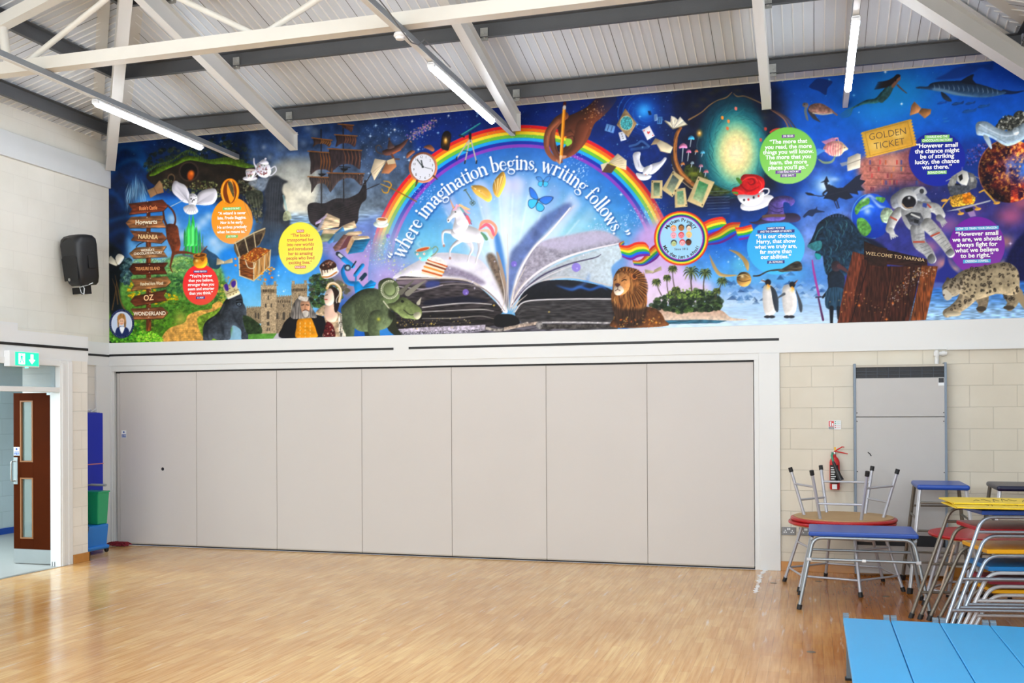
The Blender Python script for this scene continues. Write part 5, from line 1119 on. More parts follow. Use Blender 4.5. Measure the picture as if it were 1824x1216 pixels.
    fan(K, (330, 440), [(242, 355), (300, 375), (305, 310), (345, 325), (372, 350), (395, 318), (430, 360), (465, 395)]); W(K((245, 362), (325, 440), (465, 398)), 1.6, '#8f8468', smooth=False)
    fig('open_book'); PL(K((105, 600), (150, 530), (270, 580), (325, 620), (280, 680), (200, 660), (165, 590)), '#a89478', relief=.3); PL(K((165, 590), (200, 550), (325, 620), (300, 680), (205, 655)), '#dcd0b4', relief=.3)
    nofig(); fig('open_book'); PL(I((850, 660), (940, 570), (1030, 640), (1025, 735), (930, 700)), '#ddd0b2', relief=.3); PL(I((772, 680), (850, 655), (860, 700), (790, 745)), '#d8cdb0'); PL(I((840, 670), (930, 700), (880, 765), (785, 755)), '#5c4638')
    for k in range(5): W(I((855, 665), (1025-k*12, 720-k*26)), .7, '#9a8b6c', smooth=False)
    nofig(); W(I((1060, 500), (1130, 480), (1180, 450), (1250, 500)), 4, '#6f9ac8', alpha=.5); W(I((1080, 530), (1240, 510)), 5, '#5a84b8', alpha=.4)
    # white dove
    fig('white_dove')
    S(I((1090, 600), (1110, 560), (1165, 560), (1160, 640), (1190, 700), (1240, 720), (1180, 755), (1120, 720)), '#dfe0ea', relief=.4, r=3); S(K((80, 860), (110, 790), (200, 760), (240, 720), (262, 735), (220, 800), (150, 870), (100, 890)), '#dcdde8', relief=.4, r=3)
    S(I((1190, 740), (1220, 700), (1280, 690), (1270, 740), (1230, 790), (1195, 790)), '#eeeef4', relief=.4); S(I((1120, 765), (1200, 775), (1275, 790), (1240, 830), (1160, 830)), '#e8e9f0', relief=.3); E(*pt(I, 1270, 692), 2.6, 2.2, 0, '#e4e4ec')
    for k in range(6): W(I((1150, 700), (1095+k*13, 575)), .6, '#9a9cb0', alpha=.7)
    E(*pt(I, 1215, 780), 1.2, 1, 0, '#d07a7a')
    # rose in a cup
    fig('rose')
    S(K((905, 1060), (920, 1020), (980, 1000), (990, 930), (1020, 890), (1090, 885), (1160, 895), (1215, 930), (1228, 990), (1200, 1060), (1120, 1100), (1000, 1100), (940, 1090)), '#c01c20', relief=.4, r=4, tex=.15)
    for P, c in ((((1000, 960), (1060, 920), (1130, 920), (1160, 960)), '#e84a40'), (((1010, 1010), (1080, 1050), (1170, 1010)), '#8a0c14'), (((1060, 940), (1110, 930), (1130, 970), (1090, 990), (1060, 960)), '#70060e'), (((920, 1040), (980, 1050), (1040, 1090)), '#e03a34'), (((1170, 940), (1200, 990), (1180, 1050)), '#e84840'), (((990, 940), (1000, 1000), (1060, 1060)), '#7c0a12')): W(K(*P), [1, 3, 1], c, alpha=.8)
    S(K((945, 930), (970, 920), (1005, 960), (985, 985)), '#4c7a30'); S(K((905, 1060), (960, 1060), (965, 1085), (930, 1080)), '#5a8a3c')
    fig('teacup')
    E(pt(N, 90, 150)[0], pt(N, 90, 150)[1], 31, 12.5, -16, '#e6e6ec', relief=.3, r=3); S(K((960, 1095), (1010, 1085), (1120, 1090), (1200, 1060), (1225, 1080), (1190, 1160), (1120, 1195), (1040, 1190), (980, 1150)), '#efeff4', relief=.45, r=4)
    W(N((110, 60), (150, 30), (190, 35), (185, 70), (130, 95)), 2.6, '#eaeaf0'); 
    for x, y, c in ((1025, 1140, '#20202a'), (1068, 1135, '#c83030'), (1120, 1115, '#20202a'), (1168, 1100, '#c83030')): E(*pt(K, x, y), 1.9, 2.3, 0, c)
    nofig()
    # ---- school badge and ribbon
    fig('rainbow_ribbon')
    rc = ['#d8382a', '#ee8a24', '#f4e03a', '#3fae48', '#1f6ae0', '#7a2c9c']
    def ribbon(top, bot, sh=1.):
        top = spline(L(*top), False, 8); bot = spline(L(*bot), False, 8); n = min(len(top), len(bot)); top, bot = top[:n], bot[:n]
        for i, c in enumerate(rc):
            a = top*(1-i/6.)+bot*(i/6.); b = top*(1-(i+1)/6.)+bot*((i+1)/6.); PL(np.vstack([a, b[::-1]]), hx(c)*sh)
    ribbon([(245, 600), (330, 590), (430, 470), (520, 430)], [(262, 650), (360, 650), (470, 590), (520, 520)], .82)
    ribbon([(165, 415), (120, 440), (122, 470)], [(172, 440), (160, 470), (175, 560)], .8); ribbon([(122, 455), (200, 460), (280, 430), (360, 430), (400, 470)], [(150, 570), (230, 600), (300, 570), (370, 560), (412, 560)])
    fig('rainbow_ribbon'); ribbon([(900, 250), (980, 210), (1080, 190), (1120, 210)], [(900, 400), (1000, 360), (1100, 330), (1145, 310)]); ribbon([(940, 380), (1050, 320), (1150, 250), (1265, 240)], [(950, 460), (1080, 440), (1180, 390), (1230, 350)], .85); ribbon([(1210, 290), (1280, 285), (1365, 262)], [(1250, 412), (1320, 400), (1402, 376)])
    fig('school_badge')
    c = pt(L, 706, 392)
    for r, q in ((48.6, '#d23a26'), (46.2, '#f4a024'), (44.6, '#f6e84a'), (43, '#3fa84c'), (41.6, '#2a2f8a'), (40.2, '#2a2f8a'), (39.4, '#b03aa8'), (37.8, '#a8d4f2')): E(c[0], c[1], r, r*1.0, 0, q)
    for i, (x, y) in enumerate([(633, 302), (706, 295), (778, 297), (633, 368), (706, 366), (778, 362), (636, 440), (716, 436), (774, 432)]):
        sk = ['#f4b8a8', '#b07a44', '#f0e0cc', '#f4b8c4', '#f090a0', '#f0cc9a', '#c8d8a0', '#f4c0c8', '#6a3a24'][i]; hr = ['#e8a03c', '#3c2818', '#20202a', '#f0a0b0', '#d04a3c', '#f0c860', '#202024', '#d83a3a', '#14100c'][i]
        a = pt(L, x, y); E(a[0], a[1]-.8, 5.2, 5.6, 0, hr); E(a[0], a[1]+.6, 4.4, 4.8, 0, sk); E(a[0]-1.5, a[1], .55, .55, 0, '#222'); E(a[0]+1.5, a[1], .55, .55, 0, '#222'); W([(a[0]-1.6, a[1]+2.4), (a[0], a[1]+3.2), (a[0]+1.6, a[1]+2.4)], .7, '#c0303a')
    nofig()
    fig('palm_island')
    S(L((400, 1040), (560, 1030), (800, 1060), (1000, 1050), (1100, 1080), (1180, 1140), (1330, 1155), (1200, 1168), (900, 1160), (520, 1170)), '#b8927e', tex=.15, grad=('#e8d8c8', 90)); PL(L((520, 1165), (900, 1158), (1140, 1168), (1060, 1190), (560, 1200)), '#3f6f86', tex=.3, kind='h')
    blobs(L((420, 1040), (450, 980), (560, 920), (640, 900), (760, 900), (880, 880), (980, 900), (1080, 980), (1070, 1060), (900, 1080), (700, 1090), (480, 1050)), 330, 2, 6, ['#1c2a1c', '#2c4026', '#14201a', '#4f6a34', '#3c4a2c'], 72, .8); blobs(L((560, 930), (640, 880), (840, 860), (960, 880), (1000, 940), (640, 960)), 90, 1, 2.4, ['#6f8a44', '#8fa854'], 73)
    def palm(x0, y0, x1, y1, s, w=1.6):
        W(L((x0, y0), ((x0+x1)/2-6, (y0+y1)/2), (x1, y1)), [w, w*.7], '#4a4036')
        a = pt(L, x1, y1)
        for k in range(13):
            t = k/13.*2*math.pi; l = s*(1.1 if abs(math.cos(t)) > .5 else .75)
            W([a, (a[0]+l*.6*math.cos(t), a[1]+l*.6*math.sin(t)-s*.12), (a[0]+l*math.cos(t), a[1]+l*math.sin(t)+s*.3)], [1, 2.6, .4], ['#2c3a22', '#4f5c30', '#6f7a3c'][k % 3])
    for p in ((805, 890, 800, 710, 14, 2.4), (915, 880, 932, 720, 11, 2), (640, 850, 625, 680, 8), (585, 920, 572, 765, 7), (520, 930, 472, 805, 8), (1060, 920, 1090, 795, 9, 2), (650, 960, 655, 880, 8), (1030, 960, 1040, 890, 7)): palm(*p)
    nofig()
    # lion
    fig('lion')
    S(L((50, 960), (100, 1000), (400, 1040), (500, 1080), (550, 1160), (555, 1220), (60, 1230), (80, 1120)), '#6a4428', tex=.3, relief=.4, r=5)
    S(L((60, 860), (70, 760), (110, 690), (170, 660), (240, 670), (310, 700), (350, 760), (370, 860), (385, 980), (360, 1080), (300, 1160), (200, 1216), (120, 1190), (70, 1080), (45, 950)), '#8a5c34', tex=.4, kind='v', relief=.4, r=6)
    for k in range(150):
        t = r_.uniform(0, 1); x = 80+280*t; y0 = r_.uniform(680, 1080); c_ = ['#b8814a', '#5c3a20', '#d8a66a', '#2c1c14', '#96643a'][k % 5]
        W(L((x, y0), (x+r_.uniform(-10, 14), y0+35), (x-(x-215)*.12, y0+r_.uniform(60, 110))), [.6, 1.8, .5], c_, alpha=.65)
    S(L((60, 1000), (120, 1050), (300, 1060), (380, 1030), (370, 1130), (320, 1216), (110, 1216)), '#241a18', tex=.4, kind='v', alpha=.75, blur=2)
    S(L((75, 760), (110, 720), (170, 720), (215, 760), (225, 830), (190, 900), (130, 930), (80, 910), (66, 850)), '#c08a58', relief=.45, r=5, tex=.15)
    S(L((75, 850), (110, 835), (150, 850), (165, 890), (130, 925), (90, 925), (72, 895)), '#e8d6c4', relief=.4, r=3); S(L((82, 820), (110, 815), (132, 828), (108, 850), (88, 842)), '#4c3030'); W(L((108, 850), (106, 872), (84, 885)), 1.1, '#3c2420'); W(L((106, 872), (130, 885)), 1, '#3c2420')
    W(L((145, 795), (170, 780), (188, 785)), 1.8, '#2c1c14'); W(L((90, 780), (78, 790)), 1.4, '#2c1c14'); W(L((150, 775), (180, 755)), 2, '#7a4a28', alpha=.7); W(L((110, 735), (112, 800)), [3, 2], '#d8a874', alpha=.7)
    E(*pt(L, 265, 745), 6.4, 7, 10, '#c07a44'); E(*pt(L, 266, 748), 3.8, 4.6, 10, '#4a2a1c')
    for k in range(44):
        t = -2.0+k/43*3.4; x0, y0 = 225+150*math.cos(t), 850+170*math.sin(t); W(L((215+95*math.cos(t), 820+105*math.sin(t)), (x0, y0), (x0+14*math.cos(t)+6, y0+16*math.sin(t)+10)), [1.6, 3, .5], ['#4a2c18', '#8f5c30', '#2c1a12', '#b07c44'][k % 4], alpha=.8)
    for k in range(16): W(L((120+k*10, 700-abs(k-7)*1.5), (112+k*12, 664+abs(k-7)*3)), [2, .6], ['#3c2618', '#b87838', '#5c3a20'][k % 3])
    nofig()
    dust([(1095, 575), (1130, 570), (1170, 575)], 50, 7, ['#f6b04a', '#ffe08a', '#f08a3a'], .5, 1.4, 74)
    for x, y, s in ((pt(L, 470, 1185)+(2.4,)), (pt(L, 405, 1160)+(1.6,)), (pt(J, 1140, 1050)+(1.5,))): spark(x, y, s, '#ffb04a')
    fig('open_book'); openbook(L, (440, 720), [(440, 720), (368, 722), (362, 685), (440, 700)], [(440, 720), (520, 690), (515, 655), (450, 690)], '#c8c4a0'); nofig()
    # golden globe with a plain feather
    fig('golden_ball'); E(*pt(L, 1296, 778), 13, 13.4, 0, '#a8844c', relief=.8, r=5); W(L((1235, 780), (1290, 800), (1355, 785)), 1.2, '#4c3420'); G(*pt(L, 1280, 750), 3, '#fff0c8', .8); W(L((1232, 750), (1300, 735), (1345, 755)), 1, '#e8cc8c')
    S(L((970, 545), (1000, 600), (1060, 700), (1120, 730), (1235, 738), (1150, 755), (1060, 745), (1000, 660)), '#b8a070', relief=.4); S(L((1150, 500), (1240, 520), (1320, 590), (1345, 640), (1330, 700), (1280, 600), (1220, 540)), '#b09460', relief=.4)
    nofig()
    fig('sea_turtle'); S(M((285, 230), (330, 250), (420, 310), (440, 345), (400, 350), (330, 320)), '#3a4c8c', alpha=.45, own=False) if False else None
    W(M((545, 400), (530, 440), (545, 510), (555, 530)), [4, 5, 4, 1], '#6a7478'); W(M((570, 440), (610, 500), (660, 540)), [8, 7, 2], '#3a3a40')
    S(M((560, 430), (570, 395), (620, 375), (680, 378), (740, 410), (790, 450), (770, 465), (690, 470), (600, 465)), '#8c6a60', tex=.45, kind='f', relief=.5, r=3); W(M((600, 462), (690, 475), (780, 462)), 2, '#c8bca8'); E(*pt(M, 530, 390), 5.6, 4.4, 10, '#6c6260', relief=.4); E(*pt(M, 522, 384), 1, .8, 0, '#1c1c20'); W(M((780, 455), (815, 480)), [3, 3], '#8a6a5c')
    fig('mermaid')
    W(M((1266, 250), (1230, 300), (1170, 350), (1090, 360), (1020, 385), (950, 420)), [9, 12, 9, 7, 4, 2], '#2f5a5c', tex=.3, relief=.5, r=3)
    for k in range(4): W(M((960, 410), (900+k*10, 440+k*14), (830+k*8, 490+k*6)), [1.6, 2, .5], '#3a7078', alpha=.7)
    W(O((120, 200), (90, 260), (50, 330), (0, 380)), [6, 8, 10, 10], '#2f4f50', tex=.3); W(O((130, 215), (100, 260)), [7, 6], '#7a5844'); W(O((140, 250), (175, 285), (218, 320)), [3.4, 2.6, 1.6], '#5c4638')
    E(*pt(O, 145, 190), 4.6, 5.6, 0, '#7c5a4a'); 
    for k in range(9): W(O((140, 175), (60, 215+k*5), (-30-k*4, 225+k*8)), [5, 4, .8], '#20181c', alpha=.8)
    S(O((110, 180), (140, 155), (165, 165), (160, 180), (135, 190), (125, 220)), '#1c1416')
    fig('dolphin')
    W(O((1060, 310), (1150, 315), (1235, 300)), [9, 5, 1.5], '#12284c')
    S(O((298, 270), (340, 262), (400, 262), (430, 235), (500, 220), (600, 215), (720, 215), (880, 250), (1000, 290), (1080, 310), (1040, 335), (900, 358), (780, 350), (640, 335), (540, 310), (440, 295), (370, 285), (310, 280)), '#1c2c44', relief=.45, r=4, tex=.15, grad=('#33506c', 90))
    S(O((440, 292), (540, 312), (640, 338), (780, 352), (840, 352), (700, 325), (560, 290), (470, 275)), '#7a9cb4', alpha=.7, blur=1); S(O((690, 215), (740, 180), (800, 155), (790, 200), (820, 245), (720, 235)), '#131c2c'); S(O((515, 310), (560, 330), (610, 385), (575, 392), (530, 360)), '#232f40', relief=.4)
    for k in range(14): W(O((450+k*42, 235+k*3), (462+k*42, 265+k*4), (456+k*42, 290+k*3)), [.4, 1.6, .4], '#a8c0d4', alpha=.5)
    nofig()
    fig('shark'); S(O((465, 200), (560, 150), (640, 100), (720, 80), (760, 50), (780, 70), (860, 70), (940, 60), (970, 25), (965, 110), (930, 120), (860, 100), (800, 140), (720, 180), (600, 200)), '#0d3474', alpha=.8, blur=1); nofig()
    for x, y, s, c in ((660, 412, 11, '#123c74'), (770, 408, 9, '#143f7a'), (760, 478, 13, '#1a4c8c'), (885, 435, 11, '#184a86'), (525, 405, 9, '#0e4290'), (552, 540, 5, '#1a66b4'), (560, 565, 6, '#1a66b4')):
        fig('small_fish'); a = pt(O, x, y); S([(a[0]-s, a[1]+2), (a[0]-s*.4, a[1]-s*.24), (a[0]+s*.5, a[1]-s*.25), (a[0]+s, a[1]-s*.5), (a[0]+s*.9, a[1]), (a[0]+s*.3, a[1]+s*.12), (a[0]-s*.3, a[1]+s*.3)], c, relief=.3); W([(a[0]-s*.7, a[1]), (a[0]+s*.5, a[1]-s*.16)], .8, '#3f86b4', alpha=.7)
    nofig(); fig('torn_page'); PL(O((245, 515), (258, 430), (285, 392), (345, 450), (320, 490)), '#a8764c', relief=.4, tex=.1); PL(O((320, 490), (350, 450), (432, 460), (425, 500), (375, 540)), '#94683f', relief=.4, tex=.1); nofig()
    # coral reef fish, page
    fig('spiny_fish')
    for k in range(13): W(M((760, 770), (690+k*10, 710+abs(k-8)*2-k*2), (680+k*13, 715-k*3+(k > 8)*10)), [2, 1.8, .5], '#e890a0', alpha=.8)
    S(M((690, 790), (720, 740), (790, 715), (850, 720), (900, 765), (915, 790), (880, 810), (840, 850), (770, 850), (720, 820)), '#e8a0a8', tex=.3, relief=.4, r=4, grad=('#f2d8b0', 0))
    for k in range(6): W(M((740+k*22, 730), (730+k*24, 800), (745+k*20, 845)), 1.3, '#c8506c', alpha=.6)
    for k in range(7): W(M((700, 800), (650-k*4, 790+k*10), (605+k*6, 800+k*12)), [2.4, 2.6, 1], '#5a9ae0', alpha=.7)
    E(*pt(M, 885, 775), 1, 1, 0, '#2c2030'); W(M((800, 850), (770, 900), (700, 910), (650, 880)), [2, 4, 4, 2], '#c8d070', alpha=.6); W(M((830, 715), (820, 690), (800, 690)), 1.8, '#f0b0b8')
    nofig(); fig('open_book'); PL(M((912, 865), (1000, 825), (1030, 835), (1025, 955), (910, 988), (905, 920)), '#d8d0c0', relief=.3); W(M((912, 925), (1030, 880)), 1.2, '#8f8678', smooth=False); S(M((840, 915), (905, 900), (910, 930), (860, 945)), '#8a94a8', smooth=False); nofig()
    # moonlit sky, witch on a broom, birds
    fig('witch_on_broom')
    PL(M((722, 1030), (745, 1085), (700, 1088), (662, 1092), (700, 1072)), '#1f2436'); E(*pt(M, 716, 1098), 3.2, 3.4, 0, '#232838')
    PL(M((705, 1110), (745, 1105), (800, 1140), (870, 1135), (930, 1085), (985, 1035), (1040, 1010), (1020, 1060), (1075, 1075), (1030, 1120), (1070, 1160), (1000, 1165), (1010, 1200), (930, 1185), (900, 1216), (860, 1180), (820, 1216), (760, 1200), (725, 1170)), '#252b40')
    PL(N((690, 10), (740, 0), (800, 30), (870, 45), (925, 105), (860, 125), (800, 105), (770, 140), (720, 120), (665, 115), (700, 60)), '#222839'); W(M((740, 1150), (690, 1190), (715, 1216)), [4, 3, 2], '#222839')
    W(N((545, 75), (600, 88), (660, 92), (800, 60), (880, 40)), 1.5, '#2c3040'); S(N((508, 62), (560, 68), (590, 88), (530, 84)), '#20242e'); W(N((780, 130), (800, 195)), 2, '#2a2e40'); W(N((755, 130), (785, 200)), 1.6, '#2a2e40'); nofig()
    fig('bird'); S(N((490, 265), (540, 215), (590, 205), (610, 185), (615, 210), (680, 230), (600, 240), (570, 270), (530, 260), (500, 280)), '#2a3858'); nofig()
    # pointed hat
    def quote(x, y, rx, ry, c, c2=None):
        fig('quotation_disc'); E(x, y, rx, ry, 0, c, grad=((c2 or c), 60)); nofig()
    quote(1382, 440, 51.5, 49, '#3fa6e2', '#5cc4ee')
    fig('pointed_hat')
    S(N((20, 320), (90, 310), (150, 265), (300, 245), (400, 240), (450, 255), (468, 290), (420, 320), (320, 320), (200, 325), (100, 340)), '#3c3450', relief=.4, r=4); S(N((130, 290), (180, 230), (190, 160), (230, 110), (300, 90), (370, 95), (412, 120), (415, 150), (385, 180), (360, 150), (320, 150), (320, 220), (330, 290), (230, 310)), '#5a4c8c', relief=.6, r=4, tex=.25)
    W(N((145, 270), (220, 262), (325, 262)), 5, '#6a5244'); W(N((200, 160), (260, 200), (320, 190)), 1.4, '#2f2850', alpha=.8); W(N((190, 210), (260, 235), (310, 225)), 1.4, '#2f2850', alpha=.8)
    for k in range(6): pass
    fig('broomstick'); W(N((60, 785), (110, 780), (180, 745), (240, 735), (290, 730)), [2.4, 2.8, 2, 2.8, 3], '#3c342e'); S(N((270, 735), (320, 715), (420, 660), (470, 670), (475, 735), (380, 745), (300, 750)), '#4a443c', tex=.5, kind='h', relief=.3); nofig()
    # penguins
    for (bx, hd, bill) in ((195, (185, 840), (128, 822)), (365, (395, 860), (440, 822))):
        fig('penguin')
        S(N((bx-50, 880), (bx-20, 860), (bx+20, 865), (bx+50, 910), (bx+70, 1000), (bx+60, 1090), (bx+20, 1130), (bx-25, 1130), (bx-50, 1060), (bx-58, 960)), '#e9e6e4', relief=.35, r=4, tex=.05)
        if bx < 300: S(N((bx+10, 870), (bx+50, 900), (bx+78, 980), (bx+78, 1090), (bx+50, 1080), (bx+30, 1000), (bx+20, 930)), '#39424e', relief=.3)
        else: S(N((bx+60, 900), (bx+90, 960), (bx+118, 1040), (bx+110, 1100), (bx+92, 1080), (bx+78, 1000)), '#4a525c'); W(N((bx-40, 940), (bx-95, 975)), [5, 2], '#5a6068')
        E(*pt(N, *hd), 5.4, 5.6, 0, '#1c1c22'); W(N(hd, bill), [3.4, 1], '#1c1c22', smooth=False); W(N((hd[0]-3, hd[1]+22), (hd[0]+12, hd[1]+36)), 3, '#f2a83c', smooth=False); G(*pt(N, hd[0], hd[1]+45), 3.6, '#f4d070', .7)
        W(N((hd[0]+(bill[0]-hd[0])*.5, hd[1]-6), bill), [1, 1], '#d87840', smooth=False); E(*pt(N, bx-15, 1138), 6, 2.6, 0, '#2a2c34'); E(*pt(N, bx+22, 1138), 6, 2.6, 0, '#2a2c34')
        nofig()
    # navy sea floor behind the navy disc
    blobs(O((740, 820), (860, 760), (960, 740), (900, 820), (840, 900), (740, 960)), 120, .8, 2, ['#5a4a8c', '#8070b8', '#2c2858', '#40387a'], 90)
    quote(1669, 283, 50.5, 48.5, '#1b2a8e', '#1c2f9c')
    # golden ticket
    fig('golden_ticket')
    T = O
    P = [(-2, 0)]
    a0, a1, a2, a3 = np.array(pt(M, 1040, 635)), np.array(pt(O, 250, 545)), np.array(pt(O, 300, 775)), np.array(pt(M, 1090, 868))
    def zig(a, b, n, d):
        out = []
        v = (b-a); nrm = np.array([v[1], -v[0]])/np.hypot(*v)
        for k in range(n): out += [a+v*(k/n), a+v*((k+.5)/n)+nrm*d]
        return out
    P = [a0, a1]+zig(a1, a2, 9, 3.0)[0:]+[a2]+[a3]+zig(a3, a0, 9, 3.0)
    PL(np.array(P), '#d8ad48', relief=.15, r=4, grad=('#c89a3c', 30), tex=.05); G(1560, 260, 14, '#f2d68c', .6, 10); G(1600, 240, 12, '#f6e2a4', .5, 8)
    q = np.array([a0, a1, a2, a3]); m = q.mean(0); q = m+(q-m)*.88; W(np.vstack([q, q[:1]]), .7, '#7c5c20', smooth=False)
    nofig()
    # glass shoe, coral, fiery planet
    fig('fiery_planet')
    def planet(X, Y, s):
        d = np.hypot((X-1797), (Y-300))/55.; n = NOI[s]*2.2; o = mix('#2a1028', '#b8442c', .4+n+NOF[s])
        w = np.clip((X-1780)/40.+NOI[s]*2, 0, 1)[..., None]*np.clip(1-abs(Y-300)/32., 0, 1)[..., None]; o = o*(1-w)+hx('#4a86d8')*w
        w = np.clip(NOF[s]*3-.1+(Y < 285)*.2, 0, 1)[..., None]; o = o*(1-w)+hx('#f2b45c')*w
        return o*np.clip(1.25-.75*d*(X < 1800), .3, 1.3)[..., None]
    area([(1797+55*math.cos(t), 304+57*math.sin(t)) for t in np.linspace(0, 2*math.pi, 40)], planet, smooth=False); W([(1797+54*math.cos(t), 304+56*math.sin(t)) for t in np.linspace(2.2, 4.6, 20)], 1, '#b87a6c')
    fig('coral'); 
    for x, y, r in ((1060, 590, 11), (1110, 560, 10), (1030, 620, 9), (1200, 530, 12), (1180, 600, 10), (1235, 560, 12), (1120, 620, 8)): a = pt(O, x, y); E(a[0], a[1], r, r, 0, '#4a4c48', tex=.7, kind='f', relief=.5)
    blobs(O((1010, 620), (1060, 520), (1140, 520), (1230, 490), (1300, 560), (1240, 640), (1100, 640)), 140, .8, 2, ['#d8d8cc', '#20201e', '#8c8c80', '#5a5a50'], 91)
    fig('glass_shoe'); S(O((818, 590), (850, 565), (920, 570), (1000, 620), (1100, 650), (1180, 610), (1240, 580), (1270, 680), (1200, 740), (1120, 775), (1060, 770), (960, 710), (880, 690), (830, 680), (818, 640)), '#a9bccb', relief=.5, r=4, tex=.15); S(O((880, 690), (930, 700), (958, 790), (940, 795)), '#b4c6d4', relief=.4); W(O((850, 590), (940, 640), (1060, 690), (1160, 680)), 1.4, '#e8f2f8', alpha=.8); W(O((840, 640), (950, 680), (1080, 750)), 1, '#6c8298', alpha=.8); E(*pt(O, 1165, 650), 6, 7, 0, '#c4d2dc', tex=.4, relief=.5)
    nofig()
    quote(1740.5, 437, 49.5, 51, '#7a2aa0', '#8a48a8')
    # moon lander
    fig('moon_lander')
    for P, w in ((((600, 100), (540, 170), (515, 210)), 2.2), (((850, 60), (890, 40), (990, 150)), 3), (((760, 140), (840, 200)), 2.2), (((660, 200), (690, 240)), 2)): W(Q(*P), w, '#c8a04a', smooth=False)
    for x, y in ((1000, 152), (835, 205), (688, 245), (545, 130)): E(*pt(Q, x, y), 6, 2.6, -8, '#d8a850', relief=.4)
    S(Q((590, 110), (640, 80), (760, 60), (820, 110), (800, 160), (700, 180), (620, 190), (595, 160)), '#c89a3c', tex=.5, kind='g', smooth=False, relief=.3); S(Q((700, 70), (770, 60), (790, 150), (710, 160)), '#d8861c', tex=.5, smooth=False); PL(Q((555, 225), (640, 205), (950, 125), (940, 140), (660, 215)), '#b8bcc4'); S(Q((720, 205), (790, 190), (800, 225), (730, 232)), '#1c1c24', smooth=False)
    PL(O((575, 1110), (605, 1045), (660, 1010), (690, 1020), (650, 1080), (640, 1160), (590, 1170)), '#8e8f8c', tex=.3); PL(O((660, 1010), (700, 985), (745, 1000), (760, 1060), (740, 1120), (690, 1110), (655, 1080)), '#d0cfca', relief=.3)
    PL(O((745, 1000), (800, 1020), (832, 1080), (820, 1140), (760, 1160), (742, 1110), (762, 1055)), '#6c6d70', tex=.3); PL(O((665, 1040), (700, 1018), (706, 1062), (680, 1085)), '#15151a'); PL(O((768, 1045), (800, 1050), (800, 1085), (775, 1090)), '#b9b8b2'); PL(O((640, 1100), (690, 1112), (690, 1185), (620, 1190)), '#26272c'); PL(O((692, 1112), (742, 1122), (740, 1188), (694, 1190)), '#bdbcb6', relief=.2); PL(O((712, 1130), (728, 1132), (727, 1152), (711, 1150)), '#15151a'); W(O((600, 1060), (560, 1080)), 1.2, '#c8c8c4', smooth=False); W(O((700, 985), (700, 960)), 1, '#a8a8a4', smooth=False); W(O((810, 1040), (850, 1060)), 1.4, '#8f8f8c', smooth=False)
    S(Q((570, 10), (640, 0), (760, 0), (770, 50), (700, 75), (600, 90)), '#50545c', tex=.4, smooth=False)
    PL(Q((745, 235), (800, 215), (820, 265), (770, 275)), '#d8b8d8', alpha=.6); nofig()
    # earth
    fig('globe_of_earth')
    c = pt(N, 1085, 265)
    area([(c[0]+36*math.cos(t), c[1]+40*math.sin(t)) for t in np.linspace(0, 2*math.pi, 36)], lambda X, Y, s: mix('#2a72e8', '#123a9c', np.hypot(X-c[0]+6, Y-c[1]+14)/46.)*(1+.3*NOI[s][..., None]), smooth=False)
    for P in (((940, 190), (1000, 120), (1060, 110), (1060, 160), (1000, 190), (960, 250), (940, 240)), ((960, 290), (1020, 290), (1080, 370), (1050, 430), (1000, 440), (960, 370)), ((1160, 260), (1216, 220), (1230, 300), (1180, 320)), ((1120, 100), (1200, 110), (1180, 150), (1130, 130))): S(N(*P), '#5f9a4c', tex=.4)
    for P in (((1000, 140), (1060, 90), (1120, 120)), ((980, 220), (1060, 180), (1100, 190)), ((1080, 110), (1150, 180), (1200, 190))): W(N(*P), [2, 5, 2], '#dfeaf6', alpha=.7, blur=1)
    W([(c[0]+36*math.cos(t), c[1]+40*math.sin(t)) for t in np.linspace(1.4, 4.4, 24)], 1.6, '#6ab0f0', alpha=.7); G(*pt(N, 1045, 225), 6, '#e8f4ff', .7)
    E(*pt(Q, 50, 260), 12, 14, 0, '#b8ccb0', tex=.3, relief=.5)
    nofig()
    # dark lion head profile, figure with sword
    S(N((1216, 560), (1100, 470), (1000, 430), (900, 300), (860, 280), (880, 520), (900, 640), (1100, 640)), '#141c34', blur=2)
    fig('dark_lion_head')
    S(N((526, 528), (560, 470), (590, 400), (620, 330), (700, 270), (800, 245), (900, 300), (1000, 440), (1080, 520), (1000, 620), (930, 620), (880, 760), (800, 800), (700, 780), (670, 700), (655, 610), (610, 640), (590, 600), (600, 560), (560, 545)), '#1c3448', tex=.5, kind='f', relief=.45, r=6)
    for k in range(60):
        x = r_.uniform(650, 900); y = r_.uniform(280, 700); W(N((x, y), (x+20, y+30), (x+r_.uniform(-10, 30), y+80)), [.5, 1.6, .5], ['#3f7a86', '#0e1c2c', '#5a9aa0', '#22485a'][k % 4], alpha=.55)
    S(N((526, 528), (560, 500), (640, 480), (650, 540), (600, 570)), '#3c8088', tex=.3); S(N((590, 590), (640, 600), (640, 635), (610, 640)), '#2fa0a8'); W(N((620, 430), (650, 420)), 2, '#0c1824'); W(N((590, 470), (620, 400), (660, 360)), 2, '#4c8c94', alpha=.6)
    for k in range(8): W(N((700+k*25, 270), (690+k*28, 245-(k % 3)*8)), [2, .6], '#5a6a9c', alpha=.7)
    fig('figure_with_sword')
    W(N((568, 650), (585, 760), (625, 950)), [2.4, 4, 4], '#a8489c'); W(N((600, 970), (645, 965)), 2.4, '#2c2440', smooth=False); W(N((622, 980), (662, 1165)), [3, 4], '#5a2c5c', smooth=False)
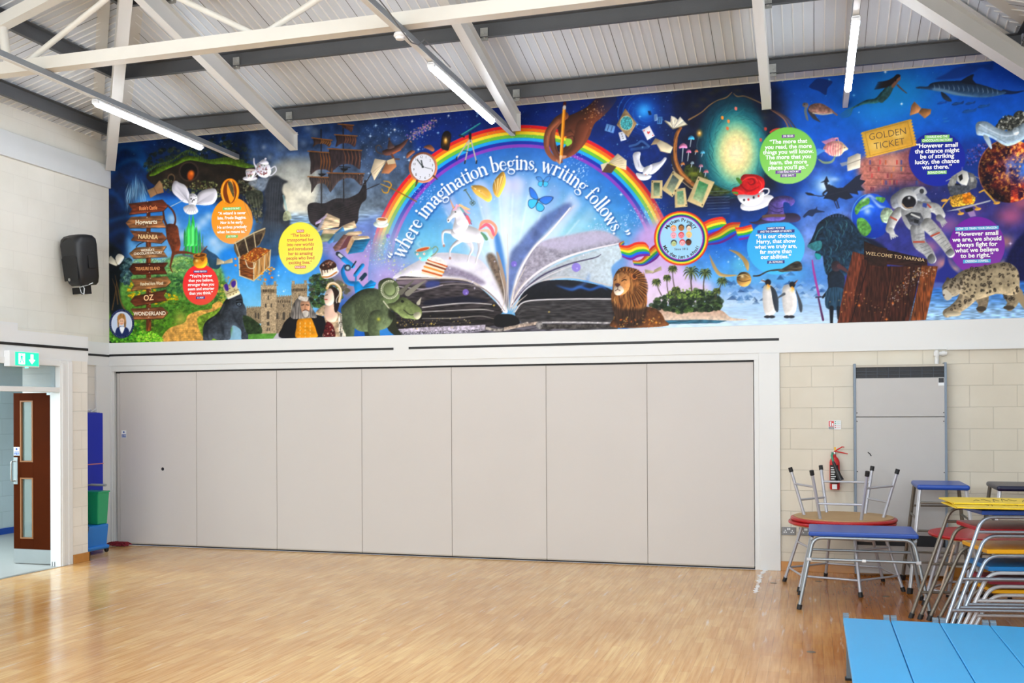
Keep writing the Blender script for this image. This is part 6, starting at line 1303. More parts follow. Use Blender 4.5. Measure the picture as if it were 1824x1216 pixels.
    W(N((730, 780), (720, 890), (660, 970)), [9, 6, 4], '#1c2430'); S(N((700, 790), (740, 740), (800, 740), (850, 800), (840, 900), (830, 1060), (690, 1060), (710, 920)), '#1f2c3c', relief=.4, tex=.2); S(N((700, 900), (840, 900), (830, 1060), (690, 1060)), '#2c4a60', tex=.3, kind='v'); E(*pt(N, 775, 700), 8.6, 9.6, 0, '#3c3038', relief=.3); W(N((800, 700), (850, 730), (880, 760)), [8, 6, 2], '#5c3c40'); W(N((735, 1060), (735, 1190)), [8, 5], '#161c28'); W(N((795, 1060), (800, 1150)), [7, 6], '#161c28')
    nofig()
    # wardrobe
    fig('wooden_wardrobe')
    PL(N((920, 572), (1052, 612), (1030, 760), (900, 1200), (785, 1200), (840, 900)), '#6a3826', tex=.35, kind='v', relief=.2); PL(N((1000, 640), (1080, 640), (1216, 700), (1500, 760), (1400, 1200), (880, 1210)), '#4a261c', tex=.4, kind='v')
    PL(Q((-150, 480), (0, 545), (395, 640), (400, 695), (350, 715), (0, 680), (-150, 640)), '#2f1c18', tex=.4, kind='h', relief=.4); PL(N((1030, 515), (1216, 545), (1216, 710), (1060, 690), (1028, 600)), '#32201a', tex=.3)
    PL(Q((0, 700), (350, 700), (300, 900), (200, 1175), (-40, 1180), (-60, 900)), '#40221a', tex=.45, kind='v'); PL(Q((350, 695), (490, 700), (385, 1165), (250, 1175), (310, 900)), '#7c4626', tex=.4, kind='v', relief=.2)
    for P in (((80, 700), (60, 900), (-10, 1170)), ((260, 740), (200, 1170)), ((345, 710), (300, 900), (245, 1170)), ((20, 700), (-40, 1000))): W(Q(*P), 1.6, '#1c100e', alpha=.8)
    for P in (((100, 710), (60, 960), (20, 1170)), ((365, 720), (270, 1170))): W(Q(*P), 1, '#9a6a4a', alpha=.5)
    W(N((1050, 620), (1030, 760), (900, 1200)), 1.6, '#1c100e'); PL(N((1090, 700), (1200, 730), (1100, 1190), (960, 1195)), '#3a2018', tex=.4, kind='v', alpha=.8)
    nofig()
    dust([(1500, 540), (1530, 530), (1560, 545), (1580, 560)], 45, 8, ['#f2a04a', '#ffd080', '#e8b090'], .4, 1.2, 95); dust([(1590, 540), (1610, 510), (1630, 490), (1655, 485)], 150, 7, ['#f6e0a0', '#ffffff', '#e8b060'], .4, 1.2, 96)
    for x, y, s in ((pt(N, 975, 1040)+(2.2,)), (pt(N, 860, 925)+(1.8,)), (pt(Q, 100, 1020)+(2,)), (pt(Q, 45, 1160)+(2.2,)), (pt(Q, 190, 845)+(1.4,))): spark(x, y, s, '#ff9a4a')
    # astronaut
    fig('astronaut')
    S(Q((130, 60), (200, 20), (300, 10), (350, 20), (380, 80), (430, 140), (420, 180), (300, 130), (130, 200), (90, 180), (80, 110)), '#8f9298', relief=.5, r=4, tex=.2); W(Q((300, 60), (350, 30), (375, 60)), 8, '#b4b6ba'); E(*pt(Q, 350, 50), 4, 4.4, 0, '#3a3c40')
    W(Q((150, 230), (100, 300), (70, 380)), [17, 17, 14], '#b0b0ae', relief=.5, r=4, tex=.15); W(Q((80, 390), (100, 430)), [11, 9], '#c4c4c2', relief=.4)
    for k in range(4): W(Q((80+k*14, 430), (86+k*18, 465-k*8)), [3, 2], '#c8c8c6', smooth=False)
    W(Q((370, 180), (470, 200), (520, 260)), [17, 18, 14], '#b4b4b2', relief=.5, r=4, tex=.15); W(Q((500, 280), (535, 310)), [12, 10], '#8f9094', relief=.4)
    for k in range(4): W(Q((515+k*10, 320-k*4), (530+k*12, 358-k*12)), [3, 2], '#b8b8b8', smooth=False)
    S(Q((190, 160), (300, 130), (400, 170), (430, 240), (420, 330), (380, 380), (260, 390), (200, 330), (170, 240)), '#a4a5a6', relief=.5, r=6, tex=.15)
    W(Q((310, 380), (330, 500), (400, 570), (440, 640)), [25, 23, 18, 15], '#a8a9aa', relief=.55, r=5, tex=.15); W(Q((400, 340), (480, 420), (550, 510), (600, 590)), [24, 21, 18, 15], '#b2b2b0', relief=.55, r=5, tex=.15); S(Q((400, 620), (440, 590), (468, 640), (440, 680), (405, 665)), '#6f7174', relief=.4); S(Q((555, 580), (600, 545), (632, 580), (600, 612), (570, 600)), '#7d7f82', relief=.4)
    for k in range(7): W(Q((290+k*14, 430+k*28), (370+k*10, 415+k*26)), 1, '#5c5e62', alpha=.6); W(Q((410+k*26, 400+k*26), (470+k*22, 370+k*26)), 1, '#5c5e62', alpha=.6)
    S(Q((205, 260), (260, 230), (340, 240), (370, 300), (330, 350), (250, 340)), '#4a4c52', tex=.5, smooth=False, relief=.5); W(Q((260, 250), (330, 280)), 3, '#d0d0cc'); PL(Q((285, 290), (325, 300), (320, 330), (282, 322)), '#24262a')
    E(*pt(Q, 225, 125), 17.5, 18.5, -10, '#c8c9ca', relief=.5, r=4); E(*pt(Q, 240, 150), 13.6, 12.6, -10, '#9a9ca0'); E(*pt(Q, 238, 145), 12.4, 11.4, -10, '#1c1a20', relief=.5); G(*pt(Q, 240, 108), 2.4, '#ffffff', .9); W(Q((180, 160), (215, 195), (270, 190)), 1.4, '#c8a884')
    for P in (((82, 275), (130, 300)), ((400, 165), (425, 190)), ((280, 490), (370, 490)), ((430, 440), (500, 410))): W(Q(*P), 3, '#b0503c', smooth=False)
    PL(Q((358, 150), (395, 158), (390, 195), (355, 185)), '#3a4a8c'); 
    # snow leopard
    fig('snow_leopard')
    W(Q((870, 960), (880, 1030), (860, 1070)), [26, 16, 14], '#8a7c68', tex=.3); W(Q((1130, 930), (1140, 1000), (1110, 1055)), [34, 20, 14], '#8f826c', relief=.4, tex=.3); W(Q((1190, 930), (1220, 1000), (1250, 1050)), [14, 12, 10], '#a8967a'); W(Q((770, 930), (700, 1020), (620, 1080), (570, 1105)), [34, 24, 18, 16], '#a3947c', relief=.4, tex=.3)
    S(Q((620, 810), (700, 740), (800, 710), (900, 695), (1000, 670), (1100, 670), (1170, 720), (1195, 800), (1190, 920), (1120, 950), (1000, 940), (900, 970), (800, 990), (740, 960), (680, 940), (600, 920)), '#a89a80', relief=.45, r=7, tex=.2)
    S(Q((525, 890), (540, 850), (570, 815), (640, 800), (700, 830), (700, 900), (660, 950), (600, 970), (570, 995), (540, 970)), '#a09480', relief=.5, r=5, tex=.25); S(Q((530, 920), (560, 900), (610, 950), (600, 985), (560, 990)), '#d0c8b8'); E(*pt(Q, 575, 812), 3, 3.4, 0, '#4a4238'); W(Q((545, 890), (570, 880)), 1.5, '#1c1814'); E(*pt(Q, 540, 950), 2, 1.6, 0, '#5a4440'); E(*pt(Q, 620, 1112), 15, 4.6, 0, '#c4b8a0', relief=.4); E(*pt(Q, 865, 1068), 9, 4.6, 0, '#4a4238'); E(*pt(Q, 1105, 1058), 10, 4, 0, '#4c443a')
    m_, bb_ = cover(spline(Q((560, 840), (640, 800), (800, 710), (1000, 675), (1120, 675), (1190, 780), (1190, 920), (1120, 1000), (1000, 930), (820, 970), (660, 1070), (600, 1060), (700, 930), (600, 900)), True, 4)); ys_, xs_ = np.nonzero(m_ > .5)
    for k in range(150):
        i_ = r_.randint(len(xs_)); x, y = CX0+bb_[0]+xs_[i_], CY0+bb_[1]+ys_[i_]; s_ = r_.uniform(1.4, 3.2)
        E(x, y, s_, s_*.8, r_.uniform(0, 90), '#2c2620', alpha=.85)
        if s_ > 2.1: E(x, y, s_*.4, s_*.35, 0, '#8a7c66')
    nofig()
    quote(1404, 277, 51, 50.5, '#7cc456', '#9cd47c')
    quote(535.5, 442, 39.5, 46.5, '#ece24c', '#e2e47a')

# ================================================================ room shell
M_CREAM = blockwall('cream_block_far', '#dfd8c8', 0, 1.582, .2)
M_CREAML = blockwall('cream_block_left', '#e9e5da', 1, 10.183, .077, joint=.93, bstr=.35)
M_CREAMP = blockwall('cream_block_pier', '#eae6dd', 1, 10.0, .205)
M_BLUEW = blockwall('pale_blue_block', '#dbe7ea', 1, 9.0, .1)
M_WHITE = mat('white_gloss_paint', '#dedfde', .42, var=.03, vs=1.5)
M_WALLW = mat('white_wall_paint', '#e6e4de', .6, var=.03)
M_STEELW = mat('cream_painted_steel', '#d9d7d2', .45, var=.05, vs=2.5)
M_DARKST = mat('dark_grey_steel', '#525355', .5, var=.12, vs=5, bump=.1)
M_DECK = mat('white_roof_sheet', '#cfd3d8', .4, var=.04, vs=1.2)
M_RIB = mat('white_roof_rib', '#e8e6e2', .35, var=.02)
M_JOINT = mat('roof_sheet_joint', '#4c4b4a', .7)
M_BLACK = mat('black_strip', '#0c0c0e', .5)
M_OAK = mat('varnished_skirting', '#b87c34', .3, var=.2, vs=9, coat=.4)
M_FLOOR = woodfloor()
M_VINYL = mat('grey_vinyl', '#a8a9a4', .35, var=.06, vs=3)
def S_(name, mb, m, parent=None, **k):
    o = mb.build(name, m, parent, **k)
    if parent is None: o['kind'] = 'structure'
    return o
S_('floor', B(XD, XR, YB, D, -.05, 0).box(XL, XD, 10.1, D, -.05, 0), M_FLOOR)
S_('floor_corridor', B(-11.3, XD, 6.5, 10.1, -.05, -.001).box(-11.3, XL-.1, 10.1, 14, -.05, -.001), M_VINYL)
tag(S_('trim_threshold', B(XD-.03, XD+.03, 7.95, 9.73, 0, .006), mat('brushed_strip', '#c6c4be', .3, .9)), kind='structure')
# far wall: block below and painted board above the partition
S_('wall_far', MB().prism([(XL-.2, 0), (-8.96, 0), (-8.96, 2.306), (-.53, 2.306), (-.53, 0), (XR+.2, 0), (XR+.2, 5.5), (XL-.2, 5.5)], 1, D+.004, D+.2), M_CREAM)
S_('wall_behind_partition', B(XL-.2, -.5, D+.2, D+.25, 0, 2.4), M_WALLW)
# upper left wall with the white beam
S_('wall_left', B(XL-.2, XL, YB, D+.2, 2.37, 5.42), M_CREAML)
S_('beam_left', B(XL, XL+.045, YB, D-.001, 4.757, 5.055), mat('white_beam_paint', '#d6d8d8', .45, var=.03), bevel=.004)
# lower door wall: pier, head above the door, wall further back
S_('wall_left_lower', B(XD-.12, XD, 9.82, 10.1, 0, 2.37).box(XD-.12, XD, YB, 7.95, 0, 2.37).box(XD-.12, XD, 7.95, 9.82, 2.35, 2.37).box(XL-.1, XD-.12, 9.98, 10.1, 0, 2.37), M_CREAMP)
S_('wall_alcove', B(XL-.1, XL, 10.1, D+.1, 0, 2.37), blockwall('cream_block_alcove', '#dedad2', 1, 10.3, .2))
sof = MB().prism([(YB, 2.37), (10.115, 2.37), (10.115, 2.666), (9.0, 2.666), (9.0, 2.745), (YB, 2.745)], 0, XL, XD)
S_('trim_soffit', sof, M_WHITE)
S_('trim_soffit_stripe', B(XD, XD+.006, YB, 10.11, 2.499, 2.529), M_BLACK)
S_('trim_alcove_band', B(XL, XL+.02, 10.115, D, 2.38, 2.688), M_WHITE)
S_('trim_alcove_casing', B(XL, XL+.028, 11.13, D, 0, 2.38), M_WHITE, bevel=.003)
S_('trim_alcove_stripe', B(XL+.02, XL+.026, 10.115, D-.02, 2.502, 2.53), M_BLACK)
S_('baseboard_pier', B(XD, XD+.018, 9.84, 10.118, 0, .105).box(XL, XD+.018, 10.1, 10.118, 0, .105), M_OAK, bevel=.003)
S_('baseboard_far', B(-.327, XR, D-.018, D+.004, 0, .105), M_OAK, bevel=.003)
S_('wall_right', B(XR, XR+.2, YB, D+.2, 0, 5.42), M_CREAML)
# wall behind the camera, recessed behind the added fill lights
wb = B(XL-.2, XR+.2, YB-.2, YB, 0, 2.2).box(XL-.2, XR+.2, YB-.2, YB, 4.8, 5.42)
S_('wall_back', wb.box(XL-.2, XR+.2, YB-.2, YB-.1, 2.2, 4.8), M_CREAM)
# band on the far wall, stripes, partition head and jambs
BY = D-.02
S_('trim_far_band', B(XL, XR, BY, D+.004, 2.378, 2.686), M_WHITE, bevel=.003)
S_('trim_band_stripe', B(XL+.026, -4.881, BY-.003, BY, 2.508, 2.536), M_BLACK)
S_('trim_band_stripe_right', B(-4.682, -.331, BY-.003, BY, 2.512, 2.54), M_BLACK)
S_('trim_partition_head', B(-8.965, -.545, D-.012, D+.06, 2.306, 2.378), M_WHITE)
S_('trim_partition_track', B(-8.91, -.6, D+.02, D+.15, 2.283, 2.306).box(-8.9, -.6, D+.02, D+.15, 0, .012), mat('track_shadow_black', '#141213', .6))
S_('trim_partition_jamb', B(-9.0, -8.955, D-.016, D+.06, 0, 2.378).box(-.6, -.548, D-.004, D+.08, 0, 2.306).box(-8.955, -8.925, D+.002, D+.1, 0, 2.306), M_WHITE)
S_('trim_pillar', B(-.548, -.327, D-.03, D+.01, 0, 2.378), M_WHITE, bevel=.004)
# ---- roof: hipped, sheeted in ribbed white panels
KX = SF/SL
def zroof(x, y): return EAVE+min(SF*(D-y), SL*(x-XL), SL*(XR-x), SF*(y-YB))
MIDX = (XL+XR)/2; RZ = EAVE+SL*(XR-MIDX); RY1 = D-(RZ-EAVE)/SF; RY2 = YB+(RZ-EAVE)/SF
rf = MB(); c1, c2, c3, c4 = (XL, D, EAVE), (XR, D, EAVE), (XR, YB, EAVE), (XL, YB, EAVE); r1, r2 = (MIDX, RY1, RZ), (MIDX, RY2, RZ)
for q in ([c1, c2, r1], [c3, c4, r2], [c4, c1, r1, r2], [c2, c3, r2, r1]):
    n = len(q); rf.add(q+[(a, b, z+.15) for a, b, z in q], [tuple(range(n)), tuple(range(n, 2*n))[::-1]]+[(i, (i+1) % n, n+(i+1) % n, n+i) for i in range(n)])
rf.box(XL-.3, XL-.02, YB-.3, D+.3, EAVE+.03, EAVE+.1).box(XR+.02, XR+.3, YB-.3, D+.3, EAVE+.03, EAVE+.1).box(XL-.3, XR+.3, D+.02, D+.3, EAVE+.03, EAVE+.1).box(XL-.3, XR+.3, YB-.3, YB-.02, EAVE+.03, EAVE+.1)
x = XL+.06; k = 0
while x < XR-.02:
    m_ = min(x-XL, XR-x); y1 = D-m_*SL/SF; y0 = D-.001
    dk = k % 5 == 0
    if y0-y1 > .05:
        w = .004 if dk else .011; h = .003 if dk else .010; n = Vector((0, SF, 1)).normalized()
        rf.bar((x, y0, EAVE-h/2+.0005), (x, y1, zroof(x, y1)-h/2+.0005), w, h, 1+dk, up=tuple(n))
    x += .1; k += 1
y = D-.05; k = 0
while y > YB+.2:
    for sx in (0, 1):
        m_ = min((D-y)*SF/SL, (XR-XL)/2, (y-YB)*SF/SL)
        xa = XL+.001 if sx == 0 else XR-.001; xb = XL+m_ if sx == 0 else XR-m_
        if m_ > .05:
            dk = k % 5 == 0; w = .004 if dk else .011; h = .003 if dk else .010
            rf.bar((xa, y, EAVE-h/2+.0005), (xb, y, zroof(xb, y)-h/2+.0005), w, h, 1+dk, up=tuple(Vector((-SL if sx == 0 else SL, 0, 1)).normalized()))
    y -= .1; k += 1
S_('ceiling', rf, [M_DECK, M_RIB, M_JOINT])
# white flashing strips along the two hips
hf = MB()
for sx, X0 in ((1, XL), (-1, XR)):
    for d in (-1, 1):
        p = Vector((X0+sx*.1, D-.1*SL/SF, 0)); q = Vector((X0+sx*4.5, D-4.5*SL/SF, 0)); off = Vector((.13*d*sx, .11*d, 0))
        def zz(v): return zroof(v.x, v.y)-.006
        a, b = p+off, q+off; hf.bar((a.x, a.y, zz(a)), (b.x, b.y, zz(b)), .16, .006)
S_('trim_hip_flashing', hf, mat('white_flashing', '#d4d0c8', .5))
# ---- purlins
def zsec(mb, p, q, inn, h=.155, fl=.065, t=.008, ztop=0.):
    """Z shaped rail from p to q (top edge), inn = horizontal direction of the top flange"""
    p, q = Vector(p), Vector(q); i = Vector(inn)
    mb.bar(p+Vector((0, 0, -h/2)), q+Vector((0, 0, -h/2)), t, h); mb.bar(p+i*fl/2+Vector((0, 0, -.004)), q+i*fl/2+Vector((0, 0, -.004)), fl, t); mb.bar(p+i*fl*.35+Vector((0, 0, -h)), q+i*fl*.35+Vector((0, 0, -h)), fl*.7, t)
PUR = [.42, 1.59, 2.76, 3.93, 5.10, 6.27]
for d in PUR:
    y = D-d; m_ = d*SF/SL; zt = EAVE+SF*d-.012
    mb = MB(); zsec(mb, (XL+m_+.05, y, zt), (XR-m_-.05, y, zt), (0, -1, 0)); tag(S_('beam_purlin_far', mb, M_DARKST), kind='structure')
    for sx, X0 in ((1, XL), (-1, XR)):
        x = X0+sx*(d*SF/SL+.03); mb = MB(); zsec(mb, (x, D-d-.05, zt), (x, YB+d, zt), (sx, 0, 0)); S_('beam_purlin_side', mb, M_DARKST)
# ---- rafters (I sections) with a cap plate at the foot and purlin cleats
M_GALV = mat('galvanised_cleat', '#bdbdb8', .35, .8, var=.2, vs=30)
def ibeam(mb, p, q, w=.095, h=.2, t=.009):
    p, q = Vector(p), Vector(q); d = (q-p).normalized(); sd = d.cross(Vector((0, 0, 1))).normalized(); up = sd.cross(d).normalized()
    mb.bar(p, q, t, h, up=up); mb.bar(p+up*h/2, q+up*h/2, w, t, up=up); mb.bar(p-up*h/2, q-up*h/2, w, t, up=up)
for x in (-6.125, -3.25, -.44):
    y1 = D-.2; z = EAVE+SF*(D-y1)-.42+.1
    ye = max(RY1+.3, D-min(x-XL, XR-x)*SL/SF+.0) if False else RY1+.2
    mb = MB(); ibeam(mb, (x, y1, z), (x, ye, EAVE+SF*(D-ye)-.32)); mb.box(x-.05, x+.05, y1-.006, y1+.004, z-.1, z+.12)
    r = S_('beam_rafter', mb, M_STEELW)
    for d in PUR[:5]:
        yy = D-d; zz = EAVE+SF*d-.2
        S_('cleat', B(x+.03, x+.11, yy-.03, yy-.012, zz+.0, zz+.13).tube([(x+.055, yy-.03, zz+.08), (x+.055, yy-.042, zz+.08)], .012, 6).tube([(x+.085, yy-.03, zz+.08), (x+.085, yy-.042, zz+.08)], .012, 6).tube([(x+.07, yy-.03, zz+.03), (x+.07, yy-.042, zz+.03)], .012, 6), M_GALV, r)
for sx, X0 in ((1, XL), (-1, XR)):
    mb = MB(); t0, t1 = .05, 5.2; kk = SL/SF
    ibeam(mb, (X0+sx*t0+sx*.03, D-kk*t0-.0, EAVE+SL*t0-.30), (X0+sx*t1+sx*.03, D-kk*t1, EAVE+SL*t1-.30), w=.12, h=.21)
    S_('beam_hip', mb, M_STEELW)
# ---- roof truss across the hall
mb = MB(); YT = 8.05; ZT = 5.80
mb.box(XL+.02, XR-.02, YT-.07, YT+.05, 5.062, 5.18)
for s_, a in ((1, XL), (-1, XR)):
    za = 5.10+.05; k = .31; xe = a+s_*(ZT-za)/k
    mb.bar((a+s_*.05, YT, za+.05*k), (xe, YT, ZT), .11, .115); mb.tube([(a+s_*1.50, YT, 5.17), (a+s_*1.43, YT, 5.56)], .042, 14)
    for x0, x1 in ((1.72, 2.86), (4.22, 3.04), (4.33, 5.71)):
        mb.tube([(a+s_*x0, YT, 5.17), (a+s_*x1, YT, ZT)], .028, 12)
mb.bar((XL+(ZT-5.15)/.31, YT, ZT), (XR-(ZT-5.15)/.31, YT, ZT), .11, .115)
S_('beam_truss', mb, mat('white_truss_paint', '#dedad0', .45, var=.04), smooth=True)
# ---- corridor behind the door
S_('wall_corridor', B(-11.4, -11.25, 6, 14.2, 0, 3.6).box(-11.4, XD-.12, 6.2, 6.5, 0, 2.7).box(-11.3, XL-.1, 14, 14.2, 0, 3.6), M_BLUEW)
S_('baseboard_corridor', B(-11.25, -11.235, 6.5, 14, 0, .09), mat('blue_skirting', '#1f4fae', .4))
S_('ceiling_corridor', B(-11.3, XL-.2, 6.4, 14, 2.75, 2.8), M_WALLW)
S_('wall_corridor_side', B(XL-.2, XL-.1, 10.1, 14, 0, 2.75), M_BLUEW)
# unseen frames added round the fill lights behind and right of the camera
for i, x in enumerate((-7.2, -4.6, -2.0, .6)):
    w = MB()
    for a in (-1.12, 0, 1.12): w.box(x+a-.03, x+a+.03, YB, YB+.06, 2.28, 4.72)
    for z in (2.28, 3.5, 4.72): w.box(x-1.15, x+1.15, YB, YB+.06, z-.03, z+.03)
    S_('window_%d' % (i+2), w, M_WHITE)  # added frame round a fill light, out of view
w = MB()
for a in (-2.8, -1.4, 0, 1.4, 2.8): w.box(XR-.06, XR, 2.6+a-.03, 2.6+a+.03, 2.45, 4.75)
for z in (2.45, 4.75): w.box(XR-.06, XR, -.2, 5.4, z-.03, z+.03)
S_('window_6', w, M_WHITE)
# ================================================================ door, sign, speaker
M_DOORW = mat('brown_door_veneer', '#431700', .75, var=.2, vs=3, spec=.06)
M_DOORE = mat('door_lipping', '#8c5a30', .4)
M_STEEL = mat('brushed_steel', '#b9bab8', .28, .85, var=.05)
M_GLASS = mat('wired_glass', '#6f837e', .05, var=.0, alpha=.6)
YL = 9.69
door = MB()
zs = [(.02, .3), (1.0, 1.2), (1.9, 1.997)]
x0, x1, g0, g1 = -8.975, -8.40, -8.862, -8.715
for a, b in ((x0, g0-.018), (g1+.018, x1)): door.box(a, b, YL, YL+.044, .01, 1.997)
for a, b in ((.01, .295), (1.008, 1.19), (1.908, 1.997)): door.box(g0-.018, g1+.018, YL, YL+.044, a, b)
d1 = S_('door_1', door, M_DOORW, bevel=.002)
for a, b in ((.295, 1.008), (1.19, 1.908)):
    S_('vision_panel_frame', B(g0-.018, g0, YL-.004, YL+.048, a, b).box(g1, g1+.018, YL-.004, YL+.048, a, b).box(g0, g1, YL-.004, YL+.048, a, a+.016).box(g0, g1, YL-.004, YL+.048, b-.016, b), M_DOORE, d1)
    S_('glass', B(g0, g1, YL+.018, YL+.024, a+.016, b-.016), M_GLASS, d1)
S_('kick_plate', B(x0+.005, x1-.005, YL-.004, YL, .012, .175), M_STEEL, d1)
h = S_('handle', B(-8.975, -8.915, YL-.004, YL, .93, 1.245), M_STEEL, d1)
S_('pull_bar', MB().tube([(-8.955, YL, 1.2)]+bend((-8.955, YL, 1.2), (-8.955, YL-.06, 1.2), (-8.955, YL-.06, 1.1), .03)+bend((-8.955, YL-.06, 1.0), (-8.955, YL-.06, .97), (-8.955, YL, .97), .03)+[(-8.955, YL, .97)], .010, 10), M_STEEL, h, smooth=True)
M_SBLUE = mat('sign_blue', '#1d4fa8', .4); M_SWHITE = mat('sign_white', '#e8ecee', .4)
def door_sticker(x, y, z, w, h_, label, fw=1):
    st = empty('door_sticker', (x, y, z), 0, label, 'sign')
    B(-w/2, w/2, -.002, 0, -h_/2, h_/2).build('plate', M_SWHITE, st)
    MB().lathe([(w*.16, -.0005), (w*.16, .0005)], (0, -.0025, h_*.26), 20, axis=1).build('symbol', M_SBLUE, st)
    bp = B(-w*.44, w*.44, -.003, -.002, -h_*.45, -h_*.02).build('blue_panel', M_SBLUE, st)
    lettering('lettering', 'Fire door\nkeep shut', h_*.2, M_SWHITE, bp, (0, -.0034, -h_*.235), (math.pi/2, 0, 0), off=.0003)
    return st
door_sticker(-8.93, YL-.0005, 1.315, .085, .10, 'small blue and white sticker on the brown door above its handle')
door_sticker(-8.78, D+.009-.0005, 1.472, .075, .10, 'small blue and white sticker on the first panel of the folding partition')
# door lining, transom light, jamb reveal
fr = B(XD-.13, XD+.012, 9.63, 9.82, 0, 2.37).box(XD-.13, XD+.012, 7.95, 9.63, 2.30, 2.37).box(XD-.1, XD+.01, 7.95, 9.63, 2.0, 2.056).box(XD-.13, XD+.012, 7.93, 8.0, 0, 2.37).box(XD-.04, XD+.02, 9.655, 9.70, 0, 2.33).box(XD-.06, XD+.016, 9.76, 9.83, 0, 2.36)
S_('trim_door_frame', fr, M_WHITE, bevel=.004)
S_('window_1', B(XD-.06, XD-.054, 8.0, 9.63, 2.056, 2.30), mat('transom_glass', '#8fa3a8', .04, var=0, alpha=.45), None)
S_('trim_door_guard', B(-8.40, XD-.1, YL-.012, YL-.002, .045, 1.97), M_WHITE)
clo = empty('door_closer', (-8.36, 9.67, 2.0), 0, 'small metal door closer arm at the top corner of the brown door', 'door closer')
B(-.10, -.03, -.03, .0, -.03, -.004).build('body', M_STEEL, clo); B(-.03, .03, -.025, -.005, -.028, -.008).build('arm', M_BLACK, clo)
hg = S_('door_hinge', B(-8.385, -8.375, 9.63, 9.66, 0, .05).box(-8.35, -8.34, 9.63, 9.66, 0, .05), M_STEEL, d1)
# exit sign
M_EXG = mat('exit_green', '#0fae84', .4, emit='#18c896', es=1.1); M_EXW = mat('exit_white', '#f2fffa', .4, emit='#eafff6', es=2.6); M_EXB = mat('exit_housing', '#e6e8ea', .4)
ex = empty('exit_sign', (XD, 9.0, 2.355), 0, 'lit green running man exit sign with white housing above the door', 'exit sign')
B(0, .075, -.20, .235, -.088, .082).build('housing', M_EXB, ex, bevel=.004)
gp = B(.075, .079, -.12, .222, -.075, .07).build('green_face', M_EXG, ex)
M_ = MB().box(.079, .0805, -.075, .015, -.06, .055); sp = M_.build('lit_doorway', M_EXW, gp)
rm = MB()
def P3(q): return (.0806, q[0], q[1])
for poly in ([(-.045, .048), (-.035, .05), (-.028, .04), (-.038, .034)], [(-.05, .03), (-.025, .034), (-.02, .0), (-.045, -.002)], [(-.045, .0), (-.03, -.002), (-.05, -.05), (-.062, -.048)], [(-.03, 0), (-.018, .002), (.0, -.04), (-.012, -.05)], [(-.06, .02), (-.05, .028), (-.062, .0), (-.07, .004)], [(-.022, .03), (.0, .01), (-.004, .004), (-.026, .02)]):
    rm.add([P3(q) for q in poly]+[(.082, q[0], q[1]) for q in poly], [tuple(range(4)), (4, 5, 6, 7)]+[(i, (i+1) % 4, 4+(i+1) % 4, 4+i) for i in range(4)])
rm.build('running_man', M_EXG, gp)
ar = MB(); ap = [(.075, .0), (.115, .048), (.115, .02), (.165, .02), (.165, -.02), (.115, -.02), (.115, -.048)]
ap = [(.12, -.055), (.165, -.008), (.138, -.008), (.138, .05), (.102, .05), (.102, -.008), (.075, -.008)]
ar.prism(ap, 0, .079, .0806); ar.build('arrow', M_EXW, gp)
B(.02, .05, .08, .1, -.097, -.088).build('status_lamp', mat('status_led', '#58ffb8', .4, emit='#58ffb8', es=3), ex)
# speaker on its bracket
M_SPK = mat('black_speaker_plastic', '#17181b', .42, var=.2, vs=30, bump=.15, bs=200); M_SPG = mat('speaker_grille', '#101012', .6)
sp = empty('loudspeaker', (-8.745, 10.62, 3.36), math.radians(-14), 'black moulded loudspeaker hung high on the cream wall left of the mural', 'loudspeaker')
def rr_poly(w, d, r, n=4):
    out = []
    for cx, cy, a0 in ((w/2-r, d/2-r, 0), (-w/2+r, d/2-r, 90), (-w/2+r, -d/2+r, 180), (w/2-r, -d/2+r, 270)):
        for i in range(n+1):
            t = math.radians(a0+90*i/n); out.append((cx+r*math.cos(t), cy+r*math.sin(t)))
    return out
sp.rotation_euler = (math.radians(7), 0, math.radians(-14))
body = MB(); Pn = [(-.215, .0), (-.195, -.02)]
lv = [(0, .23, .24, .05), (.03, .28, .28, .06), (.10, .315, .30, .06), (.30, .35, .315, .06), (.50, .375, .32, .07), (.57, .37, .31, .08), (.61, .33, .26, .09), (.625, .25, .18, .09)]
vv = []; ff = []
for z, w, d, r in lv:
    q = rr_poly(w, d, r); vv += [(a, b-.02*math.sin(z*4), z) for a, b in q]
n = len(q)
for i in range(len(lv)-1):
    for k in range(n): ff.append((i*n+k, i*n+(k+1) % n, (i+1)*n+(k+1) % n, (i+1)*n+k))
ff += [tuple(range(n))[::-1], tuple((len(lv)-1)*n+k for k in range(n))]
body.add(vv, ff); body.build('cabinet', M_SPK, sp, smooth=True)
MB().prism([(-.13, .06), (.13, .06), (.145, .34), (.10, .37), (-.10, .37), (-.145, .34)], 1, -.178, -.165).build('grille', M_SPG, sp, bevel=.004)
MB().lathe([(.115, -.162), (.11, -.175), (.06, -.166), (.035, -.17), (.001, -.168)], (0, 0, .48), 28, axis=1).build('horn', mat('horn_black', '#0b0b0d', .35), sp, smooth=True)
MB().lathe([(.02, -.184), (.02, -.178)], (-.03, 0, .075), 20, axis=1).build('badge', M_STEEL, sp)
B(.178, .19, -.04, .06, .2, .36).build('side_handle', M_SPG, sp, bevel=.004)
bk = MB().box(-.05, .05, -.02, .06, -.11, 0).box(-.24, .02, -.0, .06, -.10, -.02); bk.build('wall_bracket', M_BLACK, sp)
MB().tube([(.0, -.02, .0), (.05, -.04, -.04), (.03, -.04, -.11), (-.03, -.03, -.09), (-.05, -.03, -.02), (.1, -.02, 0), (.17, 0, .02)], .006, 8).build('cable', M_SWHITE, sp, smooth=True)

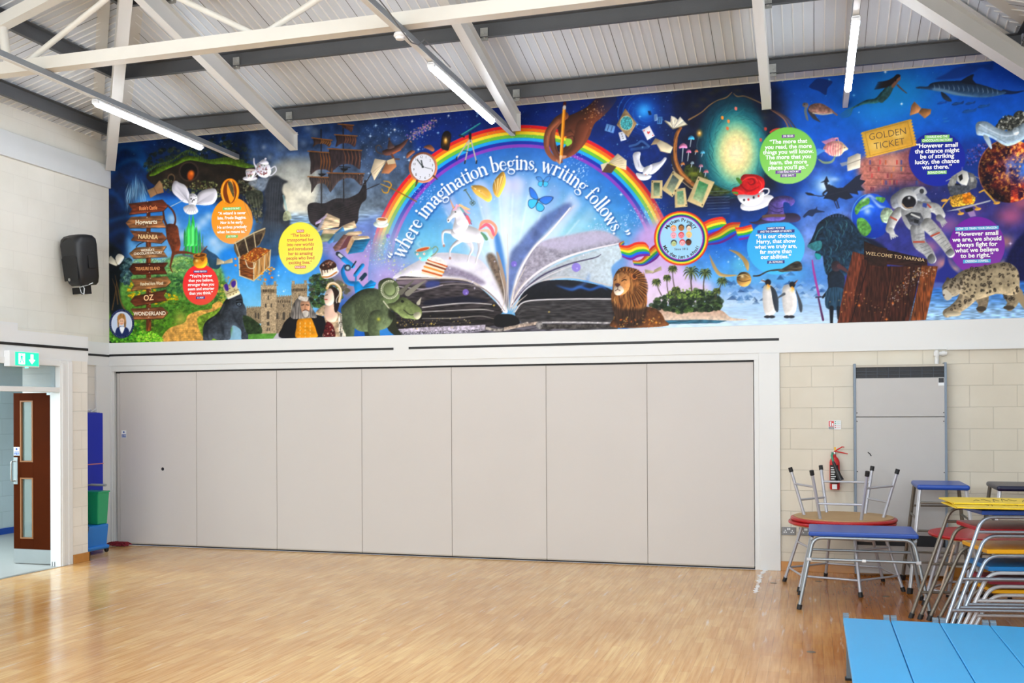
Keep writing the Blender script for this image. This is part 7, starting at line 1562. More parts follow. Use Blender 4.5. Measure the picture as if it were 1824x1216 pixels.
# ================================================================ folding partition
M_PART = mat('greige_partition_laminate', '#cac5c1', .55, var=.035, vs=1.1, bump=.02, bs=8)
M_PEDGE = mat('partition_edge', '#8e857c', .5)
pt_ = empty('folding_partition', (-4.7, D, 0), 0, 'greige folding partition of seven tall flat panels below the mural', 'partition')
xs = [-8.845, -7.669, -6.5, -5.321, -4.144, -2.969, -1.786, -.606]
for i in range(7):
    a, b = xs[i]+.003+4.7, xs[i+1]-.003+4.7
    p = B(a, b, .009, .06, .026, 2.284).build('panel', M_PART, pt_, bevel=.002)
    B(a+.001, b-.001, .0085, .03, .018, .034).build('bottom_rail', mat('panel_bottom_rail', '#b5aea4', .5), p)
    if i: B(a-.0045, a-.001, .012, .06, .03, 2.28).build('edge_seal', M_PEDGE, p)
    if i == 0: MB().lathe([(.022, .0085), (.018, .0075), (.001, .0085)], (-8.182+4.7, 0, 1.015), 16, axis=1).build('finger_hole', M_BLACK, p)
B(xs[0]-.05+4.7, xs[0]-.006+4.7, .02, .06, .02, 2.28).build('closing_strip', M_PART, pt_)

# ================================================================ tubes, trunking
M_TUBE = mat('lit_diffuser', '#ffffff', .4, emit='#e8f2ff', es=40.); M_TRK = mat('galvanised_trunking', '#8f959b', .45, .5, var=.1, vs=12); M_TRW = mat('trunking_white_lid', '#e4e4e2', .4); M_PLW = mat('white_plastic', '#e9eaec', .4)
def trunk(x, label):
    t = empty('cable_trunking', (x, 0, 5.0), 0, label, 'trunking')
    B(-.03, .03, -2.8, D-.02, .0, .055).build('channel', M_TRK, t, bevel=.003); B(-.026, .026, -2.8, D-.02, -.006, .0).build('cover', M_TRW, t)
    MB().tube([(.0, .0, .05)], .004) if False else None
    for y in (3.2, 6.2, 9.2):
        zt = zroof(x, y)-5.0
        if y in (6.2,): MB().tube([(0, y, .05), (0, y, zt)], .004, 6).build('hanger_rod', M_GALV, t)
    return t
def batten(x, y0, y1, label):
    l = empty('light_batten', (x, (y0+y1)/2, 4.985), 0, label, 'ceiling light', 'fluorescent battens under the trunking')
    h_ = (y1-y0)/2
    B(-.03, .03, -h_-.02, h_+.02, -.022, .0).build('housing', M_PLW, l, bevel=.004)
    MB().tube([(0, -h_-.012, -.04), (0, -h_+.012, -.04), (0, h_-.012, -.04), (0, h_+.012, -.04)], [.016, .032, .032, .016], 16).build('diffuser', M_TUBE, l, smooth=True)
    for s in (-1, 1): B(-.036, .036, s*h_-.02, s*h_+.02, -.045, -.01).build('end_cap', M_PLW, l, bevel=.004)
    return l
for x, lab in ((-7.03, 'left'), (-3.345, 'middle'), (.372, 'right')):
    trunk(x, {'left': 'grey cable trunking carrying the leftmost light towards the green knoll on the mural', 'middle': 'grey cable trunking carrying the middle light towards the top of the rainbow', 'right': 'grey cable trunking carrying the light that points at the sea turtle'}[lab])
    batten(x, 8.72, 10.58, {'left': 'lit white tube light above the left end of the mural', 'middle': 'lit white tube light ending just above the top of the rainbow', 'right': 'lit white tube light hanging in front of the ocean part of the mural'}[lab])
    if x > -3.4:
        batten(x, 5.1, 6.95, 'lit tube light cut by the top edge of the photo on the %s trunking' % lab)
    for y0, wh in ((1.4, 'above the camera'), (-2.2, 'next to the back wall')): batten(x, y0, y0+1.86, 'lit tube light %s on the %s trunking' % (wh, lab))
batten(-7.03, 5.1, 6.95, 'second lit white tube light on the left trunking, out of the photo')
fd = empty('heat_detector', (-3.345, 7.98, 4.99), 0, 'round white detector under the middle trunking where it crosses the truss', 'smoke detector')
MB().lathe([(.05, .0), (.055, -.02), (.05, -.028), (.042, -.03), (.036, -.05), (.02, -.055)], (0, 0, 0), 28).build('base', M_PLW, fd, smooth=True)
tag(MB().tube([(-3.30, 7.4, 5.075), (-3.285, 7.6, 5.03), (-3.275, 7.85, 4.96), (-3.27, 8.05, 4.93), (-3.285, 8.25, 4.98), (-3.285, 8.4, 5.08), (-3.295, 8.8, 5.075), (-3.295, 9.1, 5.06)], .006, 6).build('loose_cable', mat('grey_cable', '#6a6a6c', .5)), 'thin grey cable looped along the middle trunking beside the round detector', 'cable')

# ================================================================ far wall fittings, right hand side
M_HGR = mat('warm_grey_casing', '#b6b4b2', .45, .1, var=.03); M_HPOST = mat('blue_grey_post', '#7d8c9c', .45); M_GRL = mat('grille_black', '#1b1f26', .5)
ht = empty('fan_heater_cabinet', (.89, D, 0), 0, 'tall grey metal heater cabinet with a dark grille along its top', 'heater')
B(-.435, .435, -.14, 0, 1.68, 2.085).build('upper_panel', M_HGR, ht, bevel=.002); B(-.435, .435, -.14, 0, .44, 1.674).build('lower_panel', M_HGR, ht, bevel=.002)
B(-.44, .44, -.125, 0, .03, .325).build('plinth', M_HGR, ht); B(-.44, .44, -.13, 0, .325, .44).build('air_intake', M_GRL, ht)
B(-.44, .44, -.14, 0, 2.20, 2.225).build('top_rail', mat('heater_top', '#b9b2a4', .5), ht)
gr = B(-.44, .44, -.115, 0, 2.085, 2.2).build('top_grille', M_GRL, ht)
gl = MB()
for i in range(9): gl.box(-.44+i*.11-.002, -.44+i*.11+.002, -.125, -.115, 2.09, 2.195)
gl.box(-.44, .44, -.127, -.115, 2.12, 2.123).box(-.44, .44, -.127, -.115, 2.155, 2.158); gl.build('grille_bars', mat('grille_bar', '#3a4250', .4), gr)
for s in (-1, 1): B(s*.445-.012, s*.445+.012, -.15, 0, .02, 2.24).build('side_post', M_HPOST, ht, bevel=.003)
for sx in (-.425, .425):
    for z in (1.72, 1.63, 1.1, .5): MB().lathe([(.006, -.143), (.006, -.139)], (sx, 0, z), 10, axis=1).build('screw', M_BLACK, ht)
lb = B(.375, .43, -.1415, -.14, 2.0, 2.082).build('rating_label', M_SWHITE, ht); B(.377, .428, -.142, -.1412, 2.03, 2.08).build('label_print', mat('label_dark', '#1a1c24', .4), lb)
MB().tube([(-.32, -.142, 1.305), (-.30, -.143, 1.29), (-.285, -.142, 1.265)], .005, 6).build('scuff_mark', M_BLACK, ht)
pp = MB().tube([(1.262, D-.05, 2.37)]+[(1.262, D-.05, 2.228)], .022, 12).tube([(1.25, D-.05, 2.335), (1.36, D-.05, 2.335)], .02, 12).tube([(1.262, D-.05, 2.355), (1.262, D-.05, 2.31)], .03, 12).tube([(1.31, D-.05, 2.335), (1.34, D-.05, 2.335)], .028, 12)
tag(pp.build('water_pipe', M_WHITE, smooth=True), 'short white pipe with an elbow dropping into the heater cabinet', 'pipe')
tag(B(1.36, XR, D-.045, D-.02, 2.372, 2.40).build('pipe_boxing', M_WHITE), 'thin white pipe strip running along under the band right of the heater', 'pipe strip')
# fire extinguisher
M_RED = mat('extinguisher_red', '#c8161a', .22, var=.04, coat=.5); M_YEL = mat('tag_yellow', '#e8b020', .4); M_GRN = mat('hose_green', '#3c8a6a', .5)
fe = empty('fire_extinguisher', (.238, D-.075, .905), 0, 'red fire extinguisher with a black horn on the wall beside the heater', 'fire extinguisher')
MB().lathe([(.050, 0), (.054, .006), (.054, .285), (.048, .31), (.034, .335), (.018, .35), (.014, .372)], (0, 0, 0), 28).build('cylinder', M_RED, fe, smooth=True)
bl = MB()
for a0, a1, z0, z1 in ((-150, -50, .06, .26),):
    n = 14; v = [(.0548*math.cos(math.radians(a0+(a1-a0)*i/n)), .0548*math.sin(math.radians(a0+(a1-a0)*i/n)), z) for z in (z0, z1) for i in range(n+1)]
    bl.add(v, [(i, i+1, n+2+i, n+1+i) for i in range(n)])
lb = bl.build('instruction_label', M_BLACK, fe)
for i in range(7): B(-.04, -.004 if i % 2 else .01, -.0562, -.0552, .085+i*.024, .095+i*.024).build('print_line', M_SWHITE, lb)
B(-.028, .022, -.0565, -.0555, .005, .055).build('service_label', M_SWHITE, fe)
MB().lathe([(.016, .372), (.018, .385), (.014, .40)], (0, 0, 0), 14).tube([(0, 0, .385), (-.035, 0, .395)], .009, 8).build('valve', M_STEEL, fe, smooth=True)
MB().tube([(-.005, -.01, .40), (.04, -.01, .43), (.075, -.01, .452), (.1, -.01, .45)], [.006, .007, .006, .004], 8).build('upper_lever', M_RED, fe, smooth=True); MB().tube([(.0, -.01, .405), (.06, -.01, .395), (.135, -.01, .378)], [.006, .007, .005], 8).build('carry_handle', M_RED, fe, smooth=True)
B(-.005, .014, -.018, -.01, .415, .45).build('safety_tag', M_YEL, fe)
MB().tube([(-.02, -.02, .385), (-.03, -.055, .36), (-.02, -.07, .32), (-.015, -.072, .29)], .011, 10).build('hose', M_GRN, fe, smooth=True)
MB().tube([(-.018, -.075, .30), (-.008, -.08, .275), (.045, -.085, .14), (.062, -.088, .10)], [.012, .018, .026, .032], 16).build('horn', mat('horn_black2', '#15151a', .45), fe, smooth=True)
B(-.05, .05, .05, .075, -.01, .3).build('wall_bracket', M_RED, fe)
sg = empty('extinguisher_sign', (.243, D, 1.59), 0, 'small red and white extinguisher instruction sign above the fire extinguisher', 'sign')
B(-.065, .065, -.004, .004, -.048, .048).build('plate', M_SWHITE, sg); B(-.062, -.008, -.006, -.004, -.018, .044).build('red_square', M_RED, sg); B(-.05, -.035, -.0075, -.006, -.012, .036).build('bottle_symbol', M_SWHITE, sg); B(-.028, -.014, -.0075, -.006, -.012, .02).build('flame_symbol', M_SWHITE, sg); B(-.062, -.008, -.006, -.004, -.044, -.022).build('black_bar', M_BLACK, sg)
tx_ = lettering('lettering', 'CARBON\nDIOXIDE', .011, M_SWHITE, sg, (-.035, -.0065, -.033), (math.pi/2, 0, 0), off=.0002)
for i, c in enumerate(('#3c9a7a', '#3c9a7a', '#c04040', '#c04040')):
    B(.0, .014, -.006, -.004, .03-i*.021, .04-i*.021).build('tick_symbol', mat('tick%d' % i, c, .5), sg); B(.022, .058, -.006, -.004, .03-i*.021, .036-i*.021).build('print_line', mat('pale%d' % i, '#a9cfc4' if i < 2 else '#dcb0b0', .5), sg)
# sockets
M_SOCK = mat('brushed_socket_plate', '#77787a', .4, .6, var=.05)
def socket(x, label):
    s = empty('double_socket', (x, D, .434), 0, label, 'socket'); B(-.073, .073, -.012, .004, -.043, .043).build('plate', M_SOCK, s, bevel=.002)
    for sx in (-.037, .037):
        for px, pz, w, h_ in ((0, .006, .006, .012), (-.011, -.012, .010, .006), (.011, -.012, .010, .006)): B(sx+px-w/2-.002, sx+px+w/2+.002, -.0135, -.012, pz-h_/2-.002, pz+h_/2+.002).build('pin_slot', M_SWHITE, s)
    for sx in (-.009, .009):
        B(sx-.007, sx+.007, -.016, -.012, .012, .034).build('switch', M_SWHITE, s)
socket(-.242, 'grey double socket on the wall, the one nearer the white pillar'); socket(-.062, 'grey double socket on the wall, partly behind the round table leg')

# ================================================================ alcove: mats, mop bucket
M_MAT = mat('royal_blue_vinyl', '#0524ae', .55, var=.06, vs=4, bump=.05, bs=20); M_STRAP = mat('pink_strap', '#c47a78', .6)
mt = empty('gym_mat', (-8.93, 10.63, 0), 0, 'tall royal blue folded gym mat standing on end in the alcove', 'gym mat')
for i in range(3): B(-.062+i*.041, -.022+i*.041, -.46, .49, .0, 1.765-.004*i).build('leaf', M_MAT, mt, bevel=.008)
B(-.064, .064, -.464, .494, 1.092, 1.104).build('strap', M_STRAP, mt)
tag(MB().tube([(-8.96, 10.98, 1.768), (-8.945, 10.94, 1.80), (-8.93, 10.97, 1.772), (-8.91, 10.99, 1.79), (-8.90, 11.02, 1.812)], .006, 5).tube([(-8.94, 10.99, 1.775), (-8.91, 10.93, 1.80)], .008, 5).build('paper_scrap', M_SWHITE), 'crumpled white scrap lying on top of the blue gym mat', 'scrap')
M_BBL = mat('mop_bucket_blue', '#1c7ad2', .35, var=.04); M_GRB = mat('wringer_green', '#1fa06a', .3, var=.05); M_GREYP = mat('grey_plastic', '#9aa2a4', .4)
bu = empty('mop_bucket', (-8.685, 10.60, 0), 0, 'blue mop bucket with green wringer and grey handle standing in the alcove', 'mop bucket')
def frustum(mb, x0, x1, y0, y1, z0, z1, k):
    cx, cy = (x0+x1)/2, (y0+y1)/2; a = [(x0, y0), (x1, y0), (x1, y1), (x0, y1)]; b = [(cx+(x-cx)*k, cy+(y-cy)*k) for x, y in a]
    mb.add([(x, y, z0) for x, y in a]+[(x, y, z1) for x, y in b], [(0, 3, 2, 1), (4, 5, 6, 7), (0, 1, 5, 4), (1, 2, 6, 5), (2, 3, 7, 6), (3, 0, 4, 7)]); return mb
frustum(MB(), -.14, .14, -.18, .18, .06, .36, 1.12).build('bucket', M_BBL, bu, bevel=.02)
B(-.17, .17, -.2, .2, .05, .10).build('base_skirt', M_BBL, bu, bevel=.02); lettering('lettering', 'Z12', .05, mat('bucket_mark', '#1450a0', .4), bu, (-.06, -.205, .075), (math.pi/2, 0, 0))
for sx in (-1, 1):
    for sy in (-1, 1): MB().lathe([(.03, -.012), (.034, 0), (.03, .012)], (sx*.14, sy*.17, .034), 14, axis=0).build('caster', M_BLACK, bu, smooth=True)
frustum(MB(), -.11, .13, .02, .2, .36, .76, 1.18).build('wringer', M_GRB, bu, bevel=.012); B(-.13, .16, .0, .22, .755, .775).build('wringer_rim', M_GRB, bu, bevel=.006)
MB().lathe([(.07, 0), (.08, .02), (.08, .045), (.05, .055)], (-.03, -.08, .36), 20).build('press_roller', M_GREYP if False else mat('dark_roller', '#2c2e30', .5), bu, smooth=True)
MB().tube([(.15, -.17, .36), (.15, -.19, .28), (.06, -.2, .22), (-.08, -.2, .18), (-.15, -.17, .2)], .008, 8).build('carry_handle', mat('dark_handle', '#3c4650', .5), bu, smooth=True)
MB().tube([(-.16, .1, .76), (-.15, .05, .83), (-.05, .0, .855), (.05, 0, .86)], .011, 8).tube([(.05, 0, .86), (.27, .0, .86)], .016, 10).build('press_handle', M_GREYP, bu, smooth=True)
M_MOP = mat('crimson_mop_yarn', '#7c1424', .9)
mp = MB(); r_ = random.Random(3)
for i in range(60):
    a = r_.uniform(0, 2*math.pi); l = r_.uniform(.06, .15); cx, cy = -8.80+r_.uniform(-.05, .1), 11.29+r_.uniform(-.03, .03); ex_ = min(max(cx+l*math.cos(a), XL+.05), -8.62); ey_ = min(cy+l*.6*math.sin(a), D-.03)
    mp.tube([(cx, cy, .05), ((cx+ex_)/2, (cy+ey_)/2, .035+r_.uniform(0, .02)), (ex_, ey_, .012)], .009, 5)
tag(mp.build('floor_mop', M_MOP, smooth=True), 'dark red stringy mop head on the floor between mop bucket and partition', 'mop')

# ================================================================ gym tables
M_TUBEG = mat('lilac_grey_tube', '#b4b5bd', .35, .35, var=.06, vs=14); M_TUBEB = mat('worn_brown_tube', '#7c756a', .4, .5, var=.22, vs=18); M_CHROME = mat('chromed_tube', '#a3b2c4', .3, .75, var=.18, vs=25); M_TUBES = mat('silver_grey_tube', '#98a0a6', .35, .6, var=.1, vs=15); M_TUBEW = mat('white_grey_tube', '#c6c8cc', .35, .3, var=.05)
M_RUB = mat('black_rubber', '#141416', .6)
def vinyl(n, c): return mat(n, c, .33, var=.04, vs=3, bump=.03, bs=25)
M_VRED = vinyl('red_vinyl', '#b01c22'); M_VBLUE = vinyl('blue_vinyl', '#1c4aa4'); M_VNAVY = vinyl('navy_vinyl', '#0e1638'); M_VYEL = vinyl('yellow_vinyl', '#e6a60c'); M_VSKY = vinyl('sky_vinyl', '#0c74b8'); M_VMAR = vinyl('maroon_vinyl', '#8c1a34'); M_PLY = mat('bare_plywood', '#b59468', .6, var=.12, vs=5)
def leg_with_foot(mb_leg, p, q, r, m, parent, name='leg', foot=True):
    L = MB().tube([p, q], r, 12).build(name, m, parent, smooth=True)
    if foot:
        d = (Vector(q)-Vector(p)).normalized(); a = Vector(p)
        MB().tube([a-d*.002, a+d*.045], r*1.35, 12).build('rubber_foot', M_RUB, L, smooth=True)
    return L
def round_table(cx, cy, h, R, ring, phase, label, low=.24, up=.68, group=None):
    t = empty('round_gym_table', (cx, cy, 0), 0, label, 'gym table', group)
    MB().lathe([(R-.03, h-.035), (R-.006, h-.03), (R, h-.017), (R-.006, h-.004), (R-.03, h)], (0, 0, 0), 72).build('padded_top', M_VRED, t, smooth=True)
    MB().lathe([(R-.035, h-.043), (R-.035, h-.034)], (0, 0, 0), 64).build('underboard', M_PLY, t)
    foot = [(ring*math.cos(math.radians(phase+60*k)), ring*math.sin(math.radians(phase+60*k)), 0) for k in range(6)]
    top = [(.74*R*math.cos(math.radians(phase+60*k)), .74*R*math.sin(math.radians(phase+60*k)), h-.04) for k in range(6)]
    for k in range(6): leg_with_foot(None, foot[k], top[k], .0155, M_TUBEG, t)
    for k in range(6):
        for f in ([low] if (low < .3 or k % 2 == 0) else []):
            a = [foot[k][i]*(1-f)+top[k][i]*f for i in range(3)]; b = [foot[(k+1) % 6][i]*(1-f)+top[(k+1) % 6][i]*f for i in range(3)]
            MB().tube([a, b], .011, 10).build('rung', M_TUBEG, t, smooth=True)
        if k in (1, 3, 5):
            f = up; a = [foot[k][i]*(1-f)+top[k][i]*f for i in range(3)]; b = [foot[(k+1) % 6][i]*(1-f)+top[(k+1) % 6][i]*f for i in range(3)]
            MB().tube([a, b], .011, 10).build('rung', M_TUBEG, t, smooth=True)
    return t
RT = round_table(.285, 10.56, .655, .515, .58, -15, 'round red gym table standing upright under the upturned one by the socket')
RU = round_table(.30, 10.56, .515, .508, .51, 0, 'upturned round red gym table with bare brown underside and legs pointing up', low=.34, up=.68)
RU.rotation_euler = (math.pi, 0, math.radians(-6)); RU.location = (.30, 10.56, .6565+.515)
round_table(1.49, 9.76, .665, .49, .53, 181, 'round red gym table half hidden behind the stack of nested tables')
def a_frame(t, y0, y1, hb, ht_, h, cx, m, r=.014, bars=(), lean=.035, name='end_frame', rb=.07, low=None):
    """two bent-tube frames, at the front (y0) and the back (y1), widening to the floor"""
    cxs = 0.
    for y, s in ((y0, 1), (y1, -1)):
        yt = y+s*lean; zt = h
        L = MB().tube([(-hb, y, 0)]+bend((-hb, y, 0), (-ht_, yt, zt), (ht_, yt, zt), rb)+bend((-ht_, yt, zt), (ht_, yt, zt), (hb, y, 0), rb)+[(hb, y, 0)], r, 12).build(name, m, t, smooth=True)
        for sx in (-1, 1):
            d = Vector((-sx*(hb-ht_), s*lean, zt)).normalized(); a = Vector((sx*hb, y, 0)); MB().tube([a-d*.002, a+d*.042], r*1.4, 12).build('rubber_foot', M_RUB, L, smooth=True)
        for z in bars:
            f = z/h; x = hb+(ht_-hb)*f; MB().tube([(-x, y+s*lean*f, z), (x, y+s*lean*f, z)], r*.8, 10).build('crossbar', m, L, smooth=True)
    return t
def slab(x, y0, y1, z0, z1, m, t, name='padded_top', bev=.012):
    return B(-x, x, y0, y1, z0, z1).build(name, m, t, bevel=bev, segs=3)
# low blue table in front of the round pair
bb = empty('agility_table', (.427, 9.63, 0), 0, 'long blue topped gym table with trestle legs standing in front of the round tables', 'gym table')
a_frame(bb, -.36, .36, .541, .415, .628, 0, M_TUBES, r=.0155, bars=(.44,), lean=.07, rb=.08); slab(.455, -.31, .31, .642, .682, M_VBLUE, bb)
for sx in (-1, 1): MB().tube([(sx*.43, -.29, .62), (sx*.43, .29, .62)], .012, 10).build('side_rail', M_TUBES, bb, smooth=True)
for z, x in ((.44, -.452), (.44, .452)): B(x-.022, x+.022, -.335, -.29, z-.014, z+.014).build('joint_sleeve', M_TUBEW, bb, bevel=.005)
B(-.01, .025, -.327, -.303, .428, .452).build('joint_sleeve', M_SWHITE, bb, bevel=.005)
# tall stools
def stool(cx, cy, m, label):
    t = empty('tall_gym_stool', (cx, cy, 0), 0, label, 'gym stool'); B(-.235, .235, -.32, .32, .985, 1.035).build('padded_seat', m, t, bevel=.022, segs=3)
    for sx in (-1, 1):
        for sy in (-1, 1):
            L = MB().bar((sx*.315, sy*.40, 0), (sx*.205, sy*.27, .985), .032, .026).build('leg', M_TUBEW if sy < 0 else M_TUBEB, t, bevel=.006); MB().bar((sx*.3152, sy*.4002, 0), (sx*.309, sy*.392, .055), .042, .036).build('rubber_foot', M_RUB, L)
    for z, sy in ((.86, -1), (.78, 1), (.30, -1), (.30, 1), (.52, 1)):
        k = 1-z/.985; x = .205+.11*k; y = .27+.13*k; MB().tube([(-x, sy*y, z), (x, sy*y, z)], .011, 8).build('rung', M_TUBEB, t, smooth=True)
    for sx in (-1, 1):
        for z in (.7, .22):
            k = 1-z/.985; x = .205+.11*k; y = .27+.13*k; MB().tube([(sx*x, -y, z), (sx*x, y, z)], .011, 8).build('rung', M_TUBEB, t, smooth=True)
    return t
stool(1.205, 10.70, M_VBLUE, 'tall stool with a bright blue padded seat in front of the heater'); stool(1.905, 10.70, M_VNAVY, 'tall stool with a navy blue padded seat at the right edge')
# nest of six tables
CXN, CYN = 1.59, 8.884
nest = [(.735, .413, .39, .935, .95, .985, M_VBLUE, (.82, .46, .22), M_CHROME, 'topmost table of the nest, blue top with chromed legs, under the yellow boards'),
        (.675, .375, .345, .785, .80, .835, M_VRED, (.455, .235), M_CHROME, 'red topped table of the nest, second from the top'),
        (.615, .345, .30, .625, .64, .675, M_VYEL, (.44, .25), M_CHROME, 'yellow topped table of the nest, directly under the red one'),
        (.555, .32, .26, .485, .50, .535, M_VSKY, (.27,), M_TUBEW, 'light blue topped table low in the nest, under the yellow one'),
        (.50, .295, .225, .375, .39, .425, M_VMAR, (.15,), M_TUBEW, 'maroon topped table low in the nest of tables'),
        (.445, .27, .19, .30, .315, .343, M_VYEL, (), M_TUBEW, 'lowest table of the nest, yellow top just under the maroon one')]
for hb, ht_, hd, hf_, z0, z1, m, bars, fm, lab in nest:
    t = empty('nested_table', (CXN, CYN, 0), math.radians(11), lab, 'gym table', None)
    for y, s, mm in ((-hd, 1, fm), (hd, -1, M_TUBEB)):
        yt = y+s*.03
        L = MB().tube([(-hb, y, 0)]+bend((-hb, y, 0), (-ht_, yt, hf_), (ht_, yt, hf_), .09)+bend((-ht_, yt, hf_), (ht_, yt, hf_), (hb, y, 0), .09)+[(hb, y, 0)], .015, 12).build('end_frame', mm, t, smooth=True)
        for sx in (-1, 1):
            d = Vector((-sx*(hb-ht_), s*.03, hf_)).normalized(); a = Vector((sx*hb, y, 0)); MB().tube([a-d*.002, a+d*.045], .021, 12).build('rubber_foot', M_RUB, L, smooth=True)
        if s == 1 or len(bars) > 2:
            for z in bars:
                f = z/hf_; x = hb+(ht_-hb)*f; MB().tube([(-x, y+s*.03*f, z), (x, y+s*.03*f, z)], .012, 10).build('crossbar', mm, L, smooth=True)
    slab(ht_+.005, -hd+.02, hd-.02, z0, z1, m, t, bev=.008)
# yellow boards on top
M_YB = mat('yellow_board', '#eccb1e', .45, var=.04, vs=4); M_YI = mat('brown_marker_print', '#6b5a1c', .6)
for i, (x, y, rz, z) in enumerate(((1.56, 8.90, 4, .988), (1.53, 8.66, 0, .9995), (1.55, 8.58, 3, 1.0105), (1.53, 8.80, 1, 1.0235))):
    lab = ['yellow plastic board at the bottom of the small pile, reaching furthest back', 'yellow plastic board second from the bottom of the small pile', 'yellow plastic board nearest the camera in the pile on the nested tables', 'yellow plastic board lying uppermost with smudged dark print'][i]
    yb = empty('yellow_board', (x, y, z), math.radians(rz), lab, 'board', 'yellow boards piled on the nested tables')
    MB().prism([(-.47, -.25), (.5, -.27), (.5, .26), (-.40, .27), (-.52, .20)] if i % 2 else [(-.50, -.22), (-.42, -.27), (.5, -.26), (.5, .25), (-.47, .26)], 2, 0, .009).build('panel', M_YB, yb)
    if i >= 2:
        s_ = random.Random(i); pr = MB()
        for k in range(9):
            x0 = -.3+k*.07; pr.tube([(x0, s_.uniform(-.14, .14), .0095), (x0+.03, s_.uniform(-.14, .14), .0095), (x0+.05, s_.uniform(-.1, .1), .0095)], .003, 4)
        pr.build('smudged_print', M_YI, yb)
# four sky blue benches in the foreground
M_SKY = mat('sky_blue_bench_top', '#2ea3e0', .38, var=.05, vs=2.2, bump=.03, bs=14, coat=.1); M_HOOK = mat('grey_steel_hook', '#6f7d88', .4, .5)
def bench(x0, label):
    t = empty('gym_bench', (x0, 0, 0), 0, label, 'gym bench')
    B(0, .2945, 4.35, 7.07, .352, .382).build('seat_board', M_SKY, t, bevel=.006)
    B(.10, .18, 4.5, 6.95, .30, .352).build('keel_beam', M_HOOK, t)
    for x in (.018, .272):
        mb = MB().box(x-.018, x+.018, 7.06, 7.075, .33, .40); n = 8; pts = [(x, 7.07+.03*math.sin(math.pi*k/n), .395+.028*(1-math.cos(math.pi*k/n))/2*.9-.0) for k in range(n+1)]
        mb.lathe([(.020, -.018), (.020, .018)], (x, 7.088, .392), 16, axis=0); mb.build('hook', M_HOOK, t, smooth=True)
    for y in (6.96, 4.6):
        for x in (.035, .255):
            L = B(x-.02, x+.02, y-.02, y+.02, 0.012, .352).build('leg', M_HOOK, t, bevel=.003); B(x-.028, x+.028, y-.028, y+.028, 0, .014).build('rubber_foot', M_RUB, L)
        B(.035, .255, y-.012, y+.012, .10, .13).build('stretcher', M_HOOK, t)
    return t
for i, lab in enumerate(('leftmost sky blue gym bench in the foreground, its leg showing on the bare floor', 'sky blue gym bench directly right of the one whose leg stands on bare floor', 'sky blue gym bench third in the row, in front of the chromed table legs', 'sky blue gym bench at the right edge of the photo, last of the row')):
    bench(.195+.2985*i, lab)
pl = MB().tube([(1.005, 9.16, .012), (1.235, 8.29, .86)], .011, 10) if False else MB().tube([(1.0, 9.33, .012), (1.17, 9.36, .60)], .010, 10)
tag(pl.build('wooden_pole', mat('pale_wood_pole', '#cdb49c', .5, var=.1), smooth=True), 'thin pale wooden pole leaning among the legs of the nested tables', 'pole')
# worn white floor tape, scuffs
tp = MB(); r_ = random.Random(5)
for i in range(26):
    y = 11.36-i*.055; x = -.525+r_.uniform(-.012, .012)+(.03 if i < 3 else 0); w = r_.uniform(.014, .034); a = r_.uniform(0, 3)
    pts = [(x+w*math.cos(a+k*1.26)*r_.uniform(.7, 1.2), y+1.1*w*math.sin(a+k*1.26)*r_.uniform(.7, 1.2)) for k in range(5)]; tp.prism(pts, 2, .0005, .0025)
tag(tp.build('floor_tape', mat('worn_white_tape', '#f6f6f4', .6)), 'ragged remains of white tape on the floor below the white pillar', 'tape', kind='stuff')
fp = MB()
for x, y in ((-.34, 10.55), (-.05, 10.25)): fp.lathe([(.012, 0), (.012, .003)], (x, y, 0), 14)
for i, (px, py) in enumerate(((1458, 1019+16), (1378, 1038), (1578, 1062), (1445, 1161))):
    q = ray(px, py, 2, 0); pt_o = MB().lathe([(.032, 0), (.032, .002), (.02, .003)], (q[0], q[1], 0), 18).build('floor_plate', mat('floor_socket_plate', '#8a7c6a', .35, .7)); tag(pt_o, ['small round metal floor plate under the round red tables', 'small round metal floor plate left of the round table foot', 'small round metal floor plate on the wood in front of the blue topped table', 'small round metal floor plate on bare wood left of the sky blue benches'][i], 'floor plate')
# ================================================================ the printed mural on the far wall
paint()
MU = empty('wall_mural', (0, 0, 0), 0, 'wide printed wall mural of a giant open book, rainbow and storybook pictures', 'mural')
MX0, MX1, MZ0, MZ1, MS = XL+.012, XR-.005, 2.688, 5.352, .0062
nx = int((MX1-MX0)/MS)+1; nz = int((MZ1-MZ0)/MS)+1
gx = np.linspace(MX0, MX1, nx); gz = np.linspace(MZ0, MZ1, nz); GX, GZ = np.meshgrid(gx, gz)
YM = D-.004
PXY = proj(np.stack([GX.ravel(), np.full(GX.size, YM), GZ.ravel()], -1))
u = np.clip(PXY[:, 0]-CX0-.5, 0, CW-1.001); v = np.clip(PXY[:, 1]-CY0-.5, 0, CH-1.001); iu, iv = u.astype(int), v.astype(int); fu, fv = (u-iu)[:, None], (v-iv)[:, None]
colr = (ART[iv, iu]*(1-fu)+ART[iv, iu+1]*fu)*(1-fv)+(ART[iv+1, iu]*(1-fu)+ART[iv+1, iu+1]*fu)*fv
colr = np.clip(colr, 0, 1); g_ = colr.mean(1, keepdims=True); colr = np.clip(g_+(colr-g_)*1.10, 0, 1)**1.10; colr = np.where(colr <= .04045, colr/12.92, ((colr+.055)/1.055)**2.4)
colr = np.concatenate([colr, np.ones((len(colr), 1))], 1).astype(np.float32)
cz = (np.arange(nz-1)[:, None]*nx+np.arange(nx-1)[None, :])
cp = proj(np.stack([(GX[:-1, :-1]+MS/2).ravel(), np.full((nz-1)*(nx-1), YM), (GZ[:-1, :-1]+MS/2).ravel()], -1))
cw = WHO[np.clip((cp[:, 1]-CY0).astype(int), 0, CH-1), np.clip((cp[:, 0]-CX0).astype(int), 0, CW-1)]
quads = np.stack([cz.ravel(), cz.ravel()+1, cz.ravel()+nx+1, cz.ravel()+nx], -1)
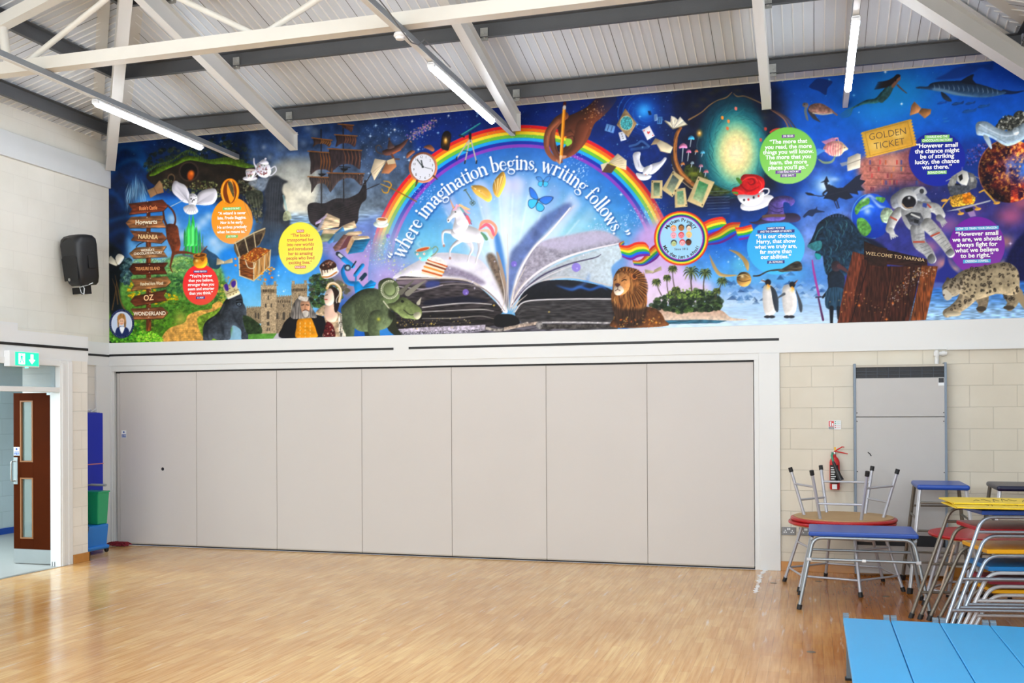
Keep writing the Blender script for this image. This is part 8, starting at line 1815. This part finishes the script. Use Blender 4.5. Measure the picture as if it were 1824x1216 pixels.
V = np.stack([GX.ravel(), np.full(GX.size, YM), GZ.ravel()], -1).astype(np.float32)
m, nt, b = nodes('printed_mural'); a_ = nt.nodes.new('ShaderNodeVertexColor'); a_.layer_name = 'print'; nt.links.new(a_.outputs['Color'], b.inputs['Base Color']); b.inputs['Roughness'].default_value = .55; b.inputs['Specular IOR Level'].default_value = .18
M_PRINT = m
def plate(name, sel, parent):
    q = quads[sel]; ids, inv = np.unique(q, return_inverse=True); me = bpy.data.meshes.new(name); n = len(q)
    me.vertices.add(len(ids)); me.vertices.foreach_set('co', V[ids].ravel()); me.loops.add(4*n); me.loops.foreach_set('vertex_index', inv.ravel().astype(np.int32))
    me.polygons.add(n); me.polygons.foreach_set('loop_start', np.arange(0, 4*n, 4, dtype=np.int32)); me.polygons.foreach_set('loop_total', np.full(n, 4, np.int32)) if False else None
    me.update(calc_edges=True); ca = me.color_attributes.new('print', 'FLOAT_COLOR', 'POINT'); ca.data.foreach_set('color', colr[ids].ravel()); me.materials.append(M_PRINT)
    o = bpy.data.objects.new(name, me); COL.objects.link(o); o.parent = parent; return o
cnt = np.bincount(cw, minlength=len(FIGS)); small = np.nonzero(cnt < 30)[0]; cw = np.where(np.isin(cw, small), 0, cw)
PART = {}
for i in range(len(FIGS)):
    if cnt[i] >= 30: PART[i] = plate(FIGS[i], cw == i, MU)
# ---- lettering printed on the mural
M_LW = mat('print_white', '#f6f6f4', .5, var=0); M_LD = mat('print_dark', '#2a2420', .5, var=0); M_LB = mat('print_navy', '#1c2a86', .5, var=0); M_LR = mat('print_red', '#d0443c', .5, var=0); M_LG = mat('print_green', '#7cc45c', .5, var=0)
def at_(px, py): q = ray(px, py, 1, YM); return q[0], q[2]
def pxm(px, py): a = ray(px, py, 1, YM); b_ = ray(px, py+1, 1, YM); return a[2]-b_[2]
def part_at(px, py):
    w = WHO[int(py-CY0), int(px-CX0)]; return PART.get(w, MU)
def word(txt, px, py, hpx, m, tilt=0., off=.0, parent=None, sx=1., shear=0., sp=1.):
    """one line of print centred on a photo pixel, capital height about .72 hpx"""
    x, z = at_(px, py); s = pxm(px, py); w0 = at_(px+20, py-20*math.tan(math.radians(tilt)))
    ang = math.atan2(w0[1]-z, w0[0]-x)
    return lettering('lettering', txt, hpx*s, m, parent if parent is not None else part_at(px, py), (x, YM-.0008, z), (math.pi/2, -ang, 0), off=off*s*hpx, sx=sx, shear=shear, spacing=sp)
def tagbar(px, py, w, h, m, tilt=1.5, parent=None):
    x, z = at_(px, py); s = pxm(px, py); x2, z2 = at_(px+20, py-20*math.tan(math.radians(tilt))); a = math.atan2(z2-z, x2-x)
    o = B(-w*s/2, w*s/2, -.0004, .0, -h*s/2, h*s/2).build('caption_bar', m, parent); o.location = (x, YM-.0002, z); o.rotation_euler = (0, -a, 0); return o
def block(lines, px, py, dy, h, m, tilt=1.2, off=.028, sx=1., bars=(), barm=None, txm=None, bh=5.6):
    par = part_at(px, py-h)
    for i, l in enumerate(lines):
        if l: word(l, px, py+i*dy, h, m, tilt, off, par, sx)
    for t, bx, by, w in bars:
        bo = tagbar(bx, by, w, bh, barm, tilt, par); word(t, bx, by, bh*.86, txm or M_LW, tilt, .02, par, sx=min(1.05, w*.92/(len(t)*bh*.86*.62)))
QO, QC = '\u201c', '\u201d'
block([QO+'A wizard is never', 'late, Frodo Baggins.', 'Nor is he early.', 'He arrives precisely', 'when he means to.'+QC], 413, 379.5, 8.3, 7.4, M_LW, 1.6, bars=(('THE LORD OF THE RINGS', 413, 371.5, 37), ('J.R.R. TOLKIEN', 413, 421, 24)), barm=M_LG, bh=5)
block([QO+'The books', 'transported her', 'into new worlds', 'and introduced', 'her to amazing', 'people who lived', 'exciting lives.'+QC], 535, 419, 8.1, 8.2, M_LR, 1.2, off=.012, sx=.98, bars=(('MATILDA', 535, 411.5, 15), ('ROALD DAHL', 535, 475.5, 22)), barm=M_LR, bh=4.8)
block([QO+'You\u2019re braver', 'than you believe,', 'stronger than you', 'seem and smarter', 'than you think.'+QC], 358, 491.5, 7.6, 7.4, M_LW, 1.6, bars=(('WINNIE-THE-POOH', 357, 483.5, 28), ('A. A. MILNE', 357, 530, 18)), barm=M_LB, bh=4.6)
block([QO+'The more that', 'you read, the more', 'things you will know.', 'The more that you', 'learn, the more', 'places you\u2019ll go.'+QC], 1404, 252, 9.2, 10.2, M_LW, 1.8, bars=(('DR SEUSS', 1404, 242.5, 22), ('I CAN READ WITH MY', 1404, 306, 44), ('EYES SHUT!', 1404, 312.5, 27)), barm=mat('print_purple', '#6a3490', .5, var=0), bh=5.8)
block([QO+'However small', 'the chance might', 'be of striking', 'lucky, the chance', 'was there.'+QC], 1669, 259, 9.6, 10.6, M_LW, 2, bars=(('CHARLIE AND THE', 1669, 243.5, 41), ('CHOCOLATE FACTORY', 1669, 249.8, 51), ('ROALD DAHL', 1669, 307, 32)), barm=M_LG, bh=6.2)
block([QO+'It is our choices,', 'Harry, that show', 'what we truly are,', 'far more than', 'our abilities.'+QC], 1382, 420.5, 9.2, 9.8, M_LW, 1.6, bars=(('HARRY POTTER', 1382, 406.5, 32), ('AND THE CHAMBER OF SECRETS', 1382, 412, 64), ('J.K. ROWLING', 1382, 466.5, 30)), barm=M_LB, bh=5.6)
block([QO+'However small', 'we are, we should', 'always fight for', 'what we believe', 'to be right.'+QC], 1740, 416, 9.7, 10.8, M_LW, 2, bars=(('HOW TO TRAIN YOUR DRAGON', 1740, 406.5, 71), ('CRESSIDA COWELL', 1740, 465, 45)), barm=mat('print_cyan', '#3fa9d8', .5, var=0), bh=6.4)
for t, x, y, h_, c, tl in (('Rosie\u2019s Castle', 264, 370.5, 10, '#e88a4c', 3), ('Hogwarts', 260.5, 395.5, 11.5, '#f4e6c8', 2), ('NARNIA', 263.5, 422, 11, '#e8c890', -2), ('WONKA\u2019S', 263, 445.5, 6, '#f4ead4', 3), ('CHOCOLATE FACTORY', 263.5, 451, 6, '#f4ead4', 3), ('TREASURE ISLAND', 263, 478.5, 8, '#e09a5c', 1), ('Hundred Acre Wood', 270, 505, 8.4, '#ecdcb8', 2.5), ('OZ', 264.5, 530.5, 14, '#f6c890', 5), ('WONDERLAND', 266.5, 558.5, 9.4, '#f2e4cc', 1)):
    word(t, x, y, h_, mat('signwriting'+c, c, .5, var=0), tl, .02, None, sx=min(1., 52./(len(t)*h_*.56)) if len(t) > 5 else 1)
word('GOLDEN', 1581, 239, 17, mat('ticket_ink', '#5c4418', .5, var=0), 10, -.006, sx=.92); word('TICKET', 1584, 256.5, 17, mat('ticket_ink', '#5c4418', .5, var=0), 10, -.006, sx=.92)
word('WELCOME TO NARNIA', 1594, 457, 8.6, mat('wardrobe_ink', '#c8a878', .5, var=0), -7, .004, sx=1.1)
def ringtext(txt, cx, cy, r, a0, a1, h, m, par, inward=False):
    n = len(txt)
    for i, ch in enumerate(txt):
        if ch == ' ': continue
        a = math.radians(a0+(a1-a0)*i/(n-1)); px, py = cx+r*math.cos(a), cy-r*math.sin(a); tl = math.degrees(a)-90 if not inward else math.degrees(a)+90
        x, z = at_(px, py); s = pxm(px, py); lettering('lettering', ch, h*s, m, par, (x, YM-.0008, z), (math.pi/2, -math.radians(tl), 0), off=.02*s*h)
bp_ = part_at(1185, 424)
ringtext('Mytham Primary', 1213.5, 424, 32, 142, 38, 9, M_LD, bp_); ringtext('More than just a school!', 1213.5, 424, 33.5, 209, 333, 8.4, M_LD, bp_, True); word('Since 1812', 1213.5, 443.5, 5.6, M_LD, 2, .01, bp_)
cp_ = part_at(740, 300)
for k in range(12):
    a = math.radians(90-30*(k+1)-5*0+12); px, py = 753.7+17*math.cos(a), 298.2-19*math.sin(a); word(str(k+1), px, py, 6.4, M_LD, 0, .0, cp_)
